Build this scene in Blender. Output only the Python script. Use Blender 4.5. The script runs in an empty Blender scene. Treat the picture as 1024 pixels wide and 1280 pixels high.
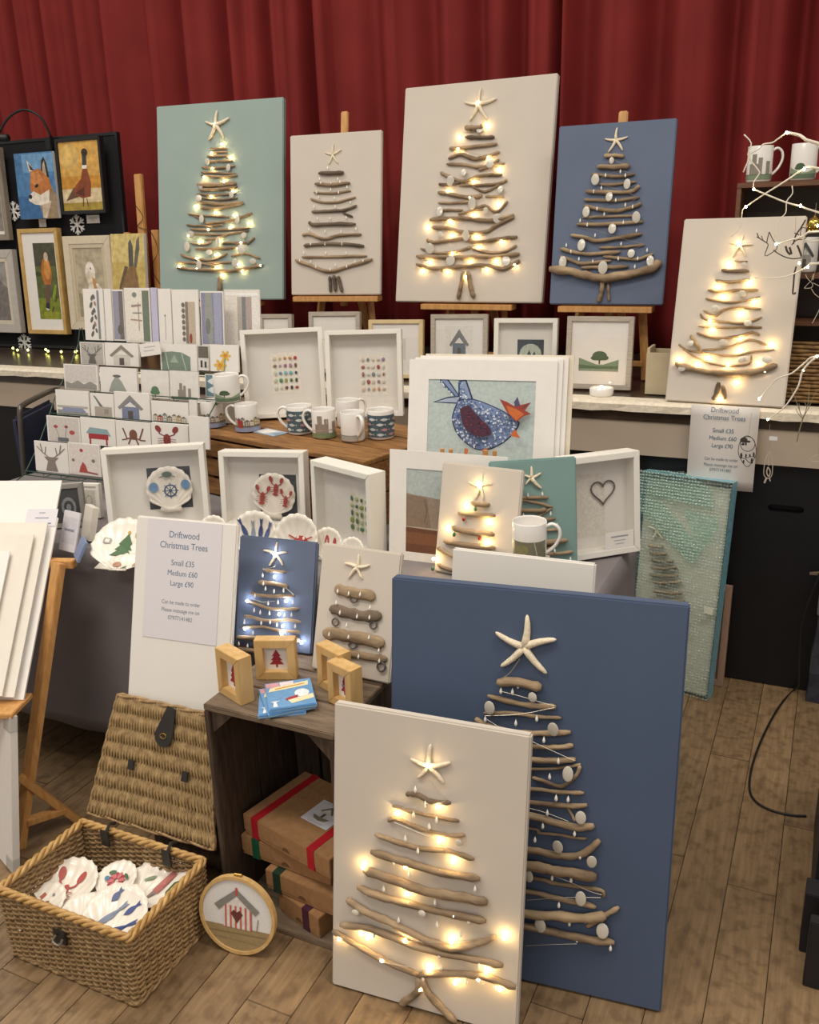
import bpy, bmesh, math, random
import numpy as np
from mathutils import Matrix, Vector
random.seed(7)
SC = bpy.context.scene
COL = SC.collection
rad = math.radians

# ------------------------------------------------------------------ camera
FPX = 1125.0
PITCH, ROLL, YAW, CH = rad(18.06), rad(-1.86), rad(25.47), 1.615
def _basis():
    h = np.array([-math.sin(YAW), math.cos(YAW), 0.]); rt = np.array([math.cos(YAW), math.sin(YAW), 0.]); up = np.array([0, 0, 1.])
    F = h*math.cos(PITCH)-up*math.sin(PITCH); U = h*math.sin(PITCH)+up*math.cos(PITCH)
    return F, rt*math.cos(ROLL)+U*math.sin(ROLL), -rt*math.sin(ROLL)+U*math.cos(ROLL)
FW, RT, UPV = _basis(); CO = np.array([0, 0, CH])
cd = bpy.data.cameras.new('camera'); cam = bpy.data.objects.new('camera', cd); COL.objects.link(cam)
cd.sensor_fit = 'HORIZONTAL'; cd.sensor_width = 36.0; cd.lens = FPX/1024*36.0; cd.clip_start = .02; cd.clip_end = 100
m = Matrix.Identity(4)
for i, v in enumerate((RT, UPV, -FW)):
    for j in range(3): m[j][i] = v[j]
for j in range(3): m[j][3] = CO[j]
cam.matrix_world = m
SC.camera = cam

# ------------------------------------------------------------------ light
w = bpy.data.worlds.new('hall_ambient'); SC.world = w; w.use_nodes = True
w.node_tree.nodes['Background'].inputs[0].default_value = (1.0, .94, .88, 1)
w.node_tree.nodes['Background'].inputs[1].default_value = .40
def area(name, loc, sx, sy, power, color, tgt=None):
    l = bpy.data.lights.new(name, 'AREA'); l.shape = 'RECTANGLE'; l.size = sx; l.size_y = sy; l.energy = power; l.color = color
    o = bpy.data.objects.new(name, l); COL.objects.link(o); o.location = loc
    d = (Vector(tgt)-Vector(loc)) if tgt else Vector((0, 0, -1))
    o.rotation_euler = d.to_track_quat('-Z', 'Y').to_euler()
    return o
area('ceiling_lamp', (-1.9, 0.2, 4.3), 2.4, .6, 70, (1.0, .92, .81))
area('ceiling_lamp', (0.9, 1.2, 4.3), 2.4, .6, 62, (1.0, .92, .81))
area('ceiling_lamp', (-3.2, 2.2, 4.3), 2.0, .6, 38, (1.0, .92, .81))
area('ceiling_lamp', (-1.0, -2.4, 4.3), 3.0, .6, 60, (1.0, .93, .84))
vs = SC.view_settings
vs.view_transform = 'Standard'; vs.look = 'None'; vs.gamma = 1.0; vs.use_curve_mapping = False; vs.exposure = 0.09

# ------------------------------------------------------------------ helpers
def ray(x, y): return FW+RT*(x-512)/FPX-UPV*(y-640)/FPX
def onz(x, y, z): d = ray(x, y); return CO+d*(z-CH)/d[2]
def ony(x, y, Y): d = ray(x, y); return CO+d*Y/d[1]
def lin(c):
    if isinstance(c, str):
        c = c.lstrip('#'); c = tuple(int(c[i:i+2], 16)/255 for i in (0, 2, 4))
    return tuple(v/12.92 if v <= .04045 else ((v+.055)/1.055)**2.4 for v in c[:3])+(1.0,)
MATS = {}
def mat(name, col='#888888', rough=.6, var=.06, scale=40, bump=0.0, bscale=None, metal=0, spec=.5, stretch=(1, 1, 1), col2=None, emit=None, estr=0, coat=0, coord='Object'):
    if name in MATS: return MATS[name]
    M = bpy.data.materials.new(name); M.use_nodes = True; nt = M.node_tree; N = nt.nodes; L = nt.links
    b = N['Principled BSDF']; b.inputs['Roughness'].default_value = rough; b.inputs['Metallic'].default_value = metal
    b.inputs['Specular IOR Level'].default_value = spec; b.inputs['Coat Weight'].default_value = coat
    tc = N.new('ShaderNodeTexCoord'); mp = N.new('ShaderNodeMapping'); mp.inputs['Scale'].default_value = stretch
    L.new(tc.outputs[coord], mp.inputs[0])
    nz = N.new('ShaderNodeTexNoise'); nz.inputs['Scale'].default_value = scale; nz.inputs['Detail'].default_value = 4
    L.new(mp.outputs[0], nz.inputs['Vector'])
    c = lin(col); r = N.new('ShaderNodeValToRGB')
    if col2: a, d = c, lin(col2)
    else: a = tuple(max(0, v*(1-var)) for v in c[:3])+(1,); d = tuple(min(1, v*(1+var)) for v in c[:3])+(1,)
    r.color_ramp.elements[0].color = a; r.color_ramp.elements[1].color = d
    r.color_ramp.elements[0].position = .3; r.color_ramp.elements[1].position = .7
    L.new(nz.outputs['Fac'], r.inputs[0]); L.new(r.outputs[0], b.inputs['Base Color'])
    if bump:
        n2 = N.new('ShaderNodeTexNoise'); n2.inputs['Scale'].default_value = bscale or scale*3; n2.inputs['Detail'].default_value = 3
        L.new(mp.outputs[0], n2.inputs['Vector'])
        bp = N.new('ShaderNodeBump'); bp.inputs['Strength'].default_value = bump; bp.inputs['Distance'].default_value = .004
        L.new(n2.outputs['Fac'], bp.inputs['Height']); L.new(bp.outputs[0], b.inputs['Normal'])
    if emit:
        b.inputs['Emission Color'].default_value = lin(emit); b.inputs['Emission Strength'].default_value = estr
    MATS[name] = M; return M
def mat_print(name='print', rough=.55, var=.14, scale=120):
    if name in MATS: return MATS[name]
    M = bpy.data.materials.new(name); M.use_nodes = True; nt = M.node_tree
    b = nt.nodes['Principled BSDF']; b.inputs['Roughness'].default_value = rough
    a = nt.nodes.new('ShaderNodeAttribute'); a.attribute_name = 'Col'
    nz = nt.nodes.new('ShaderNodeTexNoise'); nz.inputs['Scale'].default_value = 120
    tc = nt.nodes.new('ShaderNodeTexCoord'); nt.links.new(tc.outputs['Object'], nz.inputs['Vector'])
    nz.inputs['Scale'].default_value = scale; nz.inputs['Detail'].default_value = 5
    mr = nt.nodes.new('ShaderNodeMapRange'); mr.inputs[1].default_value = .25; mr.inputs[2].default_value = .75; mr.inputs[3].default_value = 1-var; mr.inputs[4].default_value = 1+var*.8
    mx = nt.nodes.new('ShaderNodeMixRGB'); mx.blend_type = 'MULTIPLY'; mx.inputs[0].default_value = 1
    nt.links.new(nz.outputs['Fac'], mr.inputs[0]); nt.links.new(a.outputs['Color'], mx.inputs[1]); nt.links.new(mr.outputs[0], mx.inputs[2])
    nt.links.new(mx.outputs[0], b.inputs['Base Color']); MATS[name] = M; return M
def mat_glass(name, tint=(1, 1, 1), ior=1.45, rough=.03, gmul=1.0):
    if name in MATS: return MATS[name]
    M = bpy.data.materials.new(name); M.use_nodes = True; nt = M.node_tree; N = nt.nodes; N.clear(); L = nt.links
    o = N.new('ShaderNodeOutputMaterial'); t = N.new('ShaderNodeBsdfTransparent'); t.inputs[0].default_value = (*tint, 1)
    g = N.new('ShaderNodeBsdfGlossy'); g.inputs['Roughness'].default_value = rough
    lw = N.new('ShaderNodeLayerWeight'); lw.inputs[0].default_value = .5
    pw = N.new('ShaderNodeMath'); pw.operation = 'POWER'; pw.inputs[1].default_value = 4.0; L.new(lw.outputs['Facing'], pw.inputs[0])
    f = N.new('ShaderNodeMath'); f.operation = 'MULTIPLY_ADD'; f.inputs[1].default_value = .75; f.inputs[2].default_value = .035*gmul; L.new(pw.outputs[0], f.inputs[0])
    nz = N.new('ShaderNodeTexNoise'); nz.inputs['Scale'].default_value = 6
    bp = N.new('ShaderNodeBump'); bp.inputs['Strength'].default_value = .05; L.new(nz.outputs['Fac'], bp.inputs['Height']); L.new(bp.outputs[0], g.inputs['Normal'])
    mx = N.new('ShaderNodeMixShader'); L.new(f.outputs[0], mx.inputs[0]); L.new(t.outputs[0], mx.inputs[1]); L.new(g.outputs[0], mx.inputs[2])
    L.new(mx.outputs[0], o.inputs[0]); MATS[name] = M; return M

def tag(o, label=None, cat=None, group=None, kind=None):
    if label: o['label'] = label
    if cat: o['category'] = cat
    if group: o['group'] = group
    if kind: o['kind'] = kind
    return o
def empty(name, loc=(0, 0, 0), rz=0, mtx=None):
    o = bpy.data.objects.new(name, None); o.empty_display_size = .05; COL.objects.link(o)
    if mtx is not None: o.matrix_world = mtx
    else: o.location = loc; o.rotation_euler = (0, 0, rz)
    return o
class MB:
    def __init__(s): s.v = []; s.f = []; s.mi = []; s.col = []
    def add(s, vs, fs, mi=0, col=None):
        n = len(s.v); s.v += [tuple(map(float, v)) for v in vs]
        for f in fs: s.f.append([i+n for i in f]); s.mi.append(mi); s.col.append(col)
        return s
    def box(s, c, d, mi=0, rot=None, col=None):
        x, y, z = (q/2 for q in d)
        vs = [Vector((a*x, b*y, e*z)) for e in (-1, 1) for a, b in ((-1, -1), (1, -1), (1, 1), (-1, 1))]
        if rot is not None: vs = [rot @ v for v in vs]
        vs = [v+Vector(c) for v in vs]
        return s.add(vs, [(0, 3, 2, 1), (4, 5, 6, 7), (0, 1, 5, 4), (1, 2, 6, 5), (2, 3, 7, 6), (3, 0, 4, 7)], mi, col)
    def box2(s, a, b, mi=0, col=None):
        return s.box([(p+q)/2 for p, q in zip(a, b)], [abs(q-p) for p, q in zip(a, b)], mi, None, col)
    def beam(s, a, b, wx, wy, up=(0, 0, 1), mi=0):
        a, b = Vector(a), Vector(b); t = (b-a); l = t.length; t.normalize()
        x = Vector(up).cross(t)
        if x.length < 1e-4: x = Vector((1, 0, 0)).cross(t)
        x.normalize(); y = t.cross(x)
        return s.box((a+b)/2, (wx, wy, l), mi, Matrix((x, y, t)).transposed())
    def tube(s, pts, r, n=6, mi=0, cap=True, flat=1.0):
        pts = [Vector(p) for p in pts]; k = len(pts); rs = r if isinstance(r, (list, tuple)) else [r]*k
        base = len(s.v); prev = None
        for i, p in enumerate(pts):
            t = (pts[min(i+1, k-1)]-pts[max(i-1, 0)])
            if t.length < 1e-9: t = Vector((0, 0, 1))
            t.normalize()
            if prev is None:
                a = Vector((0, 1, 0)) if abs(t.y) < .9 else Vector((1, 0, 0))
                x = a.cross(t).normalized()
            else:
                x = prev-t*prev.dot(t)
                x = x.normalized() if x.length > 1e-6 else Vector((0, 1, 0)).cross(t).normalized()
            prev = x; y = t.cross(x)
            for j in range(n):
                a = 2*math.pi*j/n; q = p+(x*math.cos(a)+y*math.sin(a)*flat)*rs[i]; s.v.append(tuple(q))
        for i in range(k-1):
            for j in range(n):
                j2 = (j+1) % n; s.f.append([base+i*n+j, base+i*n+j2, base+(i+1)*n+j2, base+(i+1)*n+j]); s.mi.append(mi); s.col.append(None)
        if cap:
            s.f.append([base+j for j in range(n)][::-1]); s.mi.append(mi); s.col.append(None)
            s.f.append([base+(k-1)*n+j for j in range(n)]); s.mi.append(mi); s.col.append(None)
        return s
    def lathe(s, prof, n=24, c=(0, 0, 0), mi=0):
        b = len(s.v); k = len(prof)
        for r, z in prof:
            for j in range(n):
                a = 2*math.pi*j/n; s.v.append((c[0]+r*math.cos(a), c[1]+r*math.sin(a), c[2]+z))
        for i in range(k-1):
            for j in range(n):
                j2 = (j+1) % n; s.f.append([b+i*n+j, b+i*n+j2, b+(i+1)*n+j2, b+(i+1)*n+j]); s.mi.append(mi); s.col.append(None)
        return s
    def prism(s, poly, y0, y1, mi=0, col=None):
        """polygon in x,z extruded along y"""
        n = len(poly); vs = [(x, y0, z) for x, z in poly]+[(x, y1, z) for x, z in poly]
        fs = [list(range(n)), list(range(2*n-1, n-1, -1))]+[[i, n+i, n+(i+1) % n, (i+1) % n] for i in range(n)]
        return s.add(vs, fs, mi, col)
    def ring(s, w, h, fw, y0, y1, cx=0, z0=0, mi=0):
        """mitred rectangular frame in x,z, base at z0"""
        o = [(cx-w/2, z0), (cx+w/2, z0), (cx+w/2, z0+h), (cx-w/2, z0+h)]
        i_ = [(cx-w/2+fw, z0+fw), (cx+w/2-fw, z0+fw), (cx+w/2-fw, z0+h-fw), (cx-w/2+fw, z0+h-fw)]
        for k in range(4):
            k2 = (k+1) % 4
            s.prism([o[k], o[k2], i_[k2], i_[k]], y0, y1, mi)
        return s
    def mesh(s, name):
        me = bpy.data.meshes.new(name); me.from_pydata(s.v, [], s.f); return me
    def build(s, name, mats, parent=None, smooth=False, bevel=0, kind=None, solid=0):
        me = s.mesh(name)
        mats = mats if isinstance(mats, (list, tuple)) else [mats]
        for m_ in mats: me.materials.append(m_)
        if len(mats) > 1: me.polygons.foreach_set('material_index', s.mi)
        if any(c is not None for c in s.col):
            at = me.color_attributes.new('Col', 'FLOAT_COLOR', 'CORNER'); li = 0
            for p, c in zip(me.polygons, s.col):
                cc = lin(c) if c is not None else (.8, .8, .8, 1)
                for q in p.loop_indices: at.data[q].color = cc
        bm = bmesh.new(); bm.from_mesh(me)
        if bevel:
            bmesh.ops.bevel(bm, geom=[e for e in bm.edges], offset=bevel, segments=2, affect='EDGES', clamp_overlap=True)
        if not any(c is not None for c in s.col): bmesh.ops.recalc_face_normals(bm, faces=bm.faces)
        bm.to_mesh(me); bm.free()
        if smooth: me.polygons.foreach_set('use_smooth', [True]*len(me.polygons))
        o = bpy.data.objects.new(name, me); COL.objects.link(o)
        if parent is not None: o.parent = parent
        if solid:
            md = o.modifiers.new('thickness', 'SOLIDIFY'); md.thickness = solid; md.offset = 0
        if kind: o['kind'] = kind
        return o
def inst(me_obj, name, parent, loc, rot=(0, 0, 0), scale=(1, 1, 1)):
    o = bpy.data.objects.new(name, me_obj.data if hasattr(me_obj, 'data') else me_obj); COL.objects.link(o)
    o.parent = parent; o.location = loc; o.rotation_euler = rot; o.scale = scale
    return o
def smooth_path(pts, k=4):
    """Catmull-Rom resample"""
    P = [Vector(p) for p in pts]
    if len(P) < 3:
        return [P[0].lerp(P[-1], i/(2*k)) for i in range(2*k+1)]
    out = []
    for i in range(len(P)-1):
        p0, p1, p2, p3 = P[max(i-1, 0)], P[i], P[i+1], P[min(i+2, len(P)-1)]
        for j in range(k):
            t = j/k
            out.append(.5*((2*p1)+(p2-p0)*t+(2*p0-5*p1+4*p2-p3)*t*t+(3*p1-p0-3*p2+p3)*t**3))
    out.append(P[-1]); return out

# ---- flat art: coloured polygons in unit coordinates (u right, v up)
def rc(u0, v0, u1, v1): return [(u0, v0), (u1, v0), (u1, v1), (u0, v1)]
def el(u, v, ru, rv=None, n=14, a=0):
    rv = ru if rv is None else rv; ca, sa = math.cos(a), math.sin(a); out = []
    for i in range(n):
        t = 2*math.pi*i/n; x, y = ru*math.cos(t), rv*math.sin(t); out.append((u+x*ca-y*sa, v+x*sa+y*ca))
    return out
def ln(pts, wd):
    P = [Vector((*p, 0)) for p in pts]; L_, R_ = [], []
    for i, p in enumerate(P):
        t = P[min(i+1, len(P)-1)]-P[max(i-1, 0)]; t.normalize(); nn = Vector((-t.y, t.x, 0))*wd/2
        L_.append((p+nn)[:2]); R_.append((p-nn)[:2])
    return L_+R_[::-1]
def art(parent, shapes, w, h, x0, z0, y=-.0006, name='print', step=.00012, m='print', rough=.55):
    b = MB()
    for i, (c, pl) in enumerate(shapes):
        yy = y-step*i
        b.add([(x0+u*w, yy, z0+v*h) for u, v in pl], [list(range(len(pl)))], 0, c)
    return b.build(name, mat_print(m, rough), parent)

# ---- leaning panels
FIT = {}
class Panel:
    def __init__(s, name, label, cat, key=None, fit=None, t=.018, group=None, w=None, h=None):
        x, y, z, yaw, lean, w_, h_ = fit if fit else FIT[key]
        s.w, s.h, s.t = w or w_, h or h_, t
        yw, le = rad(yaw), rad(lean)
        R = Vector((math.cos(yw), math.sin(yw), 0)); bk = Vector((-math.sin(yw), math.cos(yw), 0))
        U = Vector((0, 0, math.cos(le)))+bk*math.sin(le); B = bk*math.cos(le)-Vector((0, 0, math.sin(le)))
        s.R, s.U, s.B = R, U, B
        s.o = Vector((x, y, z+max(0, t*math.sin(le))))
        M = Matrix.Identity(4)
        for i, v in enumerate((R, B, U)):
            for j in range(3): M[j][i] = v[j]
        for j in range(3): M[j][3] = s.o[j]
        s.M = M; s.root = empty(name, mtx=M); tag(s.root, label, cat, group)
    def loc(s, px, py, y=0.0):
        """pixel -> local (x,z) on the plane y"""
        d = Vector(ray(px, py)); o = s.o+s.B*y
        t = (o-Vector(CO)).dot(s.B)/d.dot(s.B); P = Vector(CO)+d*t-o
        return P.dot(s.R), P.dot(s.U)
# ------------------------------------------------------------------ fitted poses: x, y, z (base centre, front face), yaw, lean, width, height
FIT.update({'navy': (-0.4878, 1.5096, 0, 6.6, 7.2, 0.608, 0.894), 'cream': (-0.6553, 1.351, 0.0, 4.3, 8.64, 0.42, 0.6605),
 'teal': (-2.6019, 3.5, 1.2789, 7.6, 9.9, 0.639, 0.868), 'scr': (-1.9913, 3.5, 1.3059, 6.25, 8.1, 0.42, 0.665),
 'lcream': (-1.3818, 3.5, 1.2774, -0.8, 10.7, 0.644, 0.854), 'lblue': (-0.7899, 3.4, 1.2848, 0.54, 8.35, 0.4216, 0.638),
 'rcream': (-0.3119, 3.0692, 1.0, -3.07, 12.78, 0.374, 0.595), 'sheetc': (-1.3646, 1.497, 0.46, 6.0, 16.6, 0.2825, 0.4945),
 'sblue': (-1.2092, 1.7054, 0.585, 5.1, 15.3, 0.218, 0.282), 'scream': (-0.9596, 1.6544, 0.585, -0.4, 17.2, 0.211, 0.3057),
 'box1': (-1.7584, 1.9667, 0.74, 31.65, 5.8, 0.294, 0.2614), 'box2': (-1.4951, 2.1194, 0.74, 14.7, 5.3, 0.263, 0.2313),
 'box3': (-1.1907, 2.0487, 0.74, -20.3, 1.57, 0.2473, 0.2368), 'heart': (-0.4935, 2.2255, 0.742, 43.4, 6.0, 0.22, 0.2729),
 'cliff': (-0.8629, 2.0289, 0.74, 2.6, 6.5, 0.3242, 0.298), 'tcream': (-0.7708, 1.9774, 0.74, -4.2, 12.3, 0.2211, 0.2852),
 'tteal': (-0.634, 2.070, 0.7585, 32.07, 8.0, 0.2227, 0.2744), 'blank': (-0.5675, 1.6205, 0.0, 2.66, 9.74, 0.324, 0.9126),
 'treefr': (-0.7669, 3.2277, 1.0, 4.17, 5.93, 0.238, 0.2596), 'hutfr': (-1.3377, 3.3, 1.0, 10.6, 5.8, 0.2276, 0.252),
 'moonfr': (-1.0732, 3.32, 1.0, 8.3, 5.8, 0.244, 0.2368), 'greyfr': (-1.9008, 3.3, 1.0, 11.3, 7.7, 0.2246, 0.2537),
 'goldfr': (-1.5916, 3.25, 1.0, 10.9, 7.8, 0.2254, 0.2315), 'greyfr2': (-2.1919, 3.3, 1.0, 10.4, 8.0, 0.151, 0.24),
 'pink': (-0.3334, 3.035, 0, -5.1, 3.0, 0.2, 0.377), 'hare': (-3.1836, 3.55, 1.2855, -6.0, 5.56, 0.232, 0.301),
 'oak1': (-1.167, 1.4644, 0.585, -21.4, 1.0, 0.0942, 0.114), 'oak2': (-1.116, 1.5813, 0.585, 21.8, 1.0, 0.0965, 0.1015),
 'oak3': (-0.970, 1.5761, 0.585, -22.3, 1.0, 0.087, 0.108), 'oak4': (-0.9134, 1.5252, 0.585, -19.1, 1.0, 0.078, 0.1015),
 'sheetstage': (-0.3004, 3.044, 0.722, -0.1, 0.1, 0.212, 0.282),
 'fox': (-3.7978, 3.6386, 1.6715, 1.0, 3.3, 0.2624, 0.3203), 'pheas': (-3.4978, 3.6392, 1.6866, 1.0, 3.3, 0.29, 0.358),
 'gold': (-3.8314, 3.6046, 1.0837, 1.0, 3.3, 0.275, 0.5407), 'goose': (-3.5014, 3.6063, 1.1124, 1.0, 3.3, 0.3102, 0.4686),
 'silver': (-4.1896, 3.6046, 1.0847, 1.0, 3.3, 0.3248, 0.4384), 'edgefr': (-4.1953, 3.6329, 1.5696, 1.0, 3.3, 0.3214, 0.4622),
 'glass1': (-1.7151, 2.6255, 0.956, 31.06, 7.5, 0.282, 0.3058), 'glass2': (-1.4517, 2.7155, 0.956, 21.7, 7.45, 0.2634, 0.2964),
 'hen': (-0.8418, 2.2002, 0.90, 8.0, 11.6, 0.405, 0.3544), 'bubble': (-0.4188, 2.9335, 0.0, -10.5, 7.0, 0.299, 0.7614),
 'lowl': (-2.0084, 1.3884, 0, -20.9, 8.5, 0.4, 0.445), 'lid': (-1.4147, 1.402, 0.19, 1.2, 21.3, 0.3583, 0.3108)})

# ------------------------------------------------------------------ materials
m_floor = mat('floor_oak', '#7c6448', .42, scale=9, col2='#967b5a', bump=.15, bscale=60, stretch=(9, .8, 1))
def _plank_mat():
    nt = m_floor.node_tree; N = nt.nodes; L = nt.links; b = N['Principled BSDF']
    src = b.inputs['Base Color'].links[0].from_socket
    oi = N.new('ShaderNodeObjectInfo'); mr = N.new('ShaderNodeMapRange'); mr.inputs[3].default_value = .80; mr.inputs[4].default_value = 1.08
    L.new(oi.outputs['Random'], mr.inputs[0])
    mx = N.new('ShaderNodeMixRGB'); mx.blend_type = 'MULTIPLY'; mx.inputs[0].default_value = 1
    L.new(src, mx.inputs[1]); L.new(mr.outputs[0], mx.inputs[2])
    tc = N.new('ShaderNodeTexCoord'); nz = N.new('ShaderNodeTexNoise'); nz.inputs['Scale'].default_value = 26; nz.inputs['Detail'].default_value = 6
    L.new(tc.outputs['Object'], nz.inputs['Vector']); r = N.new('ShaderNodeValToRGB')
    r.color_ramp.elements[0].position = .36; r.color_ramp.elements[0].color = (.62, .58, .54, 1); r.color_ramp.elements[1].position = .52; r.color_ramp.elements[1].color = (1, 1, 1, 1)
    L.new(nz.outputs['Fac'], r.inputs[0]); m2 = N.new('ShaderNodeMixRGB'); m2.blend_type = 'MULTIPLY'; m2.inputs[0].default_value = .8
    L.new(mx.outputs[0], m2.inputs[1]); L.new(r.outputs[0], m2.inputs[2]); L.new(m2.outputs[0], b.inputs['Base Color'])
_plank_mat()
m_joint = mat('floor_joint', '#3d2f22', .8)
m_stage = mat('stage_boards', '#2f2620', .28, scale=14, stretch=(1, 8, 1), col2='#4a3c31')
m_lip = mat('painted_edge', '#e6dbc6', .6, scale=60, var=.1, bump=.6, bscale=90)
m_fascia = mat('fascia_paint', '#b6a694', .6, scale=5, var=.05)
m_black = mat('black_panel', '#0b0b0e', .5, scale=10, var=.25)
m_curtain = mat('red_velvet', '#7f2826', .75, scale=4, var=.12, bump=.1, bscale=300, spec=.2)
m_cream = mat('cream_canvas', '#d0c6b9', .8, scale=6, var=.02, bump=.12, bscale=900)
m_white = mat('white_canvas', '#e7e2da', .75, scale=6, var=.02, bump=.08, bscale=900)
m_teal = mat('seagreen_canvas', '#95a7a1', .8, scale=6, var=.03, bump=.12, bscale=900)
m_teal2 = mat('teal_canvas', '#7f9d98', .75, scale=6, var=.03, bump=.12, bscale=900)
m_navy = mat('navy_canvas', '#4a5973', .72, scale=3, var=.05, bump=.12, bscale=900)
m_slate = mat('slateblue_canvas', '#616d84', .75, scale=5, var=.04, bump=.12, bscale=900)
m_drift = mat('driftwood', '#6e5b46', .85, scale=30, col2='#b49b7b', bump=.7, bscale=70, stretch=(.35, 1, 1))
m_drift_d = mat('dark_driftwood', '#54463a', .85, scale=22, col2='#857361', bump=.5, bscale=70, stretch=(.35, 1, 1))
m_star = mat('starfish', '#efe0c4', .8, scale=150, var=.12, bump=.5, bscale=400)
m_wire = mat('silver_wire', '#b9b0a0', .35, metal=.6)
m_bulb = mat('warm_bulb', '#fff2cf', .3, emit='#ffd890', estr=110)
m_bulbc = mat('cool_bulb', '#ffffff', .3, emit='#e9efff', estr=80)
m_bulb0 = mat('unlit_bulb', '#f2efe6', .2, var=.02)
m_bulbg = mat('twig_bulb', '#fff6dc', .3, emit='#ffe6b0', estr=45)
m_disc = mat('capiz_shell', '#cfc9bb', .22, scale=60, var=.12, coat=.5)
m_ring = mat('dark_shell_ring', '#5c5650', .4, scale=60, var=.3)
m_easel = mat('pine_easel', '#c08a4e', .5, scale=14, col2='#d9a566', stretch=(6, 6, 1))
m_whiteframe = mat('white_frame', '#efebe1', .45, scale=8, var=.02)
m_backing = mat('backing_card', '#e6e1d9', .8, var=.02)
m_card = mat('white_card', '#ece7e0', .6, var=.02)
m_greyframe = mat('limed_frame', '#a59a8c', .6, scale=18, col2='#bdb2a3', stretch=(1, 1, 9))
m_goldframe = mat('gilt_frame', '#b9924f', .4, scale=20, col2='#cfac6b')
m_oak = mat('pale_oak', '#c9a062', .5, scale=9, col2='#dab67c', stretch=(6, 6, 1), bump=.05)
m_glass = mat_glass('frame_glass', gmul=1)
m_mug = mat('white_china', '#ece8e2', .15, var=.01, coat=.4)
m_crate = mat('rough_crate', '#6e4a28', .75, scale=12, col2='#a5763f', stretch=(1.2, 8, 8), bump=.4, bscale=50)
m_crated = mat('dark_crate', '#3a2c22', .75, scale=10, col2='#5c4a3a', stretch=(8, 8, 1.2), bump=.4, bscale=50)
m_cloth = mat('grey_cloth', '#7d7677', .85, scale=5, var=.08, bump=.3, bscale=500)
m_kraft = mat('kraft_card', '#9a7048', .75, scale=60, col2='#a97f55')
m_wicker = mat('wicker', '#7f6140', .6, scale=60, col2='#b39468')
m_wickerd = mat('wicker_lid', '#7d6440', .65, scale=60, col2='#b39668')
m_leather = mat('dark_leather', '#2b2724', .45, var=.2)
m_metal = mat('dull_metal', '#8b867c', .35, metal=.9)
m_shell = mat('scallop', '#eee6d8', .3, scale=30, var=.06, coat=.3)
m_paper = mat('office_paper', '#dcd8dc', .7, var=.01)
m_ink = mat('blue_ink', '#5b7389', .7)
m_inkd = mat('grey_ink', '#6f7a86', .7)

# ------------------------------------------------------------------ setting
def struct(o): o['kind'] = 'structure'; return o
floor = struct(MB().box2((-7, -3, -.03), (4, 3.13, -.009)).build('floor', m_joint))
PW = .1145; x = -.218
cols = [(-.218+PW*k) for k in range(-21, 8)]
pm = MB(); pm.box((0, 0, -.005), (PW-.0016, 1.0, .010))
po = None; rr = random.Random(3)
for x in cols:
    y = .55-rr.random()*.8
    while y < 3.12:
        l = rr.choice((.75, .95, 1.15, 1.4)); y1 = min(y+l, 3.12)
        if po is None:
            po = pm.build('plank', m_floor, floor, bevel=.0009); o = po
        else: o = inst(po, 'plank', floor, (0, 0, 0))
        o.location = (x+PW/2, (y+y1)/2, 0); o.scale = (1, max(.05, y1-y-.0015), 1)
        y = y1
# wide plain boards away from the view
for (x0, x1, y0, y1) in ((-7, cols[0]-.001, -3, 3.12), (cols[-1]+PW+.001, 4, -3, 3.12), (cols[0], cols[-1]+PW, -3, -.3)):
    MB().box2((x0, y0, -.009), (x1, y1, -.0005)).build('plank', m_floor, floor)
struct(MB().box2((-7, 3.07, .93), (4, 4.6, .996)).build('floor_stage', m_stage))
lip = MB(); n = 160; xs = [-7+11*i/n for i in range(n+1)]; prof = []
vs_, fs_ = [], []
for i, x in enumerate(xs):
    j = rr.uniform(-.004, .003)
    for (yy, zz) in ((3.05+rr.uniform(-.002, .002), .966+j), (3.05+rr.uniform(-.003, .002), .99), (3.06, 1.0+rr.uniform(-.0015, 0)), (3.13, 1.0), (3.13, .966)): vs_.append((x, yy, zz))
for i in range(n):
    for k in range(5):
        k2 = (k+1) % 5; fs_.append([i*5+k, i*5+k2, i*5+5+k2, i*5+5+k])
lip.add(vs_, fs_); struct(lip.build('trim_1', m_lip))
struct(MB().box2((-7, 3.075, .81), (4, 3.1, .967)).build('trim_2', m_fascia))
struct(MB().box2((-7, 3.105, 0), (-.62, 3.13, .82)).build('trim_3', m_black))
d1 = MB(); o4 = [(-.615, .004), (.7, .004), (.7, .81), (-.615, .81)]
sl = [(-.146+.012+(.012*math.cos(a)), .657+.012*math.sin(a)) for a in [math.pi/2+math.pi*i/6 for i in range(7)]]+[(-.046+.012*math.cos(a), .657+.012*math.sin(a)) for a in [-math.pi/2+math.pi*i/6 for i in range(7)]]
# panel with a rounded hand hole: keyhole outline
key = [o4[0], o4[1], o4[2], o4[3], o4[0], sl[3]]+[sl[(3-i) % 14] for i in range(1, 14)]+[sl[3]]
d1.add([(x, 3.102, z) for x, z in key], [list(range(len(key)))])
nn = len(sl); d1.add([(x, 3.102, z) for x, z in sl]+[(x, 3.135, z) for x, z in sl], [[i, (i+1) % nn, nn+(i+1) % nn, nn+i] for i in range(nn)])
d1.add([(x, 3.136, z) for x, z in ((-.615, 0), (.7, 0), (.7, .81), (-.615, .81))], [[0, 1, 2, 3]])
struct(d1.build('door_1', m_black))

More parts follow.
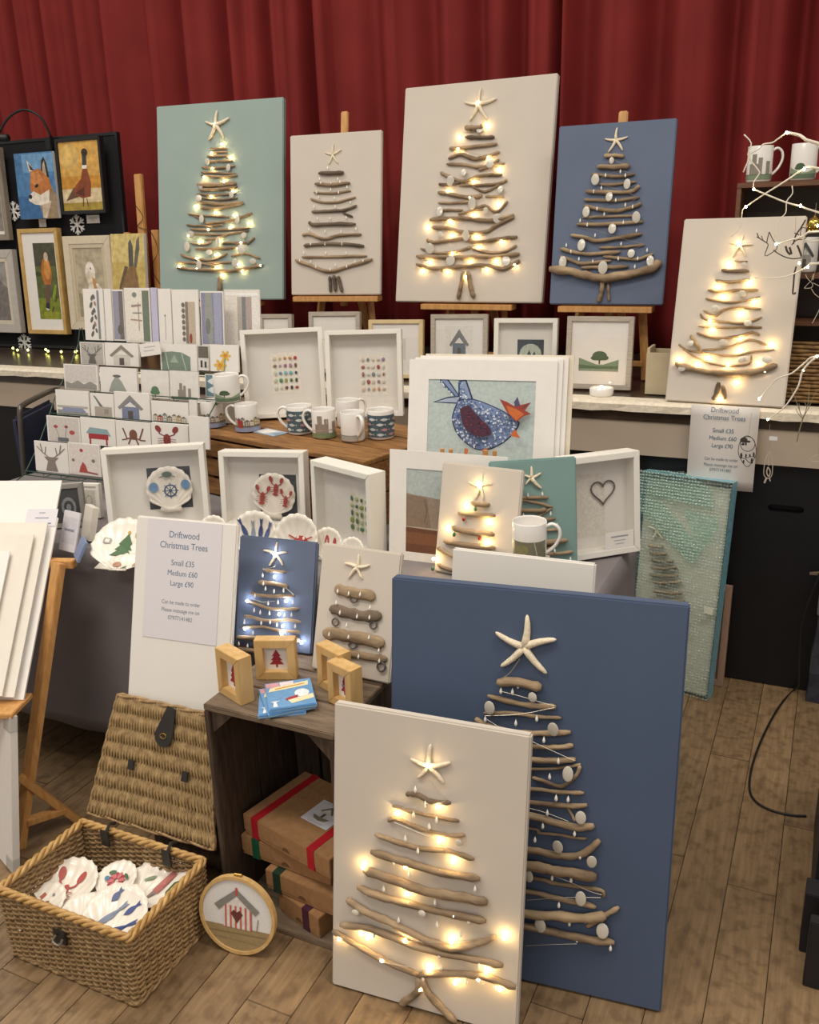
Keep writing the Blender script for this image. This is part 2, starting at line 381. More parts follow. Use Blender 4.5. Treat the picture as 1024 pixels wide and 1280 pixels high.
def curtain(x0, x1, y0, z0, z1, seed, lam, label, amp=.055):
    r = random.Random(seed); b = MB(); nx = int((x1-x0)/.012); nz = 14
    ph = []; p = 0
    xs = [x0+(x1-x0)*i/nx for i in range(nx+1)]
    kk = [r.uniform(.7, 1.35) for _ in range(200)]
    for x in xs:
        p += (x1-x0)/nx*2*math.pi/lam*kk[int((x-x0)/lam*1.0)]; ph.append(p)
    am = [r.uniform(.55, 1.25) for _ in range(400)]
    vs, fs = [], []
    for k in range(nz+1):
        t = k/nz; z = z1+(z0-z1)*t
        for i, x in enumerate(xs):
            a = amp*am[int(ph[i]/(2*math.pi)+.25)]*(.8+.35*t)
            s_ = math.sin(ph[i]+.25*math.sin(2.1*t+x*1.7)); y = y0+a*(s_-.35*math.sin(2*ph[i]+.6))+.012*math.sin(5*ph[i]*.37+2*t)
            vs.append((x+.02*math.sin(t*2+x*3)*t, y, z))
    for k in range(nz):
        for i in range(nx):
            q = k*(nx+1)+i; fs.append([q, q+1, q+nx+2, q+nx+1])
    b.add(vs, fs); o = b.build('stage_curtain', m_curtain, smooth=True, solid=.003); tag(o, label, 'curtain'); return o
struct(MB().box2((-7, 4.55, 0), (4, 4.62, 4.4)).build('wall_back', mat('hall_plaster', '#8a8178', .8)))
curtain(-6.4, -1.15, 4.2, 1.0, 3.3, 5, .25, 'wide dark red pleated stage curtain behind the painting display board and sea-green canvas', .075)
curtain(-1.165, 1.6, 4.10, 1.0, 3.3, 11, .32, 'dark red stage curtain with broad folds behind the small slate-blue canvas', .075)
# ------------------------------------------------------------------ driftwood tree canvases
_sph = {}
def ball_mesh(m, drop=False):
    k = (m.name, drop)
    if k not in _sph:
        b = MB()
        if drop: b.lathe([(0, -.008), (.0026, -.0055), (.0034, -.002), (.0026, .002), (.0011, .0055), (0, .0085)], 8)
        else: b.lathe([(.0005, -.0036), (.0026, -.0026), (.0036, 0), (.0026, .0026), (.0005, .0036)], 8)
        me = b.mesh('bulb'); me.materials.append(m); me.polygons.foreach_set('use_smooth', [True]*len(me.polygons)); _sph[k] = me
    return _sph[k]
def disc_mesh(m):
    k = ('disc', m.name)
    if k not in _sph:
        b = MB(); b.lathe([(0, 1), (.6, .85), (.93, .4), (1, 0), (.93, -.4), (.6, -.7), (0, -.75)], 14)
        me = b.mesh('shell_disc'); me.materials.append(m); me.polygons.foreach_set('use_smooth', [True]*len(me.polygons)); _sph[k] = me
    return _sph[k]
def ring_mesh(m):
    k = ('ring', m.name)
    if k not in _sph:
        b = MB(); b.tube([(math.cos(a), 0, math.sin(a)) for a in [2*math.pi*i/16 for i in range(17)]], .25, 6, cap=False)
        me = b.mesh('shell_ring'); me.materials.append(m); me.polygons.foreach_set('use_smooth', [True]*len(me.polygons)); _sph[k] = me
    return _sph[k]
def crop(ox, oy, s): return lambda p: (ox+p[0]/s, oy+p[1]/s)
def canvas_panel(P, m, name='canvas'):
    return MB().box((0, P.t/2, P.h/2), (P.w, P.t, P.h)).build(name, m, P.root, bevel=.0035)
def starfish(P, C, c, tips, fat=.13, m=None):
    b = MB(); pc = P.loc(*C(c)); L0 = 0
    for t in tips:
        q = P.loc(*C(t)); d = Vector((q[0]-pc[0], 0, q[1]-pc[1])); L0 = d.length; r = L0*fat
        a = Vector((pc[0], -r*.9, pc[1])); pts = [a+d*k for k in (0, .25, .5, .75, .93, 1)]
        sw = Vector((d.z, 0, -d.x))*.05*random.choice((-1, 1))
        pts = [p+sw*math.sin(k*3.14) for p, k in zip(pts, (0, .25, .5, .75, .93, 1))]
        b.tube(pts, [r*1.25, r*1.15, r, r*.85, r*.6, r*.2], 7)
    return b.build('starfish', m or m_star, P.root, smooth=True)
def stick(P, C, pts, t, m, rnd, name='driftwood_stick'):
    L = [P.loc(*C(p)) for p in pts]; p0 = C(pts[0]); q = P.loc(*p0); q2 = P.loc(p0[0]+1, p0[1])
    s = C((1, 0))[0]-C((0, 0))[0]; r = t*s*math.hypot(q2[0]-q[0], q2[1]-q[1])/2
    path = smooth_path([(x, -r*1.02, z) for x, z in L], 4); n = len(path); out = []; rs = []
    for i, p in enumerate(path):
        k = i/(n-1); e = min(1, min(k, 1-k)*9+.55)
        out.append(p+Vector((0, 0, rnd.uniform(-.13, .13)*r))); rs.append(r*e*rnd.uniform(.84, 1.12))
    return MB().tube(out, rs, 8).build(name, m, P.root, smooth=True)
def tree(key, label, m, t, sets, stars, lit=(), bulb=None, drop=(), discs=(), rings=(), wires=(), beads=(), cat='canvas', seed=1, name='driftwood_tree_canvas', w=None, h=None, fat=.13, group=None):
    P = Panel(name, label, cat, key, t=t, w=w, h=h, group=group); rnd = random.Random(seed)
    canvas_panel(P, m)
    starfish(P, stars[0], stars[1], stars[2], fat)
    for C, lst in sets:
        for it in lst:
            *pts, th = it; mm = m_drift
            if isinstance(th, str): th = float(th[1:]); mm = m_drift_d
            trunk = False
            stick(P, C, pts, th, mm, rnd)
    def put(C, p, me, nm, y=-.012, sc=(1, 1, 1), rot=(0, 0, 0)):
        x, z = P.loc(*C(p)[:2]); return inst(me, nm, P.root, (x, y, z), rot, sc)
    for C, lst in lit:
        for p in lst: put(C, p, ball_mesh(bulb or m_bulb), 'lit_bulb', -.013)
    for C, lst in drop:
        for p in lst: put(C, p, ball_mesh(m_bulb0, True), 'glass_drop', -.012, (1, 1, 1) if t > .016 else (.8, .8, .8))
    for C, lst in discs:
        for p in lst:
            s = C((1, 0))[0]-C((0, 0))[0]; q = C(p[:2]); a = P.loc(*q); b_ = P.loc(q[0]+1, q[1]); k = s*math.hypot(b_[0]-a[0], b_[1]-a[1])
            o = put(C, p[:2], disc_mesh(m_disc), 'shell_disc', -.016, (p[2]*k, p[3]*k, .0025), (rad(90+rnd.uniform(-12, 12)), 0, rad(rnd.uniform(-15, 15))))
    for C, lst in rings:
        for p in lst:
            s = C((1, 0))[0]-C((0, 0))[0]; q = C(p[:2]); a = P.loc(*q); b_ = P.loc(q[0]+1, q[1]); k = s*math.hypot(b_[0]-a[0], b_[1]-a[1])
            put(C, p[:2], ring_mesh(m_ring), 'shell_ring', -.006, (p[2]*k, p[2]*k, p[3]*k))
    for C, lst in beads:
        for p in lst: put(C, p[:2], ball_mesh(mat('bead_'+p[2], p[3], .2), False), 'glass_bead', -.01, (1.3, 1.3, 1.6))
    if wires:
        for C, lst in wires:
            for pl in lst: MB().tube(smooth_path([(P.loc(*C(p))[0], -.014, P.loc(*C(p))[1]) for p in pl], 3), .0006, 4).build('light_wire', m_wire, P.root)
    return P
def zig(lst):
    """a light wire threaded from lamp to lamp, top to bottom"""
    return [[p for p in sorted(lst, key=lambda q: q[1])]]

A = crop(590, 750, 4.876); B_ = crop(640, 990, 5.819)
dA = [(185, 540), (255, 545), (288, 507), (90, 712), (275, 735), (402, 708), (445, 838), (533, 965), (480, 1060), (518, 1190), (592, 1197)]
dB = [(330, 25), (415, 33), (265, 130), (232, 225), (462, 280), (175, 325), (502, 445), (300, 600), (437, 615), (348, 798), (540, 908), (425, 930), (480, 1048), (722, 1110)]
P_navy = tree('navy', 'large navy canvas with an unlit driftwood tree standing on the floor', m_navy, .032,
 [(A, [((160, 490), (290, 490), (430, 525), 60), ((100, 575), (250, 615), (400, 640), (515, 645), 35), ((75, 685), (250, 685), (400, 705), (548, 715), 25),
       ((25, 715), (100, 760), (250, 795), (420, 805), (605, 795), 35), ((20, 850), (370, 885), (500, 890), (620, 880), 30), ((20, 940), (370, 965), (500, 970), (635, 960), 38),
       ((60, 1010), (370, 1025), (560, 1015), (665, 995), 20), ((660, 1000), (640, 1060), (550, 1130), (450, 1100), (370, 1075), 25), ((0, 1120), (370, 1145), (560, 1165), (685, 1170), 25)]),
  (B_, [((-350, 20), (140, 65), (400, 92), (550, 85), 36), ((400, 100), (435, 150), (460, 210), 22), ((-370, 120), (140, 160), (300, 205), (480, 245), (600, 230), 48),
       ((-380, 200), (140, 258), (200, 290), (350, 305), (450, 325), (545, 332), 20), ((-400, 330), (130, 405), (300, 440), (430, 455), (540, 425), (640, 335), 48),
       ((-420, 430), (130, 515), (300, 545), (450, 570), (620, 600), 70), ((-430, 560), (150, 615), (300, 650), (480, 680), (650, 705), (670, 755), 28),
       ((-450, 640), (130, 715), (300, 755), (470, 790), (615, 825), 36), ((-460, 800), (110, 865), (350, 880), (530, 895), (690, 880), 65),
       ((545, 965), (640, 910), (780, 825), 40), ((-480, 880), (110, 960), (350, 1010), (560, 1055), (750, 1075), 50), ((20, 1040), (5, 1140), (10, 1230), 45)])],
 (A, (322, 280), [(340, 85), (518, 235), (460, 442), (180, 398), (148, 190)]),
 drop=[(A, dA), (B_, dB)],
 discs=[(A, [(378, 575, 28, 33), (118, 640, 33, 45), (503, 770, 35, 48), (592, 1040, 33, 50)]), (B_, [(508, 160, 40, 52), (342, 370, 40, 55), (588, 478, 37, 52), (135, 585, 30, 50), (508, 745, 40, 60), (215, 940, 42, 55), (665, 978, 45, 60)])],
 wires=[(A, [[(300, 345), (240, 430), (180, 470)], [(180, 540), (300, 570), (400, 600), (510, 630)], [(510, 640), (300, 680), (90, 690)], [(90, 705), (190, 765), (340, 830), (450, 880), (550, 925), (630, 960)]]),
        (B_, [[(140, 95), (265, 130), (420, 190)], [(130, 490), (250, 560), (435, 630), (560, 690), (660, 720)], [(650, 740), (400, 740), (120, 760)], [(110, 1090), (300, 1080), (480, 1075)]])], seed=2, fat=.10)

C = crop(400, 870, 3.122)
lt = [(310, 447), (468, 423), (472, 555), (525, 635), (178, 658), (342, 655), (346, 762), (530, 845), (725, 930), (340, 940), (520, 945), (170, 915), (195, 930), (85, 935), (250, 1018), (430, 1055), (625, 1090), (535, 1105), (400, 1130), (710, 1130), (655, 1062), (428, 262)]
P_cream = tree('cream', 'cream canvas with a lit driftwood tree on the floor before the large navy one', m_cream, .022,
 [(C, [((340, 378), (380, 380), (440, 408), (515, 412), 'd20'), ((285, 425), (370, 450), (460, 470), (545, 485), 14), ((270, 485), (300, 475), (400, 515), (500, 540), (568, 538), 16),
  ((218, 535), (320, 570), (400, 592), (500, 600), (605, 632), 18), ((205, 600), (340, 640), (480, 680), (628, 705), 28), ((178, 668), (300, 710), (420, 752), (560, 775), (660, 795), 34),
  ((152, 738), (260, 780), (400, 815), (520, 845), (652, 868), 26), ((110, 785), (180, 830), (260, 865), (340, 905), (440, 950), (520, 975), (600, 960), (690, 930), 26),
  ((85, 885), (200, 900), (320, 945), (420, 980), (560, 1010), (718, 1042), 24), ((55, 910), (150, 965), (270, 1030), (390, 1080), 22), ((390, 1080), (500, 1075), (640, 1085), (768, 1128), 26),
  ((392, 1090), (385, 1145), (320, 1192), 28), ((400, 1090), (430, 1155), (535, 1262), 26)])],
 (C, (428, 270), [(436, 185), (512, 255), (487, 338), (383, 317), (355, 240)]),
 lit=[(C, lt)],
 drop=[(C, [(380, 355), (418, 412), (373, 452), (462, 472), (434, 498), (341, 545), (390, 592), (296, 635), (357, 685), (474, 678), (257, 740), (420, 755), (540, 775), (457, 792), (192, 758), (355, 800), (315, 862), (587, 865), (464, 878), (555, 915), (218, 920), (480, 1045), (473, 998), (612, 740), (410, 1087), (578, 1098), (690, 1120), (627, 1033)])],
 discs=[(C, [(550, 558, 14, 14), (408, 832, 15, 12), (150, 828, 14, 10)])], wires=[(C, [[(440, 315), (460, 350), (500, 395), (420, 415), (330, 425)], [(300, 480), (380, 515), (470, 555), (525, 635)], [(260, 1025), (350, 1040), (430, 1055)], [(340, 940), (520, 945), (690, 918), (725, 930)]])], seed=3, fat=.11)

C = crop(490, 90, 4.267)
tree('lcream', 'large cream canvas with a brightly lit driftwood tree on an easel against the red curtain', m_cream, .03,
 [(C, [((395, 298), (440, 305), (495, 295), 28), ((395, 350), (470, 352), (550, 350), 'd18'), ((310, 412), (370, 405), (430, 402), (565, 385), 18), ((305, 465), (370, 440), (440, 465), (500, 455), (578, 428), 18),
  ((295, 492), (400, 497), (470, 508), (605, 490), 16), ((465, 525), (520, 505), (575, 468), 16), ((262, 538), (310, 560), (380, 585), (480, 555), (590, 550), 16), ((255, 600), (300, 605), (370, 590), 'd18'),
  ((360, 605), (480, 605), (560, 598), (618, 580), 14), ((420, 600), (500, 640), (615, 572), 12), ((250, 645), (300, 650), (400, 670), (485, 660), 18), ((250, 698), (330, 700), (420, 695), 14),
  ((440, 735), (500, 715), (560, 748), (620, 690), 14), ((500, 665), (600, 665), 12), ((240, 738), (380, 738), 12), ((355, 758), (420, 745), (520, 725), 12), ((207, 790), (300, 785), (400, 782), (520, 795), (655, 765), 20),
  ((215, 830), (300, 835), (380, 855), (500, 855), (560, 820), (655, 775), 18), ((190, 895), (230, 910), (380, 890), (450, 910), (560, 895), (672, 880), 18), ((155, 942), (240, 965), (330, 960), (430, 935), 12),
  ((430, 945), (540, 965), (610, 955), (668, 925), 14), ((135, 985), (300, 990), (450, 985), (560, 985), (685, 972), 20), ((135, 1025), (200, 1045), (300, 1045), (420, 1035), (520, 1035), (600, 1050), (685, 1005), 20),
  ((385, 1065), (375, 1130), (358, 1212), 24), ((410, 1065), (425, 1150), (440, 1205), 24)])],
 (C, (465, 172), [(478, 85), (562, 142), (515, 255), (415, 265), (388, 162)]),
 lit=[(C, [(465, 168), (510, 290), (362, 350), (360, 415), (520, 460), (575, 522), (440, 588), (303, 640), (570, 710), (422, 672), (440, 765), (315, 800), (195, 830), (325, 875), (455, 880), (590, 905), (465, 938), (330, 970), (205, 1015), (420, 1015), (560, 1010), (660, 1030), (170, 1062), (300, 1065), (510, 1052), (400, 1095)])],
 discs=[(C, [(478, 308, 20, 22), (320, 585, 20, 25), (390, 540, 16, 18), (262, 748, 18, 24), (435, 705, 22, 30), (570, 785, 22, 24), (402, 875, 20, 28), (210, 945, 22, 26), (508, 745, 16, 18), (585, 630, 16, 20), (320, 1008, 24, 26), (615, 1012, 24, 26), (265, 872, 14, 16), (530, 495, 20, 20)])],
 wires=[(C, [[(500, 250), (510, 290), (362, 350), (360, 415), (520, 460), (575, 522), (440, 588), (303, 640)]])], seed=4, fat=.09)

C = crop(680, 130, 4.741)
tree('lblue', 'slate blue canvas with an unlit shell-hung driftwood tree on an easel by the curtain', m_slate, .025,
 [(C, [((360, 310), (420, 308), (478, 312), 24), ((320, 375), (420, 375), (512, 370), 30), ((285, 418), (370, 425), (450, 432), (540, 418), 20), ((330, 475), (420, 478), (550, 462), 16),
  ((252, 518), (380, 525), (520, 520), (568, 485), 24), ((240, 568), (330, 572), (450, 572), (568, 555), 18), ((240, 605), (320, 622), (420, 635), (520, 615), (580, 590), 22), ((230, 672), (400, 668), (560, 662), 14),
  ((198, 715), (350, 715), (590, 698), 22), ((162, 778), (240, 790), (310, 810), (420, 798), (582, 772), 24), ((328, 852), (450, 850), (600, 835), 16), ((100, 858), (180, 880), (280, 890), (455, 875), 22),
  ((355, 905), (450, 915), (560, 920), (650, 888), 20), ((100, 905), (160, 925), (230, 945), (400, 930), 20), ((225, 970), (380, 968), (505, 965), 22),
  ((40, 980), (150, 990), (250, 1015), (340, 1035), (450, 1020), (560, 1000), (660, 970), (688, 925), 48), ((352, 1050), (345, 1120), (325, 1175), 30), ((383, 1065), (388, 1170), 18)])],
 (C, (428, 215), [(437, 140), (500, 195), (468, 278), (382, 288), (362, 207)]),
 drop=[(C, [(458, 403), (345, 500), (487, 600), (362, 655), (220, 692), (553, 752), (308, 780), (138, 838), (462, 830), (615, 868), (212, 920), (543, 965), (370, 425), (487, 425), (300, 520), (430, 572), (320, 622), (530, 610), (262, 717), (475, 703), (165, 875), (445, 917), (295, 932), (560, 917), (218, 1000), (410, 1017), (585, 985)])],
 discs=[(C, [(407, 340, 14, 20), (310, 452, 24, 32), (498, 478, 22, 30), (392, 553, 22, 28), (256, 642, 22, 32), (552, 675, 26, 34), (410, 742, 24, 30), (228, 838, 24, 35), (522, 888, 22, 26), (635, 932, 22, 34), (118, 940, 22, 34), (355, 972, 28, 38)])],
 wires=[(C, [[(380, 285), (430, 340), (500, 365)], [(540, 420), (450, 400), (340, 445)], [(340, 480), (450, 510), (560, 555)], [(560, 560), (480, 605), (360, 655), (220, 700)], [(220, 735), (330, 755), (430, 790), (590, 830)], [(600, 840), (350, 910), (200, 950)]])], seed=5, fat=.1)

C = crop(190, 120, 4.923)
tree('teal', 'large pale sea-green canvas with a lit driftwood tree propped in front of the red curtain', m_teal, .03,
 [(C, [((360, 325), (465, 325), 12), ((365, 350), (465, 345), 12), ((345, 375), (480, 370), 14), ((350, 405), (500, 400), 14), ((310, 440), (410, 445), (515, 430), 14), ((305, 470), (520, 480), 12), ((305, 490), (420, 500), (530, 490), 14),
  ((285, 545), (400, 550), (525, 540), 24), ((295, 578), (420, 575), (530, 562), 18), ((280, 605), (400, 612), (520, 600), 12), ((300, 630), (420, 640), (530, 630), 12), ((290, 655), (430, 668), (565, 655), 20), ((300, 690), (430, 690), (570, 660), 16),
  ((225, 725), (300, 735), (480, 745), 12), ((255, 735), (330, 770), 10), ((330, 785), (450, 775), (540, 750), (620, 720), 14), ((215, 795), (300, 800), (440, 795), 12), ((240, 820), (400, 825), (605, 815), 14), ((225, 845), (400, 855), (600, 830), 12),
  ((330, 885), (400, 875), (480, 850), 12), ((240, 905), (330, 915), (370, 895), 12), ((430, 905), (590, 905), 14), ((270, 940), (400, 940), (560, 930), 14), ((590, 915), (635, 870), 14), ((180, 975), (250, 1000), (370, 1010), (470, 970), 14), ((490, 985), (580, 970), (670, 1000), 12),
  ((340, 1030), (495, 1025), 14), ((160, 1025), (300, 1030), (400, 1050), 14), ((160, 1060), (330, 1070), (480, 1078), (580, 1062), (690, 1040), 18), ((425, 1110), (423, 1240), 26)])],
 (C, (395, 180), [(405, 90), (480, 135), (448, 265), (352, 275), (330, 158)]),
 lit=[(C, [(437, 300), (375, 355), (490, 380), (380, 450), (330, 503), (450, 530), (505, 590), (372, 620), (275, 683), (398, 720), (515, 740), (605, 785), (355, 825), (490, 812), (235, 862), (300, 900), (420, 895), (555, 905), (535, 942), (400, 980), (285, 1000), (175, 1050), (405, 1055), (540, 1040), (675, 1045), (285, 1065), (565, 1080), (440, 1103), (395, 175)])],
 discs=[(C, [(350, 408, 16, 16), (480, 445, 14, 20), (310, 555, 14, 20), (500, 610, 14, 20), (298, 633, 18, 18), (315, 760, 14, 22), (535, 765, 14, 22), (575, 860, 20, 16), (250, 855, 22, 18), (225, 930, 16, 26), (415, 895, 12, 24), (560, 945, 24, 28), (362, 965, 18, 16), (300, 1040, 16, 24), (520, 1030, 18, 24), (630, 1020, 18, 16)])], seed=6, fat=.1)

C = crop(355, 130, 4.738)
tree('scr', 'cream canvas with a tree of widely spaced thin unlit twigs on a stage easel', m_cream, .022,
 [(C, [((210, 412), (290, 410), (358, 408), 'd22'), ((188, 475), (290, 480), (395, 468), 20), ((180, 525), (290, 530), (398, 515), 12), ((160, 560), (220, 582), (320, 582), (428, 552), 12), ((168, 638), (270, 635), (360, 630), (435, 602), 'd16'), ((345, 635), (370, 655), (410, 668), 'd12'),
  ((152, 698), (180, 715), (300, 712), (428, 712), 'd20'), ((112, 778), (160, 772), (240, 800), (330, 780), (462, 772), 16), ((122, 842), (200, 832), (330, 830), (478, 842), 'd18'), ((110, 908), (300, 905), (495, 900), 14), ((72, 925), (180, 965), (275, 992), (380, 965), (528, 920), 18),
  ((275, 1020), (280, 1115), 'd18'), ((300, 1015), (310, 1110), 'd22'), ((325, 1020), (335, 1060), (348, 1115), 'd20')])],
 (C, (290, 300), [(297, 235), (343, 268), (323, 353), (265, 360), (243, 287)]),
 drop=[(C, [(265, 382), (218, 447), (325, 447), (212, 555), (305, 560), (380, 495), (400, 585), (185, 612), (310, 610), (205, 680), (280, 680), (375, 675), (155, 745), (250, 757), (345, 757), (432, 742), (125, 882), (255, 885), (375, 885), (165, 935), (310, 955), (428, 935), (475, 930), (100, 930), (195, 965), (280, 980), (378, 963), (165, 830), (350, 830), (250, 830), (225, 470), (285, 475), (338, 462), (283, 510), (200, 525), (330, 525)])], seed=7, fat=.08)

C = crop(830, 270, 5.333)
tree('rcream', 'cream canvas with a lit driftwood tree leaning at the stage edge against the mug cabinet', m_cream, .022,
 [(C, [((470, 300), (510, 305), (560, 302), 12), ((385, 362), (460, 368), (570, 368), 'd22'), ((345, 430), (430, 440), (575, 425), 20), ((295, 495), (400, 505), (490, 495), (632, 495), 20), ((280, 550), (370, 568), (480, 575), (645, 540), 16),
  ((265, 630), (340, 668), (400, 625), (500, 608), (648, 622), 18), ((245, 650), (280, 690), (400, 705), (530, 715), (655, 675), 16), ((232, 735), (380, 745), (520, 742), (655, 742), 16), ((222, 778), (300, 805), (400, 815), (520, 795), (590, 775), (640, 795), 18),
  ((180, 795), (210, 840), (250, 905), 26), ((260, 890), (380, 885), (440, 870), (570, 825), (690, 860), 14), ((100, 855), (150, 895), (210, 940), (330, 985), (450, 998), (570, 985), (585, 930), 14), ((130, 890), (300, 915), (450, 930), (600, 905), (738, 888), 14),
  ((80, 985), (200, 1020), (330, 1045), (480, 1050), (620, 1035), (760, 995), 40), ((370, 1110), (350, 1190), (330, 1225), 'd34'), ((395, 1130), (410, 1220), 30)])],
 (C, (502, 195), [(532, 130), (597, 192), (545, 270), (455, 275), (438, 182)]),
 lit=[(C, [(502, 190), (435, 325), (570, 448), (360, 475), (398, 540), (605, 572), (515, 655), (312, 700), (325, 757), (512, 820), (718, 862), (505, 905), (295, 948), (105, 962), (230, 990), (430, 998), (640, 985), (675, 1035), (485, 1110), (375, 1225)])],
 discs=[(C, [(540, 328, 20, 16), (525, 522, 28, 22), (348, 618, 26, 20), (565, 718, 28, 22), (400, 845, 30, 22), (183, 850, 22, 20), (520, 960, 22, 20), (125, 1018, 26, 22), (545, 955, 16, 18), (690, 960, 36, 26)])], seed=8, fat=.09)

C = crop(285, 660, 7.528)
tree('sblue', 'small slate blue canvas with a cool-lit driftwood tree standing on the dark crate', m_slate, .016,
 [(C, [((345, 395), (420, 402), (555, 415), 28), ((300, 508), (430, 518), (575, 548), 38), ((220, 605), (300, 630), (450, 638), (640, 638), 30), ((185, 680), (280, 715), (400, 755), (530, 762), (680, 755), 28), ((160, 825), (240, 838), (340, 865), (450, 870), (560, 860), (692, 882), 28),
  ((140, 935), (250, 930), (350, 930), (450, 955), (560, 970), (690, 975), 28), ((95, 1025), (200, 1030), (400, 1040), (560, 1040), (690, 1050), 40), ((110, 1130), (300, 1150), (600, 1150), 40)])],
 (C, (455, 245), [(470, 130), (558, 230), (520, 352), (390, 355), (338, 208)]),
 lit=[(C, [(455, 238), (462, 455), (205, 680), (570, 680), (505, 803), (540, 915), (185, 940), (715, 1070), (528, 985)])], bulb=m_bulbc,
 drop=[(C, [(348, 437), (375, 565), (455, 588), (545, 578), (492, 690), (632, 690), (400, 700), (268, 765), (325, 787), (412, 793), (555, 808), (618, 808), (178, 870), (335, 885), (417, 878), (482, 903), (653, 915), (258, 978), (125, 1080), (207, 1100), (355, 515), (275, 630)])],
 wires=[(C, [[(570, 560), (640, 620), (640, 650)], [(470, 680), (350, 690), (260, 660)], [(460, 270), (470, 350), (400, 375), (350, 380)]])], seed=9, fat=.1)

C = crop(395, 675, 6.567)
P = tree('scream', 'small cream canvas with four chunky bark pieces as a tree, standing on the dark crate', m_cream, .016,
 [(C, [((165, 400), (250, 420), (350, 440), (490, 455), 78), ((125, 555), (250, 590), (400, 620), (545, 625), 'd80'), ((70, 765), (200, 770), (350, 800), (570, 840), 88), ((180, 920), (345, 940), (460, 960), (590, 975), 58)])],
 (C, (345, 222), [(355, 118), (450, 205), (388, 322), (272, 318), (240, 190)]),
 drop=[(C, [(200, 415), (290, 435), (383, 442), (188, 510), (463, 550), (218, 590), (358, 622), (460, 630), (273, 695), (130, 768), (288, 790), (455, 795), (535, 900), (370, 950), (540, 985)])],
 rings=[(C, [(320, 485, 28, 22), (170, 672, 26, 26), (480, 697, 28, 26), (310, 862, 30, 22), (545, 1038, 32, 32)])], seed=10, fat=.11)
for o in P.root.children:
    if o.name.startswith('driftwood_stick'): o.scale = (1, .45, 1)
    if o.name.startswith('glass_drop'): o.location.y = -.0125

C = crop(530, 560, 4.876)
tree('tcream', 'small cream canvas with a warm-lit driftwood tree and coloured beads on the cloth-covered table', m_cream, .016,
 [(C, [((290, 335), (345, 342), (405, 345), 26), ((215, 395), (320, 405), (440, 410), 26), ((175, 485), (260, 505), (360, 520), (435, 525), 32), ((130, 568), (260, 588), (440, 605), 28), ((90, 605), (130, 630), (200, 660), (420, 690), 24), ((85, 705), (165, 740), (420, 780), 20)])],
 (C, (345, 230), [(360, 160), (418, 220), (365, 318), (315, 312), (272, 205)]),
 lit=[(C, [(345, 225), (268, 350), (400, 450), (155, 490), (388, 575), (72, 672)])],
 beads=[(C, [(325, 370, 'green', '#2c6b4c'), (252, 432, 'red', '#8c2323'), (350, 548, 'red', '#8c2323'), (65, 732, 'green', '#2c6b4c'), (195, 525, 'green', '#2c6b4c')])], seed=11, fat=.09)
tree('tteal', 'small teal canvas with an unlit driftwood tree behind a white mug on the table', m_teal2, .016,
 [(C, [((540, 300), (680, 300), (755, 298), 22), ((560, 310), (700, 335), (782, 360), 18), ((540, 375), (700, 380), (740, 370), 28), ((670, 430), (720, 400), (780, 362), 16), ((540, 440), (700, 435), (800, 428), 20), ((540, 500), (700, 500), (830, 495), 18), ((520, 580), (760, 570), (870, 558), 34), ((540, 640), (700, 625), (800, 590), 22), ((510, 660), (760, 645), (908, 630), 22)])],
 (C, (652, 182), [(652, 110), (712, 150), (715, 245), (618, 225), (600, 165)]),
 drop=[(C, [(715, 275), (627, 282), (765, 395), (805, 465), (730, 470), (885, 668), (790, 620), (600, 405)])], seed=12, fat=.12)

# easels that carry the stage canvases
def easel(key, label, top_px, tray_px, mast=True):
    x, y, z, yaw, lean, w_, h_ = FIT[key]; P = FIT[key]
    e = empty('wooden_easel', (x, y, 1.0), rad(yaw)); tag(e, label, 'easel')
    zt = z-1.0; sl = math.tan(rad(lean)); hw = .13; th = zt-.003
    MB().box2((-tray_px, -.012, th-.022), (tray_px, .05, th)).build('tray', m_easel, e, bevel=.002)
    for sx in (-1, 1):
        MB().beam((sx*(hw+.02), .075, 0), (sx*.085, .085+(th+.25)*sl, th+.25), .022, .03).build('leg', m_easel, e, bevel=.002)
    mt = top_px
    MB().beam((0, .07+th*sl*.5, th-.05), (0, .065+mt*sl, mt), .034, .018).build('mast', m_easel, e, bevel=.004)
    MB().beam((0, .42, 0), (0, .10+(th+.22)*sl, th+.22), .03, .022).build('leg', m_easel, e, bevel=.002)
    MB().beam((-hw-.01, .085, .06), (hw+.01, .085, .06), .02, .02).build('stretcher', m_easel, e, bevel=.002)
    return e
easel('scr', 'pine tabletop easel under the cream canvas of thin unlit twigs', 1.06, .20)
easel('lcream', 'pine tabletop easel under the large lit cream canvas', 1.05, .20)
easel('lblue', 'pine tabletop easel under the slate blue shell canvas on stage', .965, .175)
easel('teal', 'pine tabletop easel hidden behind the large sea-green canvas', 1.05, .2)
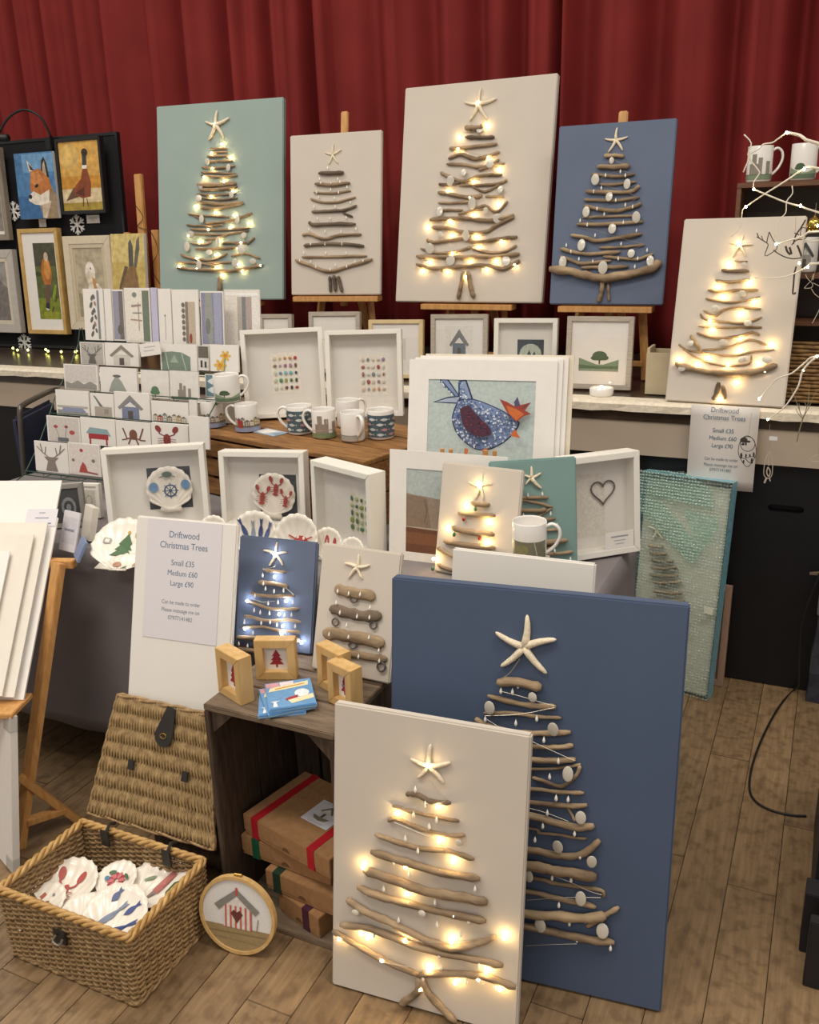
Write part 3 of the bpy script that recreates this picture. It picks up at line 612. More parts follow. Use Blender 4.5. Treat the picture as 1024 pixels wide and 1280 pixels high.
# ------------------------------------------------------------------ small art library (unit square)
def a_hut(roof='#8b8a84', wall='#b9b4ab', u=.5, v=.08, s=.8, stripe=None):
    x = lambda t: u+(t-.5)*s
    y = lambda t: v+t*s
    out = [(wall, [(x(.22), y(0)), (x(.78), y(0)), (x(.78), y(.5)), (x(.5), y(.8)), (x(.22), y(.5))])]
    if stripe:
        for k in range(5): out.append((stripe, rc(x(.25+.11*k), y(0), x(.29+.11*k), y(.5))))
    out += [('#e9e4dc', [(x(.3), y(.5)), (x(.7), y(.5)), (x(.5), y(.7))]), (roof, [(x(.08), y(.45)), (x(.16), y(.38)), (x(.5), y(.78)), (x(.84), y(.38)), (x(.92), y(.45)), (x(.5), y(.98))]), ('#5d5550', rc(x(.42), y(0), x(.58), y(.34)))]
    return out
def a_tree(c='#4d6b4a', u=.5, v=.1, s=.5):
    return [('#5d4a36', rc(u-.03*s, v, u+.03*s, v+.3*s)), (c, el(u, v+.55*s, .3*s, .32*s)), (c, el(u-.16*s, v+.4*s, .2*s, .16*s)), (c, el(u+.17*s, v+.42*s, .2*s, .17*s))]
def a_xmas(c, u=.5, v=.1, s=.8, trunk=True):
    o = [(c, [(u-.42*s, v+.12*s), (u+.42*s, v+.12*s), (u+.2*s, v+.36*s), (u+.34*s, v+.36*s), (u+.15*s, v+.6*s), (u+.26*s, v+.6*s), (u, v+s), (u-.26*s, v+.6*s), (u-.15*s, v+.6*s), (u-.34*s, v+.36*s), (u-.2*s, v+.36*s)])]
    if trunk: o.append((c, rc(u-.06*s, v-.04*s, u+.06*s, v+.14*s)))
    return o
def a_hills(c1='#6f8a6a', c2='#52694f'):
    return [(c1, [(0, .1), (1, .1), (1, .5), (.8, .38), (.62, .28), (.45, .28), (.25, .4), (0, .55)]), (c2, [(0, .0), (1, .0), (1, .24), (.5, .2), (0, .26)])]
def a_lobster(c='#8e3a32', u=.5, v=.1, s=.8):
    x = lambda t: u+(t-.5)*s
    y = lambda t: v+t*s
    return [(c, el(x(.5), y(.32), .13*s, .3*s)), (c, el(x(.5), y(.02), .16*s, .08*s)), (c, ln([(x(.42), y(.5)), (x(.25), y(.6)), (x(.2), y(.75))], .05*s)), (c, ln([(x(.58), y(.5)), (x(.75), y(.6)), (x(.8), y(.75))], .05*s)),
            (c, el(x(.2), y(.84), .1*s, .17*s, a=.3)), (c, el(x(.8), y(.84), .1*s, .17*s, a=-.3))]+[(c, ln([(x(.5), y(.2+.1*k)), (x(.5+sx*.32), y(.12+.12*k))], .025*s)) for k in range(3) for sx in (-1, 1)]
def a_octopus(c='#8a5c46', u=.5, v=.1, s=.8):
    x = lambda t: u+(t-.5)*s
    y = lambda t: v+t*s
    o = [(c, el(x(.5), y(.5), .16*s, .26*s))]
    for k, (ex, ey) in enumerate(((-.45, .2), (-.4, .8), (-.2, 0), (.2, 0), (.4, .85), (.48, .25))): o.append((c, ln([(x(.5), y(.4)), (x(.5+ex*.6), y(.25)), (x(.5+ex), y(ey))], .06*s)))
    return o
def a_fish(c, u, v, w_, h_, a=0):
    ca, sa = math.cos(a), math.sin(a); p = []
    for i in range(11): t = i/10; p.append((t*.8, .5*math.sin(math.pi*t)))
    p += [(1, .4), (.93, 0), (1, -.4)]
    for i in range(11): t = 1-i/10; p.append((t*.8, -.5*math.sin(math.pi*t)))
    return [(c, [(u+(q[0]-.5)*w_*ca-q[1]*h_*sa, v+(q[0]-.5)*w_*sa+q[1]*h_*ca) for q in p])]
def a_town(u0=0, u1=1, v=.1, cols=('#b9ad98', '#a8473f', '#9aa39a', '#8c7a66', '#c8bfae', '#b39a62')):
    o = []; n = 7; rr_ = random.Random(int((u0+v)*97)+3)
    for k in range(n):
        a = u0+(u1-u0)*k/n; b = u0+(u1-u0)*(k+1)/n; h_ = rr_.uniform(.25, .42)
        o.append((cols[k % len(cols)], rc(a, v, b, v+h_))); o.append(('#6f675f', [(a, v+h_), (b, v+h_), ((a+b)/2, v+h_+.09)]))
        for q in (.2, .6):
            for zz in (.25, .6): o.append(('#efe9df', rc(a+(b-a)*q, v+h_*zz, a+(b-a)*(q+.22), v+h_*(zz+.2))))
    return o
def a_stag(c='#77706a', u=.5, v=.05, s=.9):
    x = lambda t: u+(t-.5)*s
    y = lambda t: v+t*s
    o = [(c, [(x(.3), y(0)), (x(.7), y(0)), (x(.62), y(.35)), (x(.74), y(.5)), (x(.56), y(.5)), (x(.44), y(.5)), (x(.26), y(.5)), (x(.38), y(.35))])]
    for sx in (-1, 1):
        o += [(c, ln([(x(.5+sx*.08), y(.48)), (x(.5+sx*.28), y(.65)), (x(.5+sx*.34), y(.95))], .035*s)), (c, ln([(x(.5+sx*.28), y(.65)), (x(.5+sx*.46), y(.85))], .03*s)), (c, ln([(x(.5+sx*.2), y(.58)), (x(.5+sx*.16), y(.85))], .03*s))]
    return o
def a_castle(c='#8b847a', u=.5, v=.1, s=.6):
    x = lambda t: u+(t-.5)*s
    y = lambda t: v+t*s
    return [(c, rc(x(.1), y(0), x(.6), y(.5))), (c, rc(x(.2), y(.4), x(.38), y(.9))), (c, rc(x(.45), y(.4), x(.6), y(.75))), (c, rc(x(.75), y(0), x(.92), y(.6))), ('#5f6f5a', rc(0, 0, 1, v+.05))]
def a_flower(u, v, s, c='#e2b64a', c2='#d98f2e'):
    return [(c, el(u+s*.5*math.cos(k*1.05), v+s*.5*math.sin(k*1.05), s*.34, s*.2, 8, k*1.05)) for k in range(6)]+[(c2, el(u, v, s*.26))]
def a_leafcol(c='#6d6a63'):
    o = []
    for k in range(6): o += [(c, el(.38+.08*(k % 2), .1+.15*k, .1, .05, 8, .5)), ('#a7837c' if k % 3 == 1 else c, el(.6-.05*(k % 2), .17+.14*k, .07, .045, 8, -.5))]
    return o+[('#8b8d90', rc(.72, 0, .82, 1))]

# ------------------------------------------------------------------ generic framed pictures
def framed(key, name, label, cat, fw, d, fmat, mount=None, mount_y=.006, shapes=None, rect=None, glass=True, group=None, fit=None, backc=None, mount_rect=None, lip=None):
    """rect = (u0,v0,u1,v1) of the print inside the frame opening, fractions of the whole panel"""
    P = Panel(name, label, cat, key, fit=fit, t=d, group=group)
    MB().ring(P.w, P.h, fw, 0, d).build('frame', fmat, P.root, bevel=.0012)
    if lip: MB().ring(P.w-2*fw, P.h-2*fw, lip[0], .004, d*.7, 0, fw).build('inner_frame', lip[1], P.root, bevel=.001)
    iw, ih = P.w-2*fw, P.h-2*fw
    mo = MB().box2((-iw/2, mount_y, fw), (iw/2, mount_y+.003, P.h-fw)).build('mount', mount or m_backing, P.root)
    if shapes:
        u0, v0, u1, v1 = rect
        art(mo, shapes, (u1-u0)*P.w, (v1-v0)*P.h, -P.w/2+u0*P.w, v0*P.h, mount_y-.0005)
    if glass: MB().box2((-iw/2, .003, fw), (iw/2, .0045, P.h-fw)).build('glass', m_glass, P.root)
    if mount_y < d-.006: MB().box2((-iw/2, d-.003, fw), (iw/2, d, P.h-fw)).build('backboard', mat('hardboard', '#7a6248', .8), P.root)
    return P
def unit(P, C, pts):
    """pixels -> unit coordinates of a panel"""
    return [((P.loc(*C(p))[0]+P.w/2)/P.w, P.loc(*C(p))[1]/P.h) for p in pts]

# --- display board with paintings (back left of the stage)
bb = Panel('display_board', 'black fabric display screen hung with animal paintings', 'display board', fit=(-4.06, 3.665, 1.0, 1.0, 3.3, 1.50, 1.06), t=.02)
MB().box2((-.75, 0, .0), (.75, .016, 1.05)).build('fabric_panel', mat('black_felt', '#131317', .95, scale=80, var=.25), bb.root)
MB().ring(1.51, 1.065, .014, -.004, .02).build('frame', mat('black_metal', '#1b1b1e', .4), bb.root)
b = MB()
for sx in (-.6, .6): b.beam((sx, .02, .5), (sx, .30, .016), .025, .02)
b.build('stay', MATS['black_metal'], bb.root)
def painting(key, name, label, fw, d, fmat, shapes, rect=None, bg='#888', mount=None, mrect=None, lip=None):
    P = Panel(name, label, 'painting', key, t=d)
    if fw:
        MB().ring(P.w, P.h, fw, 0, d).build('frame', fmat, P.root, bevel=.0015)
        if lip: MB().ring(P.w-2*fw, P.h-2*fw, lip, .003, d*.6, 0, fw).build('inner_frame', mount or m_whiteframe, P.root, bevel=.001)
        mo = MB().box2((-P.w/2+fw, .008, fw), (P.w/2-fw, d-.001, P.h-fw)).build('mount', mount or m_card, P.root)
        yy = .0074
    else:
        mo = MB().box2((-P.w/2, 0, 0), (P.w/2, d, P.h)).build('canvas', m_white, P.root, bevel=.002); yy = -.0005
    u0, v0, u1, v1 = rect or (0, 0, 1, 1)
    mat_print('oil_paint', .5, .34, 34)
    art(mo, shapes, (u1-u0)*P.w, (v1-v0)*P.h, -P.w/2+u0*P.w, v0*P.h, yy, 'painted_picture', m='oil_paint')
    return P
Pf = Panel.__new__(Panel)
fox = [('#4f7fae', rc(0, 0, 1, 1)), ('#3c6a9c', rc(0, 0, 1, .35)), ('#6f9cc4', rc(.2, .7, 1, .98)),
 ('#9a8468', [(.62, 0), (1, 0), (1, .34), (.86, .55), (.62, .35), (.55, .2)]), ('#cdbb9f', [(.6, .02), (.7, 0), (.86, .26), (.62, .3)]),
 ('#2d2620', [(.64, .62), (.7, .87), (.76, .93), (.82, .84), (.86, .62)]), ('#b7a285', [(.69, .64), (.72, .82), (.77, .87), (.8, .64)]),
 ('#e9dcc5', [(.32, .9), (.36, .72), (.5, .72)]), ('#3a2c22', [(.35, .85), (.4, .74), (.5, .73)]),
 ('#b9733c', [(.4, .72), (.62, .76), (.86, .6), (.9, .42), (.74, .3), (.44, .34), (.34, .45), (.36, .6)]), ('#cf8a4f', [(.42, .7), (.6, .72), (.7, .58), (.5, .5), (.38, .56)]),
 ('#e6dbca', [(.3, .36), (.42, .42), (.6, .36), (.84, .44), (.8, .24), (.6, .2), (.42, .22), (.28, .28)]), ('#1f1a18', el(.33, .34, .045, .035)), ('#2a1f18', el(.52, .5, .05, .025, a=.3))]
painting('fox', 'fox_painting', 'blue painting of a fox head on the black display screen', 0, .018, None, fox)
ph = [('#d4a554', rc(0, 0, 1, 1)), ('#dcb568', el(.25, .78, .25, .18)), ('#c98f35', rc(0, .3, 1, .5)), ('#d8c39a', rc(0, .1, 1, .32)), ('#a88f3c', rc(0, 0, 1, .12)),
 ('#6b4a36', [(.08, .15), (.4, .2), (.45, .34), (.3, .34)]), ('#8a4526', [(.3, .24), (.5, .18), (.7, .2), (.74, .4), (.66, .62), (.56, .6), (.5, .46), (.34, .36)]), ('#5a2c1c', [(.32, .26), (.55, .2), (.56, .34)]),
 ('#3d3f42', [(.56, .62), (.66, .6), (.68, .82), (.58, .82)]), ('#efe9dd', rc(.555, .6, .67, .65)), ('#3b2b25', el(.64, .83, .075, .055)), ('#6a4a33', ln([(.52, .18), (.5, .06)], .02)), ('#6a4a33', ln([(.6, .18), (.62, .06)], .02))]
painting('pheas', 'pheasant_painting', 'golden painting of a standing pheasant in a thin black frame', .016, .03, mat('black_frame', '#1d1b1b', .4), ph, (.05, .04, .95, .96))
bird = [('#5d6334', rc(0, 0, 1, 1)), ('#4c4c38', rc(0, .7, 1, 1)), ('#7d8a24', rc(0, 0, 1, .28)), ('#94982c', rc(.2, 0, .9, .1)), ('#b8702c', el(.52, .62, .24, .2)), ('#cf8f47', el(.56, .66, .14, .14)), ('#cbb49c', el(.56, .82, .1, .06)), ('#6b5344', [(.4, .46), (.64, .46), (.52, .16), (.34, .16)]), ('#3a2e2c', [(.36, .22), (.5, .22), (.5, .14), (.3, .15)]), ('#e9e2d4', [(.3, .15), (.5, .13), (.4, .11)]), ('#5b4a2a', ln([(.6, .1), (.9, .3)], .04)), ('#3d4a20', el(.12, .6, .12, .03)), ('#8a9a35', el(.8, .35, .16, .05, a=.7)), ('#79872b', el(.75, .2, .2, .05, a=-.4))]
painting('gold', 'bird_painting', 'tall painting of a clinging brown bird in a gilt frame with wide white mount', .022, .035, m_goldframe, bird, (.34, .145, .88, .865), mount=m_card)
goose = [('#b9ab90', rc(0, 0, 1, 1)), ('#a5977a', rc(0, 0, 1, .35)), ('#efe6d6', [(.3, 0), (.95, 0), (.95, .35), (.7, .5), (.42, .5), (.28, .3)]), ('#f2eadc', el(.48, .66, .17, .16)), ('#e0d3ba', el(.45, .58, .13, .1)), ('#c9935a', [(.52, .6), (.62, .56), (.68, .38), (.6, .36), (.54, .48)]), ('#3a322b', el(.5, .72, .02, .02))]
painting('goose', 'goose_painting', 'painting of a white goose in a cream moulded frame', .04, .035, mat('cream_moulding', '#d9cbb2', .5), goose, (.22, .14, .84, .86), mount=mat('cream_slip', '#cdbfa4', .5), lip=.02)
grey = [('#9a948e', rc(0, 0, 1, 1)), ('#7b7570', [(.3, 0), (1, 0), (1, .55), (.7, .7), (.4, .4)]), ('#c4beb6', el(.5, .7, .2, .16))]
painting('silver', 'grey_painting', 'grey animal painting in a pale silver frame at the edge of the display screen', .045, .035, mat('silver_moulding', '#bdb6ad', .45), grey, (.2, .15, .8, .85), mount=mat('cream_slip2', '#d3c8b4', .5), lip=.02)
painting('edgefr', 'dark_painting', 'dim animal painting in a brown-grey frame above the silver one', .03, .03, mat('taupe_moulding', '#8f8474', .5), [('#8d8478', rc(0, 0, 1, 1)), ('#5d554c', el(.5, .45, .3, .3))], (.12, .1, .88, .9))
hare = [('#cdb468', rc(0, 0, 1, 1)), ('#d8c47f', rc(0, .55, 1, 1)), ('#5d5a52', [(.52, .42), (.53, .86), (.6, .92), (.66, .8), (.66, .46)]), ('#6b6558', [(.66, .48), (.78, .9), (.86, .96), (.86, .76), (.74, .46)]), ('#8f6f4a', [(.2, 0), (.8, 0), (.78, .3), (.7, .5), (.52, .48), (.36, .3)]), ('#6d5a44', [(.2, .05), (.5, .48), (.4, .5), (.22, .2)])]
ph_ = painting('hare', 'hare_painting', 'yellow painting of hare ears standing on a wooden studio easel', 0, .018, None, hare)
e = empty('studio_easel', (-3.18, 3.6, 1.0), rad(-6)); tag(e, 'wooden studio easel wrapped with a light wire holding the hare painting', 'easel')
zt = .2755
MB().beam((-0.004, .05, 0), (-.004, .105, .862), .05, .022).build('mast', m_easel, e, bevel=.004)
MB().beam((-.10, .035, 0), (-.10, .075, .592), .04, .02).build('leg', m_easel, e, bevel=.004)
MB().beam((.10, .035, 0), (.10, .075, .60), .05, .02).build('leg', m_easel, e, bevel=.004)
MB().box2((-.15, -.075, zt-.03), (.15, .045, zt-.004)).build('tray', m_easel, e, bevel=.003)
MB().tube(smooth_path([(-.025, .08, .72), (.025, .075, .66), (-.02, .075, .62), (.05, .07, .6), (.10, .05, .58), (.13, .045, .5), (.08, .04, .42), (.125, .045, .34)]), .0015, 5).build('light_wire', mat('black_cable', '#141414', .5), e)
# title cards and snowflakes on the board
def flat_on_board(px, py, w_, h_, name, label, cat, grp=None):
    p = ony(px, py, 3.68); x, z = p[0], p[2]; y = 3.663+(z-1.0)*math.tan(rad(3.3))-.006+(x+4.0)*math.tan(rad(1))
    o = empty(name, (x, y, z-h_/2), rad(1)); o.rotation_euler = (rad(-3.3), 0, rad(1)); tag(o, label, cat, grp); return o
for px, py, w_, lab in ((50, 279, .05, 'small white title card under the fox painting'), (112, 274, .085, 'small white title card under the standing pheasant')):
    o = flat_on_board(px, py, w_, .04, 'title_card', lab, 'card')
    MB().box2((-w_/2, -.001, 0), (w_/2, .0, .04)).build('card', m_card, o)
    art(o, [('#9a948e', rc(.2, .6, .8, .68)), ('#b9b3ad', rc(.35, .35, .65, .42))], w_, .04, -w_/2, 0, -.0012)
_snow = None
for px, py, lab in ((14, 264, 'white snowflake ornament left of the fox painting'), (93, 281, 'white snowflake ornament above the goose frame'), (35, 428, 'white snowflake ornament below the gilt bird frame')):
    o = flat_on_board(px, py, .1, .1, 'snowflake_ornament', lab, 'ornament')
    if _snow is None:
        b = MB()
        for k in range(6):
            a = k*math.pi/3; d = Vector((math.sin(a), 0, math.cos(a))); n_ = Vector((math.cos(a), 0, -math.sin(a)))
            c0 = Vector((0, -.003, .05))
            b.tube([c0, c0+d*.05], .0055, 5)
            for sx in (-1, 1): b.tube([c0+d*.025, c0+d*.042+n_*sx*.016], .004, 5)
        _snow = b.build('snowflake', mat('white_plastic', '#e6e4df', .5), o)
    else: inst(_snow, 'snowflake', o, (0, 0, 0))
# fairy lights at the foot of the board
pts = [ony(px, py, 3.5) for px, py in ((-8, 432), (8, 440), (22, 436), (33, 440), (48, 438), (60, 443), (76, 441), (86, 435), (93, 447))]
fl = empty('fairy_light_string', (-4.0, 3.5, 1.0)); tag(fl, 'string of yellow-green fairy lights lying along the foot of the display screen', 'fairy lights')
off = Vector((-4.0, 3.5, 1.0))
pp = [Vector((p[0], 3.52+.03*math.sin(i*2), 1.003+.0045+max(0, (p[2]-.96)*.0)))-off for i, p in enumerate(pts)]
MB().tube(smooth_path(pp, 3), .0012, 5).build('wire', MATS['black_cable'], fl)
m_bulby = mat('yellow_bulb', '#f1e68a', .3, emit='#e6e070', estr=8)
for p in pp[1:]: inst(ball_mesh(m_bulby), 'lit_bulb', fl, p+Vector((0, 0, .004)), (0, 0, 0), (1.6, 1.6, 1.8))
# clip-on picture lamp
lm = empty('picture_lamp', (-3.70, 3.70, 2.06)); tag(lm, 'black gooseneck picture lamp clipped to the top of the display screen', 'lamp')
b = MB(); b.tube(smooth_path([(0, 0, 0), (-.02, -.03, .09), (-.09, -.06, .13), (-.17, -.09, .10), (-.235, -.11, .03)], 5), .006, 7); b.build('gooseneck', MATS['black_cable'], lm, smooth=True)
b = MB(); b.tube([(-.36, -.13, .012), (-.16, -.13, .0)], .018, 10); b.build('lamp_head', MATS['black_cable'], lm, smooth=True)
MB().box2((-.02, -.03, -.06), (.02, .03, .0)).build('clamp', MATS['black_cable'], lm, bevel=.004)

# --- framed pictures on the stage edge
framed('treefr', 'framed_print', 'limed wood framed print of a lone tree between hills on the stage edge', 'framed print', .018, .03, m_greyframe, m_card, .008,
       a_hills('#7f957a', '#5d7358')+[('#8d9a86', rc(0, .0, 1, .1))]+a_tree('#50664c', .52, .3, .62), (.2, .25, .8, .58))
framed('hutfr', 'framed_print', 'limed wood framed print of a beach hut behind the hen print stack', 'framed print', .018, .03, m_greyframe, m_card, .008,
       [('#e6e2da', rc(0, 0, 1, 1))]+a_hut('#7d7f7c', '#6c7786', .5, .06, .86), (.26, .3, .74, .82))
framed('moonfr', 'box_frame', 'white box frame with a dark moonlit tile behind the hen print stack', 'framed print', .018, .045, m_whiteframe, m_backing, .03,
       [('#3c4650', rc(0, 0, 1, 1)), ('#b9c3b4', el(.5, .42, .42)), ('#3c4650', [(.25, .1), (.45, .6), (.55, .35), (.65, .55), (.8, .1)])], (.36, .25, .78, .66))
framed('greyfr', 'framed_print', 'limed wood framed print of a sparse white scene behind the two sea-glass frames', 'framed print', .018, .03, m_greyframe, m_card, .008,
       [('#cfc9c0', ln([(.1, .5), (.9, .55)], .02)), ('#bdb6ac', a_town(.2, .8, .3)[0][1])], (.2, .3, .8, .8))
framed('goldfr', 'framed_print', 'pale gold framed print with white mount beside the sea-glass frames', 'framed print', .016, .03, mat('pale_gold', '#d8c193', .45), m_card, .008, [('#d9d3ca', rc(.2, .2, .8, .8))], (.2, .2, .8, .8))
framed('greyfr2', 'framed_print', 'narrow limed wood frame behind the rack of tall cards', 'framed print', .018, .03, m_greyframe, m_card, .008, [('#cfcac2', rc(0, 0, 1, 1))], (.25, .25, .75, .75))
# tealight in front of the tree print
t_ = onz(757, 490, 1.0); o = empty('tealight', (t_[0], 3.14, 1.0)); tag(o, 'squat white round candle holder in front of the lone tree print', 'candle')
MB().lathe([(0, 0), (.04, 0), (.042, .005), (.042, .026), (.038, .028), (.03, .024), (0, .023)], 24).build('holder', m_mug, o, smooth=True)
inst(ball_mesh(m_bulb), 'flame', o, (0, 0, .029), (0, 0, 0), (1.4, 1.4, 1.4))
# cream box by the right-hand canvas
o = empty('wooden_box', (-.535, 3.26, 1.0), rad(0)); tag(o, 'open cream wooden box standing between the tree print and lit canvas', 'box')
b = MB()
for s_ in ((-.055, -.06, 0, .055, -.05, .145), (-.055, .05, 0, .055, .06, .145), (-.055, -.05, 0, -.045, .05, .16), (.045, -.05, 0, .055, .05, .16)): b.box2(s_[:3], s_[3:])
b.build('side', mat('cream_wood', '#c9b999', .7, scale=10, var=.1), o, bevel=.001)
MB().box2((-.045, -.05, 0), (.045, .05, .006)).build('base', MATS['cream_wood'], o)

# --- table, cloth
TZ = .74; TX0, TX1, TY0, TY1 = -2.72, -.45, 1.80, 2.88; TXM, TYR = -1.0, 2.43
for lab, (x0, x1, y0, y1) in (('long trestle table under the grey cloth carrying the card rack', (TX0, TXM-.004, TY0, TY1)), ('short trestle table under the grey cloth carrying the hen print', (TXM, TX1, TY0, TYR))):
    tb = empty('trestle_table', ((x0+x1)/2, (y0+y1)/2, 0)); tag(tb, lab, 'table')
    hx, hy = (x1-x0)/2-.012, (y1-y0)/2-.012
    MB().box2((-hx, -hy, TZ-.032), (hx, hy, TZ-.006)).build('tabletop', mat('table_board', '#8d7a60', .6), tb)
    for sx in (-1, 1):
        for sy in (-1, 1): MB().box2((sx*(hx-.1)-.02, sy*(hy-.1)-.02, 0), (sx*(hx-.1)+.02, sy*(hy-.1)+.02, TZ-.032)).build('leg', MATS['black_metal'], tb)
def cloth():
    b = MB(); r = random.Random(4)
    def seg(p, q, n_):
        return [(p[0]+(q[0]-p[0])*i/n_, p[1]+(q[1]-p[1])*i/n_) for i in range(n_)]
    PT = [(TX0, TY0), (TX1, TY0), (TX1, TYR), (TXM, TYR), (TXM, TY1), (TX0, TY1)]; L_, NR = [], []
    for (p, q) in zip(PT, PT[1:]+PT[:1]):
        n_ = max(8, int(math.hypot(q[0]-p[0], q[1]-p[1])/.02)); d_ = Vector((q[0]-p[0], q[1]-p[1])).normalized()
        sg = seg(p, q, n_); L_ += sg; NR += [(d_.y, -d_.x)]*len(sg)
    n_ = len(L_)
    # corners take both normals
    NR2 = []
    for i in range(n_):
        a_, c_ = NR[i], NR[i-1]
        NR2.append((a_[0]+c_[0], a_[1]+c_[1]) if a_ != c_ else a_)
    nz = 16; vs, fs = [], []
    per = 0; phs = []
    for i in range(n_):
        a, c = L_[i], L_[(i+1) % n_]; phs.append(per); per += math.hypot(a[0]-c[0], a[1]-c[1])
    for k in range(nz+1):
        t = k/nz; z = TZ-(TZ-.14)*t
        for i, (x, y) in enumerate(L_):
            nx, ny = NR2[i]
            s_ = phs[i]; f = .5+.5*math.sin(s_*13+1.3*math.sin(s_*4.1)); f2 = math.sin(s_*31+2*math.sin(s_*7))
            side = 1.6 if nx > 0 else .5
            o_ = (t**.7)*(.006+.045*f*side*t+.004*f2)+(.004 if k == 1 else 0)
            rr_ = .008 if k == 0 else 0
            vs.append((x+nx*o_-nx*rr_, y+ny*o_-ny*rr_, z-(.006 if k == 1 else 0)+(.012*math.sin(s_*5) if k == nz else 0)))
    for k in range(nz):
        for i in range(n_):
            j = (i+1) % n_; fs.append([k*n_+i, k*n_+j, (k+1)*n_+j, (k+1)*n_+i])
    fs.append(list(range(n_))[::-1]); b.add(vs, fs)
    o = b.build('tablecloth', m_cloth, smooth=False, solid=.0015); tag(o, 'plain dark grey cloth draped over the long table to near the floor', 'tablecloth')
    for p in o.data.polygons: p.use_smooth = len(p.vertices) == 4
cloth()
# ------------------------------------------------------------------ mug crate on the table
CY = rad(-13.6); cr = empty('mug_crate', (-1.9104, 2.375, TZ+.002), CY); tag(cr, 'rough brown slatted crate on the table carrying the patterned mugs', 'crate')
CW, CD, CHH = .744, .44, .213
def plank(nm, a, b_, m_=None, par=cr, j=.002):
    r = random.Random(hash((a, b_)) % 1000); q = [v+r.uniform(-j, j)*0 for v in a]
    return MB().box2(q, b_).build(nm, m_ or m_crate, par, bevel=.002)
for k in range(3): plank('slat', (0, .002+.15*k, CHH-.014), (CW, .002+.15*k+.142, CHH))
for k in range(3): plank('slat', (0, 0, .004+.066*k), (CW, .012, .004+.066*k+.056))
for k in range(3): plank('slat', (0, CD, .004+.066*k), (CW, CD+.012, .004+.066*k+.056))
for sx in (0, CW-.014):
    plank('end_board', (sx, .013, .0), (sx+.014, CD, .098)); plank('end_board', (sx, .013, .103), (sx+.014, CD, CHH-.015))
plank('base_board', (.015, .013, .0), (CW-.015, CD-.001, .01))
for sx in (.018, CW-.046): plank('corner_post', (sx, .014, .011), (sx+.028, .04, CHH-.016))

def mug(name, label, pos, rz, shapes=None, band=None, r=.0385, h=.092, hr=None, group=None, fill=None):
    o = empty(name, pos, rad(rz)); tag(o, label, 'mug', group)
    prof = [(0, .003), (r*.8, .0), (r*.93, .002), (r*.97, .006), (r, .012), (r, h-.002), (r-.0008, h), (r-.0025, h-.001), (r-.003, h-.004), (r-.0032, .008), (0, .006)]
    body = MB().lathe(prof, 32).build('body', fill or m_mug, o, smooth=True)
    A0 = math.atan2(-pos[1], -pos[0])-rad(rz)
    # handle on the +x side
    pts = [(r-.002, 0, h*.86), (r+.012, 0, h*.93), (r+.027, 0, h*.84), (r+.031, 0, h*.64), (r+.022, 0, h*.42), (r+.008, 0, h*.27), (r-.002, 0, h*.2)]
    MB().tube(smooth_path(pts, 4), .0043, 8, flat=1.5).build('handle', m_mug, o, smooth=True)
    if shapes:   # wrapped print; angles in degrees about -y (front), z fraction
        b = MB()
        for i, (c, pl) in enumerate(shapes):
            # densify along the angle
            q = []
            for a0, a1 in zip(pl, pl[1:]+pl[:1]):
                n_ = max(1, int(abs(a1[0]-a0[0])*12))
                q += [(a0[0]+(a1[0]-a0[0])*k/n_, a0[1]+(a1[1]-a0[1])*k/n_) for k in range(n_)]
            rr_ = r+.0003+.00012*i
            us = [p[0] for p in q]; u0, u1 = min(us), max(us); ns = max(1, int((u1-u0)*14))
            # slice the polygon into vertical strips so it follows the curve
            if ns == 1 or len(q) < 3:
                b.add([(rr_*math.cos(A0+(u-.5)*2.6), rr_*math.sin(A0+(u-.5)*2.6), v*h) for u, v in q], [list(range(len(q)))], 0, c)
            else:
                for k in range(ns):
                    a_, b2 = u0+(u1-u0)*k/ns, u0+(u1-u0)*(k+1)/ns
                    st = clip(clip(pl, a_, 1), b2, -1)
                    if len(st) >= 3: b.add([(rr_*math.cos(A0+(u-.5)*2.6), rr_*math.sin(A0+(u-.5)*2.6), v*h) for u, v in st], [list(range(len(st)))], 0, c)
        b.build('print', mat_print('mug_print', .2), body)
    return o
def clip(pl, a, sgn):
    out = []
    for p, q in zip(pl, pl[1:]+pl[:1]):
        ip, iq = sgn*(p[0]-a) >= 0, sgn*(q[0]-a) >= 0
        if ip: out.append(p)
        if ip != iq:
            t = (a-p[0])/(q[0]-p[0]); out.append((a, p[1]+(q[1]-p[1])*t))
    return out
def sc(shapes, u0, v0, u1, v1): return [(c, [(u0+u*(u1-u0), v0+v*(v1-v0)) for u, v in pl]) for c, pl in shapes]
def fishband():
    o = [('#52656f', rc(-.7, .1, 1.7, .86))]
    for row in range(4):
        for k in range(7): o += a_fish(('#c9cfcf', '#b98f97', '#d6d9d6')[(k+row) % 3], -.55+.35*k+.12*(row % 2), .2+.175*row, .28, .1)
    return o
CZ = .956
VA = 0
def at(px, py, z): p = onz(px, py, z); return (p[0], p[1], z)
hills_m = sc(a_hills('#8b9a7c', '#5f7159')+a_tree('#4d6247', .4, .3, .5), .05, .06, .95, .62)
harb = sc(a_town(0, 1, .25)+[('#8f97b4', rc(0, 0, 1, .25)), ('#6f6a5f', rc(0, .22, 1, .3))], .0, .05, 1, .75)
cast = sc(a_castle('#94887c', .55, .15, .9)+[('#b9a293', ln([(.1, .3), (.9, .36)], .03)), ('#7c8a66', rc(0, .0, 1, .18))], 0, .05, 1, .85)
land = sc([('#a9a79c', rc(0, .1, 1, .3)), ('#8c9086', rc(0, .3, 1, .36)), ('#b8a596', rc(0, 0, 1, .1))], 0, .05, 1, .6)
pa = at(267, 533, CZ); mug('china_mug', 'white mug with a cottage and lilac sea print under the hills mug', pa, 200, harb)
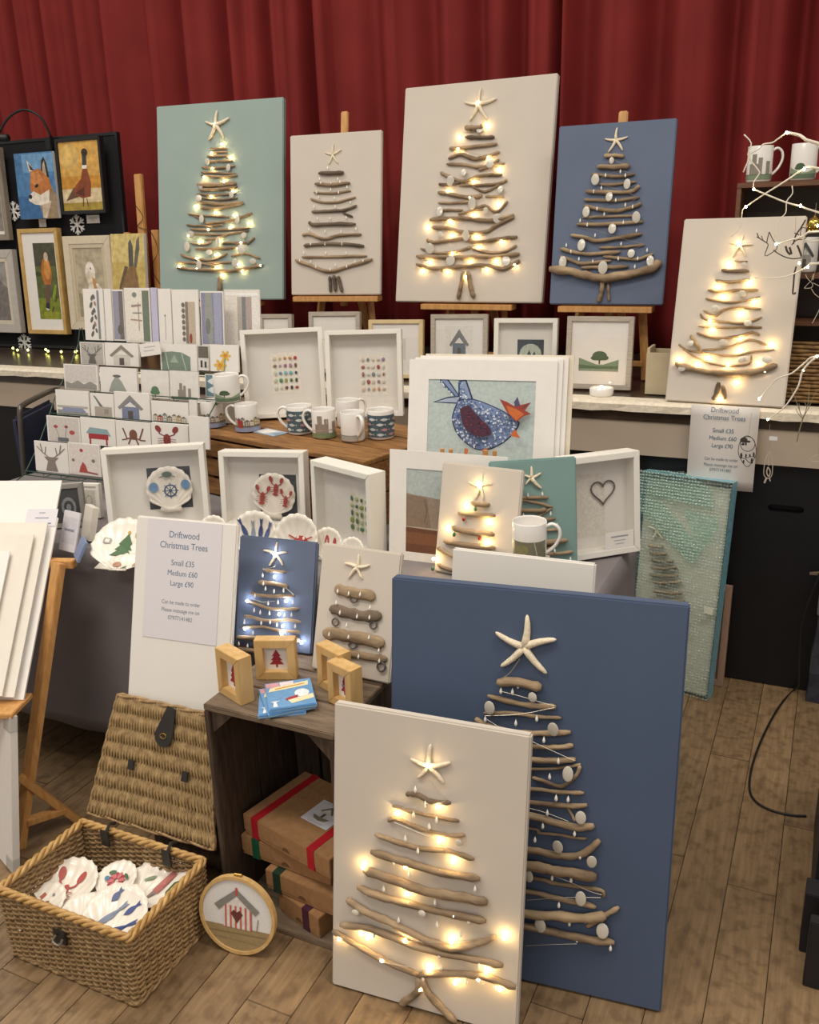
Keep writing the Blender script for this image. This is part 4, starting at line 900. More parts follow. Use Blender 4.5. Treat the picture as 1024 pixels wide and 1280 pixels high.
pb = at(310, 538, CZ); mug('china_mug', 'white mug with a red harbour house print under the hills mug', pb, 195, harb[::1]+sc([('#a5423c', rc(.2, .2, .36, .6))], 0, .05, 1, .75))
pt = ((pa[0]+pb[0])/2+.0, (pa[1]+pb[1])/2, CZ+.0935); mug('china_mug', 'white mug with a tree between hills balanced on top of two others', pt, 22, hills_m, r=.044)
p_ = at(376, 541, CZ); mug('fish_mug', 'grey-blue mug patterned with rows of fish, left of the castle mug', p_, 195, fishband(), r=.042)
p_ = at(406, 546, CZ); mug('china_mug', 'white mug with a brown castle print between the fish mugs', p_, 190, cast)
p_ = at(442, 550, CZ); mug('china_mug', 'white mug with its handle turned forward and a faint landscape print', p_, -35, sc(land, -.35, 0, .65, 1))
p_ = at(436, 533, CZ); mug('china_mug', 'plain white mug half hidden behind the castle mug', p_, 60, None)
p_ = at(477, 547, CZ); mug('fish_mug', 'grey-blue mug patterned with rows of fish at the right end of the crate', p_, 150, fishband(), r=.042)
lf = empty('leaflet', at(338, 541, CZ), rad(-18)); tag(lf, 'small blue printed leaflet lying on the crate in front of the mugs', 'leaflet')
MB().box2((-.055, -.03, 0), (.055, .03, .003)).build('paper', mat('leaflet_paper', '#a9bccb', .4), lf)
b = MB(); b.add([(-.05, -.02, .0034), (.0, -.028, .0034), (.02, .02, .0034), (-.04, .025, .0034)], [[0, 1, 2, 3]], 0, '#e9e4dc'); b.add([(.02, -.02, .0036), (.05, -.015, .0036), (.045, .02, .0036)], [[0, 1, 2]], 0, '#6f92ad'); b.build('print', mat_print(), lf)

# --- sea-glass and shell box frames
def pebbles(P, u0, v0, u1, v1, nx, nz, cols, y, name='sea_glass'):
    r = random.Random(5); me = disc_mesh(m_disc)
    for i in range(nx):
        for k in range(nz):
            c = cols[(i*nz+k) % len(cols)] if not callable(cols) else cols(i, k)
            m_ = mat('glass_'+c, c, .35, var=.08)
            mk = ('peb', c)
            if mk not in _sph:
                q = me.copy(); q.materials.clear(); q.materials.append(m_); _sph[mk] = q
            x = -P.w/2+P.w*(u0+(u1-u0)*(i+.5)/nx); z = P.h*(v0+(v1-v0)*(k+.5)/nz)
            inst(_sph[mk], name, P.root, (x, y, z), (rad(90), 0, rad(r.uniform(-30, 30))), (.0056*r.uniform(.8, 1.2), .0072*r.uniform(.7, 1.25), .0025))
g1 = framed('glass1', 'box_frame', 'deep white box frame with a grid of bright rainbow sea glass', 'framed art', .016, .07, m_whiteframe, m_backing, .045,
            [('#efe8da', rc(0, 0, 1, 1))], (.34, .27, .70, .73))
rows = [['#cfd4c9', '#c7cfb8', '#7a4d46', '#38363a', '#a12f38'], ['#c3d1b5', '#4f8a52', '#9aa352', '#4c6b34', '#3b5a3a'], ['#c7d0c0', '#6f92b4', '#8ab6c6', '#6fb0bb', '#2f3b4a'], ['#8f7468', '#b79ab0', '#9f6f86', '#a77f9f', '#6d4a40'], ['#d9cfae', '#dbc68a', '#c98f4a', '#cf8a4a', '#b3413a']]
pebbles(g1, .36, .29, .68, .71, 5, 5, lambda i, k: rows[k][i], .041)
g2 = framed('glass2', 'box_frame', 'deep white box frame with a grid of muted pink and grey sea glass', 'framed art', .016, .07, m_whiteframe, m_backing, .045,
            [('#ece4d7', rc(0, 0, 1, 1))], (.42, .24, .8, .72))
rows2 = [['#d9c7b4', '#8fa0b0', '#d3b68f', '#c98f6f', '#d0b8a8'], ['#c9d0bc', '#a54a45', '#d5c7b5', '#9a7f86', '#d8cfc0'], ['#9a6f72', '#c9d2c0', '#7f8088', '#c8cfc0', '#9a6a6c'], ['#a5625f', '#cfd6c7', '#d9d2c6', '#a1403f', '#cdd0c4'], ['#d2c6b8', '#7f8594', '#d8cdbd', '#cfcbc0', '#9585a8']]
pebbles(g2, .44, .27, .78, .7, 5, 5, lambda i, k: rows2[k][i], .041)
g3 = framed('box3', 'box_frame', 'deep white box frame with a grid of green sea glass, turned away beside the shells', 'framed art', .016, .06, m_whiteframe, m_backing, .035,
            [('#e6e2cf', rc(0, 0, 1, 1))], (.5, .2, .86, .68))
pebbles(g3, .52, .22, .84, .66, 4, 5, ['#5d7a4c', '#8a9c4e', '#3f5f4a', '#a9b884', '#54806a', '#c0c9a8'], .031)

# --- scallop shells
def shell_h(x, z, s, dep):
    """height of the inside surface; hinge at z=0, lip at z=s"""
    r = math.hypot(x, z-.5*s)/(.55*s)
    return dep*(min(1.2, r)**2)
def shell(parent, s, dep=.25, name='shell', nribs=11, ears=True):
    """scallop in local x,y; opens towards +z; hinge towards -y"""
    b = MB(); nt_, nr = 44, 9; vs = [(0, -.5*s, dep*s*.55)]; fs = []
    for i in range(nr):
        q = (i+1)/nr
        for k in range(nt_):
            th = rad(-128+256*k/(nt_-1)); # angle from +y about the centre
            R = .5*s*(1+.02*math.cos(nribs*2*th/1.2)*q)
            ex, ey = R*math.sin(th), R*math.cos(th)
            x, y = ex*q+0*(1-q), -.5*s+(ey+.5*s)*q
            rr_ = math.hypot(x, y)/(.5*s); z = dep*s*min(1.1, rr_)**2*.8+s*.012*math.cos(nribs*th*1.35)*q
            vs.append((x, y, z))
    for k in range(nt_-1): fs.append([0, 1+k+1, 1+k])
    for i in range(nr-1):
        for k in range(nt_-1):
            a = 1+i*nt_+k; fs.append([a, a+1, a+nt_+1, a+nt_])
    b.add(vs, fs)
    if ears:
        zz = dep*s*.75
        b.add([(-.26*s, -.52*s, zz), (.26*s, -.52*s, zz), (.2*s, -.36*s, zz*.7), (0, -.42*s, zz*.85), (-.2*s, -.36*s, zz*.7)], [[0, 1, 2, 3, 4]])
    o = b.build(name, m_shell, parent, smooth=True, solid=.0022); return o
def shell_art(parent, shapes, s, dep, lift=.003, name='decoupage'):
    b = MB()
    for i, (c, pl) in enumerate(shapes):
        vs = []
        cu, cv = sum(p[0] for p in pl)/len(pl), sum(p[1] for p in pl)/len(pl)
        for u, v in [(cu, cv)]+list(pl):
            x, y = (u-.5)*s, (v-.5)*s; rr_ = math.hypot(x, y)/(.5*s); vs.append((x, y, dep*s*min(1.1, rr_)**2*.8+lift+.0003*i))
        n_ = len(pl); b.add(vs, [[0, k+1, (k+1) % n_+1] for k in range(n_)], 0, c)
    return b.build(name, mat_print(), parent)
def put_shell(label, pos, s, tilt, rz, shapes=None, dep=.16, group=None, roll=0):
    o = empty('scallop_shell', pos); o.rotation_mode = 'XYZ'; o.rotation_euler = (rad(tilt), rad(roll), rad(rz)); tag(o, label, 'shell', group)
    shell(o, s, dep)
    if shapes: shell_art(o, shapes, s, dep)
    return o
def wheel(u, v, s, c='#3b5278'):
    o = [(c, el(u, v, s, s, 20)), ('#eee6d8', el(u, v, s*.78, s*.78, 20))]
    for k in range(8): a = k*math.pi/4; o.append((c, ln([(u, v), (u+1.25*s*math.cos(a), v+1.25*s*math.sin(a))], s*.12)))
    return o+[(c, el(u, v, s*.25))]
# shells mounted in the two front box frames are part of those frames
w1 = framed('box1', 'box_frame', 'deep white box frame with a ship-wheel scallop on a dark square', 'framed art', .016, .055, m_whiteframe, m_backing, .04,
            [('#3d434f', rc(0, 0, 1, 1))], (.40, .26, .83, .74))
s_ = .135; sh = empty('shell_mount'); sh.parent = w1.root; sh.location = (.115*w1.w, .034, .50*w1.h); sh.rotation_euler = (rad(90), 0, 0)
so = shell(w1.root, s_, .08, 'mounted_shell'); so.location = (.115*w1.w, .034, .50*w1.h); so.rotation_euler = (rad(90), 0, 0)
da = shell_art(w1.root, wheel(.52, .45, .14)+[('#6f94bd', el(.17, .55, .1, .11)), ('#6f94bd', el(.86, .58, .1, .11)), ('#6a7a70', el(.48, .82, .11, .07))]+[('#6a7a70', ln([(.48, .82), (.48+.17*sx, .76)], .02)) for sx in (-1, 1)], s_, .08); da.location = so.location; da.rotation_euler = so.rotation_euler
bpy.data.objects.remove(sh)
w2 = framed('box2', 'box_frame', 'deep white box frame with a red lobster scallop on a dark square', 'framed art', .016, .055, m_whiteframe, m_backing, .04,
            [('#3d434f', rc(0, 0, 1, 1))], (.42, .12, .86, .68))
so = shell(w2.root, s_, .08, 'mounted_shell'); so.location = (.10*w2.w, .034, .42*w2.h); so.rotation_euler = (rad(90), rad(8), 0)
da = shell_art(w2.root, a_lobster('#a8453f', .53, .5, .42)+a_lobster('#a8453f', .25, .27, .42)+a_lobster('#a8453f', .8, .3, .38), s_, .08); da.location = so.location; da.rotation_euler = so.rotation_euler
# shells on the table
def tpos(px, py, z): p = onz(px, py, z); return (p[0], p[1], z)
fishes = sum([a_fish(c, u, v, .5, .1, rad(a)) for c, u, v, a in (('#3f4f7d', .25, .6, 115), ('#8f97a8', .45, .55, 92), ('#3f4a78', .62, .6, 85), ('#58658f', .78, .55, 70))], [])
put_shell('white scallop with blue sardines standing behind the small slate blue canvas', tpos(320, 668, .80), .13, 70, 14, fishes)
crab = [('#b8483c', el(.58, .42, .17, .13)), ('#e9e0d4', el(.5, .5, .03, .04)), ('#e9e0d4', el(.64, .5, .03, .04))]+[('#b8483c', ln([(.58, .42), (.58+sx*.28, .42+dy)], .03)) for sx in (-1, 1) for dy in (-.14, -.02, .12)]
put_shell('white scallop with a red crab between the two small crate canvases', tpos(373, 672, .80), .13, 70, 6, crab)
put_shell('small white scallop with red mussels beside the green sea-glass frame', tpos(411, 680, .782), .09, 68, 2, [('#b3474d', el(.45, .55, .07, .22)), ('#d9c9bf', el(.45, .55, .02, .16)), ('#b3474d', el(.72, .52, .06, .2))])
put_shell('plain small white scallop at the foot of the green sea-glass frame', tpos(441, 689, .776), .075, 64, -2)
put_shell('plain white scallop edge showing behind the price sheet canvas', tpos(268, 664, .785), .09, 68, 14)
xt = a_xmas('#4b6b45', .58, .22, .5)+[('#c9a659', el(.58, .74, .03)), ('#b3a27c', el(.8, .7, .09)), ('#efe6d6', el(.8, .7, .055)), ('#a5a09c', rc(.17, .5, .3, .6)), ('#efe6d6', rc(.2, .52, .27, .58))]
put_shell('large white scallop with a green Christmas tree at the left end of the table', tpos(152, 682, .775), .165, 38, 10, xt, .12)
put_shell('small scallop dish with brown bird prints in front of the Christmas tree shell', tpos(158, 708, .748), .095, 6, 15, [('#b58a72', el(.25, .45, .1, .16)), ('#5c6b4a', [(.45, .2), (.6, .2), (.52, .5)]), ('#b58a72', el(.78, .5, .08, .14))], .2)

# --- heart frame
hf = framed('heart', 'box_frame', 'deep cream box frame holding a small twig heart at the right end of the table', 'framed art', .017, .06, m_whiteframe, m_backing, .04, [('#e0d9cc', rc(0, 0, 1, 1))], (.2, .18, .62, .8))
ht = [(16*math.sin(t)**3, 13*math.cos(t)-5*math.cos(2*t)-2*math.cos(3*t)-math.cos(4*t)) for t in [2*math.pi*i/28 for i in range(29)]]
MB().tube([(.02+x*.0022, .036, .62*hf.h+z*.0022) for x, z in ht], .0022, 6, cap=False).build('twig_heart', mat('brown_twig', '#5d4a3b', .8), hf.root)
MB().box2((.005, .0015, .018), (.09, .0028, .062)).build('info_card', m_card, hf.root)
art(hf.root, [('#9a97a5', rc(.2, .68, .8, .76)), ('#b5b2bb', rc(.3, .45, .7, .5)), ('#b5b2bb', rc(.35, .25, .65, .3))], .085, .044, .005, .018, .0012)

# --- mounted prints: hen stack, cliff print
def mounted(key, name, label, win, shapes, fit=None, t=.004, mm=None, wnd_r=.008, cat='mounted print', w=None, h=None, glassy=False):
    P = Panel(name, label, cat, key, fit=fit, t=t, w=w, h=h)
    u0, v0, u1, v1 = win
    x0, x1, z0, z1 = -P.w/2+u0*P.w, -P.w/2+u1*P.w, v0*P.h, v1*P.h
    b = MB(); O = [(-P.w/2, 0), (P.w/2, 0), (P.w/2, P.h), (-P.w/2, P.h)]; I = [(x0, z0), (x1, z0), (x1, z1), (x0, z1)]
    for k in range(4): k2 = (k+1) % 4; b.prism([O[k], O[k2], I[k2], I[k]], 0, t*.5)
    b.build('mount', mm or m_card, P.root)
    bk_ = MB().box2((-P.w/2, t*.5+.0002, 0), (P.w/2, t, P.h)).build('backing', mm or m_card, P.root)
    if shapes: art(bk_, shapes, x1-x0, z1-z0, x0, z0, t*.5-.0001, step=.00006)
    return P
Ch = crop(500, 430, 4.876)
hk = FIT['hen']
def henart():
    w0 = [(185, 212), (800, 232), (765, 690), (150, 650)]
    q0 = [Vector(v) for v in w0]
    def U(p):  # window pixel -> unit square (bilinear inverse, a few steps)
        u, v = .5, .5
        for _ in range(12):
            a = q0[3]*(1-u)*(1-v)+q0[2]*u*(1-v)+q0[1]*u*v+q0[0]*(1-u)*v
            du = (q0[2]-q0[3])*(1-v)+(q0[1]-q0[0])*v; dv = (q0[0]-q0[3])*(1-u)+(q0[1]-q0[2])*u
            e_ = Vector(p)-a; det = du.x*dv.y-du.y*dv.x
            u += (e_.x*dv.y-e_.y*dv.x)/det; v += (du.x*e_.y-du.y*e_.x)/det
        return (u, v)
    body = [(350, 330), (440, 325), (560, 370), (640, 415), (700, 465), (650, 540), (580, 590), (510, 615), (440, 610), (370, 560), (325, 500), (310, 430), (330, 370)]
    body = [tuple(v)[:2] for v in smooth_path([(x, y, 0) for x, y in body+[body[0]]], 3)][:-1]
    wing = [(370, 380), (420, 362), (455, 400), (500, 450), (540, 490), (540, 530), (470, 535), (410, 505), (380, 455)]
    wing = [tuple(v)[:2] for v in smooth_path([(x, y, 0) for x, y in wing+[wing[0]]], 3)][:-1]
    o = [('#b9c6c2', rc(0, 0, 1, 1))]
    P_ = lambda pts: [U(p) for p in pts]
    out = '#2c3550'
    o += [(out, P_([(245, 212), (300, 214), (375, 330), (345, 325)])), ('#7f93b8', P_([(258, 216), (292, 218), (362, 318), (345, 315)])),
          (out, P_([(358, 222), (405, 218), (442, 335), (350, 345)])), ('#8d9fc0', P_([(366, 228), (398, 226), (430, 330), (360, 335)])),
          (out, P_([(200, 340), (290, 312), (370, 305), (360, 352), (290, 348)])), ('#a9b6cb', P_([(220, 338), (290, 320), (360, 313), (350, 345)])),
          (out, P_(body))]
    c = Vector((480, 470)); inner = [tuple(c+(Vector(p)-c)*.955) for p in body]
    o += [('#7d90b5', P_(inner))]
    r = random.Random(9)
    def inside(p, poly):
        k = False
        for a, b_ in zip(poly, poly[1:]+poly[:1]):
            if (a[1] > p[1]) != (b_[1] > p[1]) and p[0] < (b_[0]-a[0])*(p[1]-a[1])/(b_[1]-a[1])+a[0]: k = not k
        return k
    for _ in range(620):
        p = (r.uniform(310, 700), r.uniform(325, 615))
        if inside(p, inner) and not inside(p, wing): o.append((r.choice(('#d3dae6', '#4c5f92', '#c5cfdf', '#5f74a6', '#e2e6ec', '#46527c')), P_(el(p[0], p[1], r.uniform(4, 8), r.uniform(3, 6), 6, r.random()*3))))
    for _ in range(60):
        t = r.random(); p = (255+t*95, 220+t*100) if r.random() < .5 else (375+r.uniform(-8, 40)*t, 230+95*t)
        o.append((r.choice(('#dfe4ec', '#4c5f92')), P_(el(p[0]+r.uniform(-8, 8), p[1], 5, 4, 6))))
    o.append(('#4b2237', P_(wing)))
    for _ in range(70):
        p = (r.uniform(370, 540), r.uniform(362, 535))
        if inside(p, [tuple(Vector((460, 450))+(Vector(q)-Vector((460, 450)))*.9) for q in wing]): o.append((r.choice(('#7a2f3a', '#2f1c3a', '#5d2b4a')), P_(el(p[0], p[1], 7, 5, 6, r.random()*3))))
    o += [('#9c3a2a', P_([(600, 330), (640, 345), (680, 370), (700, 315), (715, 365), (775, 350), (740, 395), (772, 415), (735, 425), (690, 458), (640, 405)])), ('#c8692f', P_([(635, 365), (690, 385), (735, 415), (690, 450), (650, 410)])), ('#4a4a6e', P_([(700, 318), (712, 368), (690, 375), (680, 350)])), ('#4a3f60', P_([(775, 350), (735, 370), (715, 392)])),
          ('#c8642c', P_([(680, 498), (708, 550), (652, 535)])), ('#c96f38', P_([(390, 600), (412, 605), (396, 668), (378, 668)])), ('#c96f38', P_([(490, 612), (520, 600), (512, 690), (500, 690)]))]
    return o
hen = mounted('hen', 'hen_print', 'mounted print of a blue speckled hen at the front of the print stack', (.138, .245, .865, .85), henart(), t=.005)
x, y, z, yw, le, w_, h_ = hk
for k in range(3):
    o = Panel('mounted_print', ('blank mounted print directly behind the hen print', 'blank mounted print in the middle of the stack behind the hen print', 'rearmost blank mounted print of the stack behind the hen print')[k], 'mounted print', fit=(x+.012*(k+1), y+.009*(k+1), z, yw, le, w_, h_+.004*(k+1)), t=.006)
    MB().box2((-w_/2, 0, 0), (w_/2, .005, h_+.004*(k+1))).build('mount', m_card if k < 2 else mat('ivory_card', '#ded3bf', .6), o.root)
# print rack with dowels
rk = empty('print_rack', (x, y, TZ), rad(yw)); tag(rk, 'wooden print rack with upright dowels holding the hen print stack', 'rack')
MB().box2((-.17, -.03, 0), (.17, .16, .02)).build('base', m_easel, rk, bevel=.002)
MB().box2((-.16, -.005, .02), (.16, .12, .158)).build('riser', m_easel, rk, bevel=.002)
for px in (-.092, -.068, .028, .052):
    MB().tube([(px, -.016, .02), (px, -.016, .282)], .006, 8).build('dowel', m_easel, rk)
MB().beam((0, .15, .02), (0, .22, .42), .2, .012).build('back_rest', m_easel, rk)
cl = [('#b3bdb8', rc(0, 0, 1, 1)), ('#9a8876', [(0, .3), (1, .28), (1, .56), (.85, .58), (.7, .64), (.6, .68), (.4, .66), (.25, .68), (.1, .69), (0, .71)]), ('#8a7664', [(.0, .3), (.3, .3), (.25, .66), (.1, .68), (0, .69)]), ('#6f5f50', ln([(.22, .65), (.25, .5), (.22, .36)], .012)), ('#6f5f50', ln([(.45, .66), (.44, .5)], .01)), ('#6f5f50', ln([(.62, .66), (.6, .48)], .014)), ('#b7a793', rc(0, .26, 1, .31)), ('#5a6b7c', [(.6, .28), (1, .28), (1, .1), (.75, .2)]), ('#6d4630', [(0, 0), (1, 0), (1, .08), (.72, .2), (.55, .28), (0, .3)]), ('#7f5338', [(0, .1), (.5, .1), (.4, .24), (0, .24)]), ('#b9ada0', ln([(.52, .29), (.72, .19), (1, .06)], .025))]
mounted('cliff', 'cliff_print', 'mounted print of brown sea cliffs behind the small lit cream canvas', (.15, .08, .88, .84), cl, fit=(-.875, 2.045, TZ, 2.6, 6.5, .324, .298))

# --- blank canvas and table mug
P = Panel('blank_canvas', 'plain white canvas behind the large navy one, top edge level with the table', 'canvas', 'blank', t=.016)
canvas_panel(P, m_white); 
mug('china_mug', 'white mug with a green field print in front of the small teal canvas', (-.612, 1.945, .826), 14, sc([('#7d7c66', rc(0, .0, 1, .55)), ('#8f8a62', el(.3, .3, .18, .16)), ('#c9c5b4', ln([(.62, .55), (.72, 0)], .02))], .05, .14, .95, .95), r=.041, h=.1)

bx = empty('card_box', (-.612, 1.945, TZ+.002), rad(8)); tag(bx, 'small white card box under the field-print mug', 'box')
MB().box2((-.042, -.042, 0), (.042, .038, .078)).build('body', m_card, bx, bevel=.001)
MB().box2((-.044, -.044, .06), (.044, .04, .0835)).build('lid', m_card, bx, bevel=.001)

bx = empty('card_box', (-.634, 2.071, TZ+.002), rad(32)); tag(bx, 'flat white card box under the small teal canvas', 'box')
MB().box2((-.108, -.01, 0), (.108, .045, .012)).build('body', m_card, bx, bevel=.001)
MB().box2((-.11, -.012, .007), (.11, .047, .0155)).build('lid', m_card, bx, bevel=.001)
# ------------------------------------------------------------------ greeting card rack
m_rackw = mat('green_wire', '#2f4a3c', .45)
RY = [2.20, 2.285, 2.37, 2.455, 2.54, 2.625]
ROWY = [588, 552, 516, 487, 457, 427]
rk2 = empty('card_rack', (-2.2, 2.4, TZ)); tag(rk2, 'stepped green wire rack of greeting cards on the table', 'card rack')
ro = Vector((-2.2, 2.4, TZ)); steps = []
for k in range(6):
    pl = ony((38, 55, 68, 77, 93, 104)[k], ROWY[k]+3, RY[k]); xr = (-1.87, -1.87, -1.87, -1.86, -1.86, -1.84)[k]
    steps.append((pl[0], xr, RY[k], pl[2]))
xl = min(s[0] for s in steps)-.01; zs0 = [s[3] for s in steps]
def zrow(k): return zs0[k]
b = MB()
for x in (xl, -1.87):
    b = MB(); b.tube([Vector((x, RY[0]-.02, TZ+.005))-ro]+[Vector(((steps[k][0]-.006) if x == xl else x, RY[k]-.02, zs0[k]))-ro for k in range(6)]+[Vector(((steps[-1][0]-.006) if x == xl else x, RY[-1]+.0, zs0[-1]+.06))-ro], .0022, 5)
    b.tube([Vector(((steps[-1][0]-.006) if x == xl else x, RY[-1]+.01, zs0[-1]+.06))-ro, Vector((x, RY[-1]+.06, TZ+.004))-ro], .0022, 5)
    b.build('side_wire', m_rackw, rk2)
for k in range(6):
    b = MB()
    for dy, dz in ((-.016, .0), (.02, .0), (-.018, .016)): b.tube([Vector((steps[k][0]-.006, RY[k]+dy, zs0[k]-.004+dz))-ro, Vector((-1.87, RY[k]+dy, zs0[k]-.004+dz))-ro], .0018, 5)
    for j in range(9):
        x = steps[k][0]+(-1.87-steps[k][0])*j/8; b.tube([Vector((x, RY[k]-.018, zs0[k]+.012))-ro, Vector((x, RY[k]-.016, zs0[k]-.004))-ro, Vector((x, RY[k]+.02, zs0[k]-.004))-ro], .0012, 4)
    b.build('shelf_wire', m_rackw, rk2)
def card(row, x0, x1, yt, yb, shapes, label, th=.006, bg=None, rot=0, dy=0, group=None):
    Y = RY[row]+dy; a, c = ony(x0, yb, Y), ony(x1, yb, Y); t_ = ony((x0+x1)/2, yt, Y+.01)
    z = max(zs0[row]-.002, min(a[2], c[2])) if dy == 0 else min(a[2], c[2])
    w_ = max(.02, c[0]-a[0]-.002); h_ = max(.03, t_[2]-z)
    P = Panel('greeting_card', label, 'card', fit=((a[0]+c[0])/2, Y, z, 0, 6, w_, h_), t=th, group=group)
    P.root.rotation_euler.rotate_axis('Y', rad(rot))
    co_ = MB().box2((-w_/2, 0, 0), (w_/2, th, h_)).build('card', bg or m_card, P.root)
    if shapes: art(co_, shapes, w_*.92, h_*.94, -w_*.46, h_*.03)
    return P
m_lilac = mat('lilac_envelope', '#c3c0d6', .6)
m_sleeve = mat('shiny_sleeve_card', '#e6e1da', .12)
# top row, tall cards turned on their side
card(5, 107, 132, 361, 425, a_leafcol(), 'tall card with a column of dark leaves in the top rack row')
card(5, 133, 142, 361, 426, None, 'blank white card back beside the leaf column card', bg=m_card)
card(5, 143, 157, 362, 426, [('#9a98a8', rc(0, 0, .6, 1)), ('#77716f', rc(.6, 0, 1, 1)), ('#6c685f', el(.62, .2, .25, .1))], 'tall card with a grey lilac shore print in the top rack row')
card(5, 158, 190, 360, 428, [('#ebe4d8', rc(0, 0, 1, 1)), ('#75806f', rc(.72, 0, 1, .98)), ('#b39a8f', ln([(.55, .2), (.55, .75)], .04)), ('#b39a8f', ln([(.2, .42), (.68, .4)], .03)), ('#a58f86', ln([(.25, .68), (.66, .7)], .04)), ('#8a8d85', el(.4, .9, .1, .05)), ('#8a8d85', ln([(.3, .55), (.68, .55)], .02))], 'tall card with a sideways ship print and green band in the top rack row')
card(5, 191, 199, 360, 429, None, 'stack of lilac envelopes on edge in the top rack row', bg=m_lilac, th=.012)
card(5, 200, 216, 361, 430, [('#8f8a80', ln([(.5, .05), (.52, .5)], .03)), ('#7d786f', el(.5, .52, .06, .02))], 'pale tall card with one thin stalk in the top rack row')
card(5, 217, 250, 362, 431, [('#8c7f74', rc(.5, 0, .62, .8)), ('#c4b5a0', rc(.62, 0, .9, .8)), ('#9a4a40', el(.7, .1, .06, .1))]+[('#7c746c', el(.42, .08+.11*k, .07, .045)) for k in range(7)], 'tall card with a sideways row of tiny beach huts in the top rack row')
card(5, 252, 281, 364, 432, [('#8f8fa6', rc(0, 0, 1, 1)), ('#9d9f99', [(.2, 1), (.5, 1), (.55, .4), (.5, 0), (.35, 0), (.15, .4)]), ('#7e807a', el(.3, .35, .12, .16)), ('#a5a7bd', rc(.6, 0, .95, 1))], 'tall card with a lilac and grey rocky coast in the top rack row')
card(5, 282, 326, 362, 434, [('#e9e4dd', rc(0, 0, 1, 1)), ('#bcb5a9', rc(.36, .1, .5, .9)), ('#83868a', rc(.5, 0, .62, .9)), ('#b3a39c', rc(.62, 0, .8, .9)), ('#f6f4f0', rc(0, .92, 1, .97))], 'tall card in a shiny clear sleeve with grey stripes in the top row', bg=m_sleeve, dy=.075)
# second row
card(4, 101, 131, 428, 455, [('#b8b3ab', rc(0, 0, 1, 1))]+a_stag('#6c6762', .5, 0, .95), 'card with a grey etched stag in the second rack row')
card(4, 132, 174, 429, 457, a_hut('#8d887c', '#d3cdc2', .5, .02, .95), 'card with a plain grey beach hut in the second rack row', th=.01)
card(4, 176, 202, 428, 444, [('#b3aeb4', ln([(.2, .7), (.8, .7)], .05)), ('#b3aeb4', ln([(.15, .4), (.7, .4)], .05))], 'tilted handwritten note clipped to the second rack row', th=.002, rot=-8, dy=-.02)
card(4, 201, 247, 431, 463, [('#7f9080', [(0, 0), (.85, 0), (.85, .55), (.6, .72), (.3, .75), (0, .7)]), ('#cdd3c8', ln([(.12, .7), (.2, 0)], .02)), ('#cdd3c8', ln([(.6, .7), (.72, 0)], .02)), ('#a8b3a4', [(.25, .3), (.5, .3), (.38, .62)])], 'card with a green field and tent shape in the second rack row', th=.01)
card(4, 248, 262, 432, 463, [('#6e675f', rc(0, .5, 1, 1)), ('#dcd8d2', rc(0, .1, 1, .5)), ('#3f3c3a', rc(.2, .1, .4, .4)), ('#3f3c3a', rc(.6, .1, .8, .35))], 'narrow card with a dark monochrome scene in the second rack row')
card(4, 263, 299, 431, 464, a_flower(.55, .6, .26)+a_flower(.35, .22, .3)+[('#7c9a5a', ln([(.5, .0), (.54, .5)], .03))], 'white card with two yellow daffodils in the second rack row', dy=-.02)
# third row
card(3, 81, 123, 456, 486, [('#d6cfc9', rc(0, .3, 1, 1)), ('#9c9790', [(0, 0), (1, 0), (1, .2), (.8, .34), (.6, .2), (.4, .36), (.2, .22), (0, .3)])], 'card with low grey rocks in the third rack row', th=.009)
card(3, 126, 172, 460, 490, [('#9ea49c', [(.2, 0), (.75, 0), (.6, .45), (.5, .62), (.4, .62), (.3, .4)]), ('#6d6f6a', el(.46, .68, .12, .06))], 'card with a grey haystack in the third rack row', th=.009)
card(3, 177, 212, 463, 497, a_tree('#5f8060', .5, .0, .5), 'card with a small green tree in the third rack row', bg=m_sleeve)
card(3, 213, 249, 464, 500, a_castle('#918a80', .5, .05, .6), 'card with a grey ruined castle in the third rack row', bg=m_sleeve)
card(3, 257, 282, 468, 496, [('#6f8b98', rc(0, 0, 1, 1))]+a_fish('#dfe6e6', .5, .7, .85, .3)+a_fish('#dfe6e6', .5, .3, .85, .3), 'blue card with two white fish in the third rack row', dy=.05)
# fourth row
card(2, 71, 112, 488, 518, [('#9a978f', [(0, 0), (1, 0), (1, .12), (0, .2)]), ('#8f97b3', [(.12, .1), (.95, .14), (.8, .34), (.2, .34)]), ('#b7b1a5', rc(0, .3, 1, .38))], 'card with a blue-grey boat shape in the fourth rack row')
card(2, 114, 143, 492, 521, [('#b3a99c', rc(.15, 0, .95, .45)), ('#7c7b78', [(.1, .95), (.2, .9), (.55, .45), (.4, .45)]), ('#9a8f86', rc(.6, .15, .8, .35))], 'card with a slanting grey oar over a brown hut in the fourth rack row')
card(2, 144, 188, 491, 524, a_hut('#8f8b86', '#7f86a0', .45, 0, .95), 'card with a blue-walled beach hut in the fourth rack row', th=.012)
card(2, 190, 236, 502, 529, a_town(0, 1, .05), 'card with a terrace of coloured houses in the fourth rack row')
card(2, 237, 247, 500, 530, None, 'blank white card end in the fourth rack row', bg=m_sleeve)
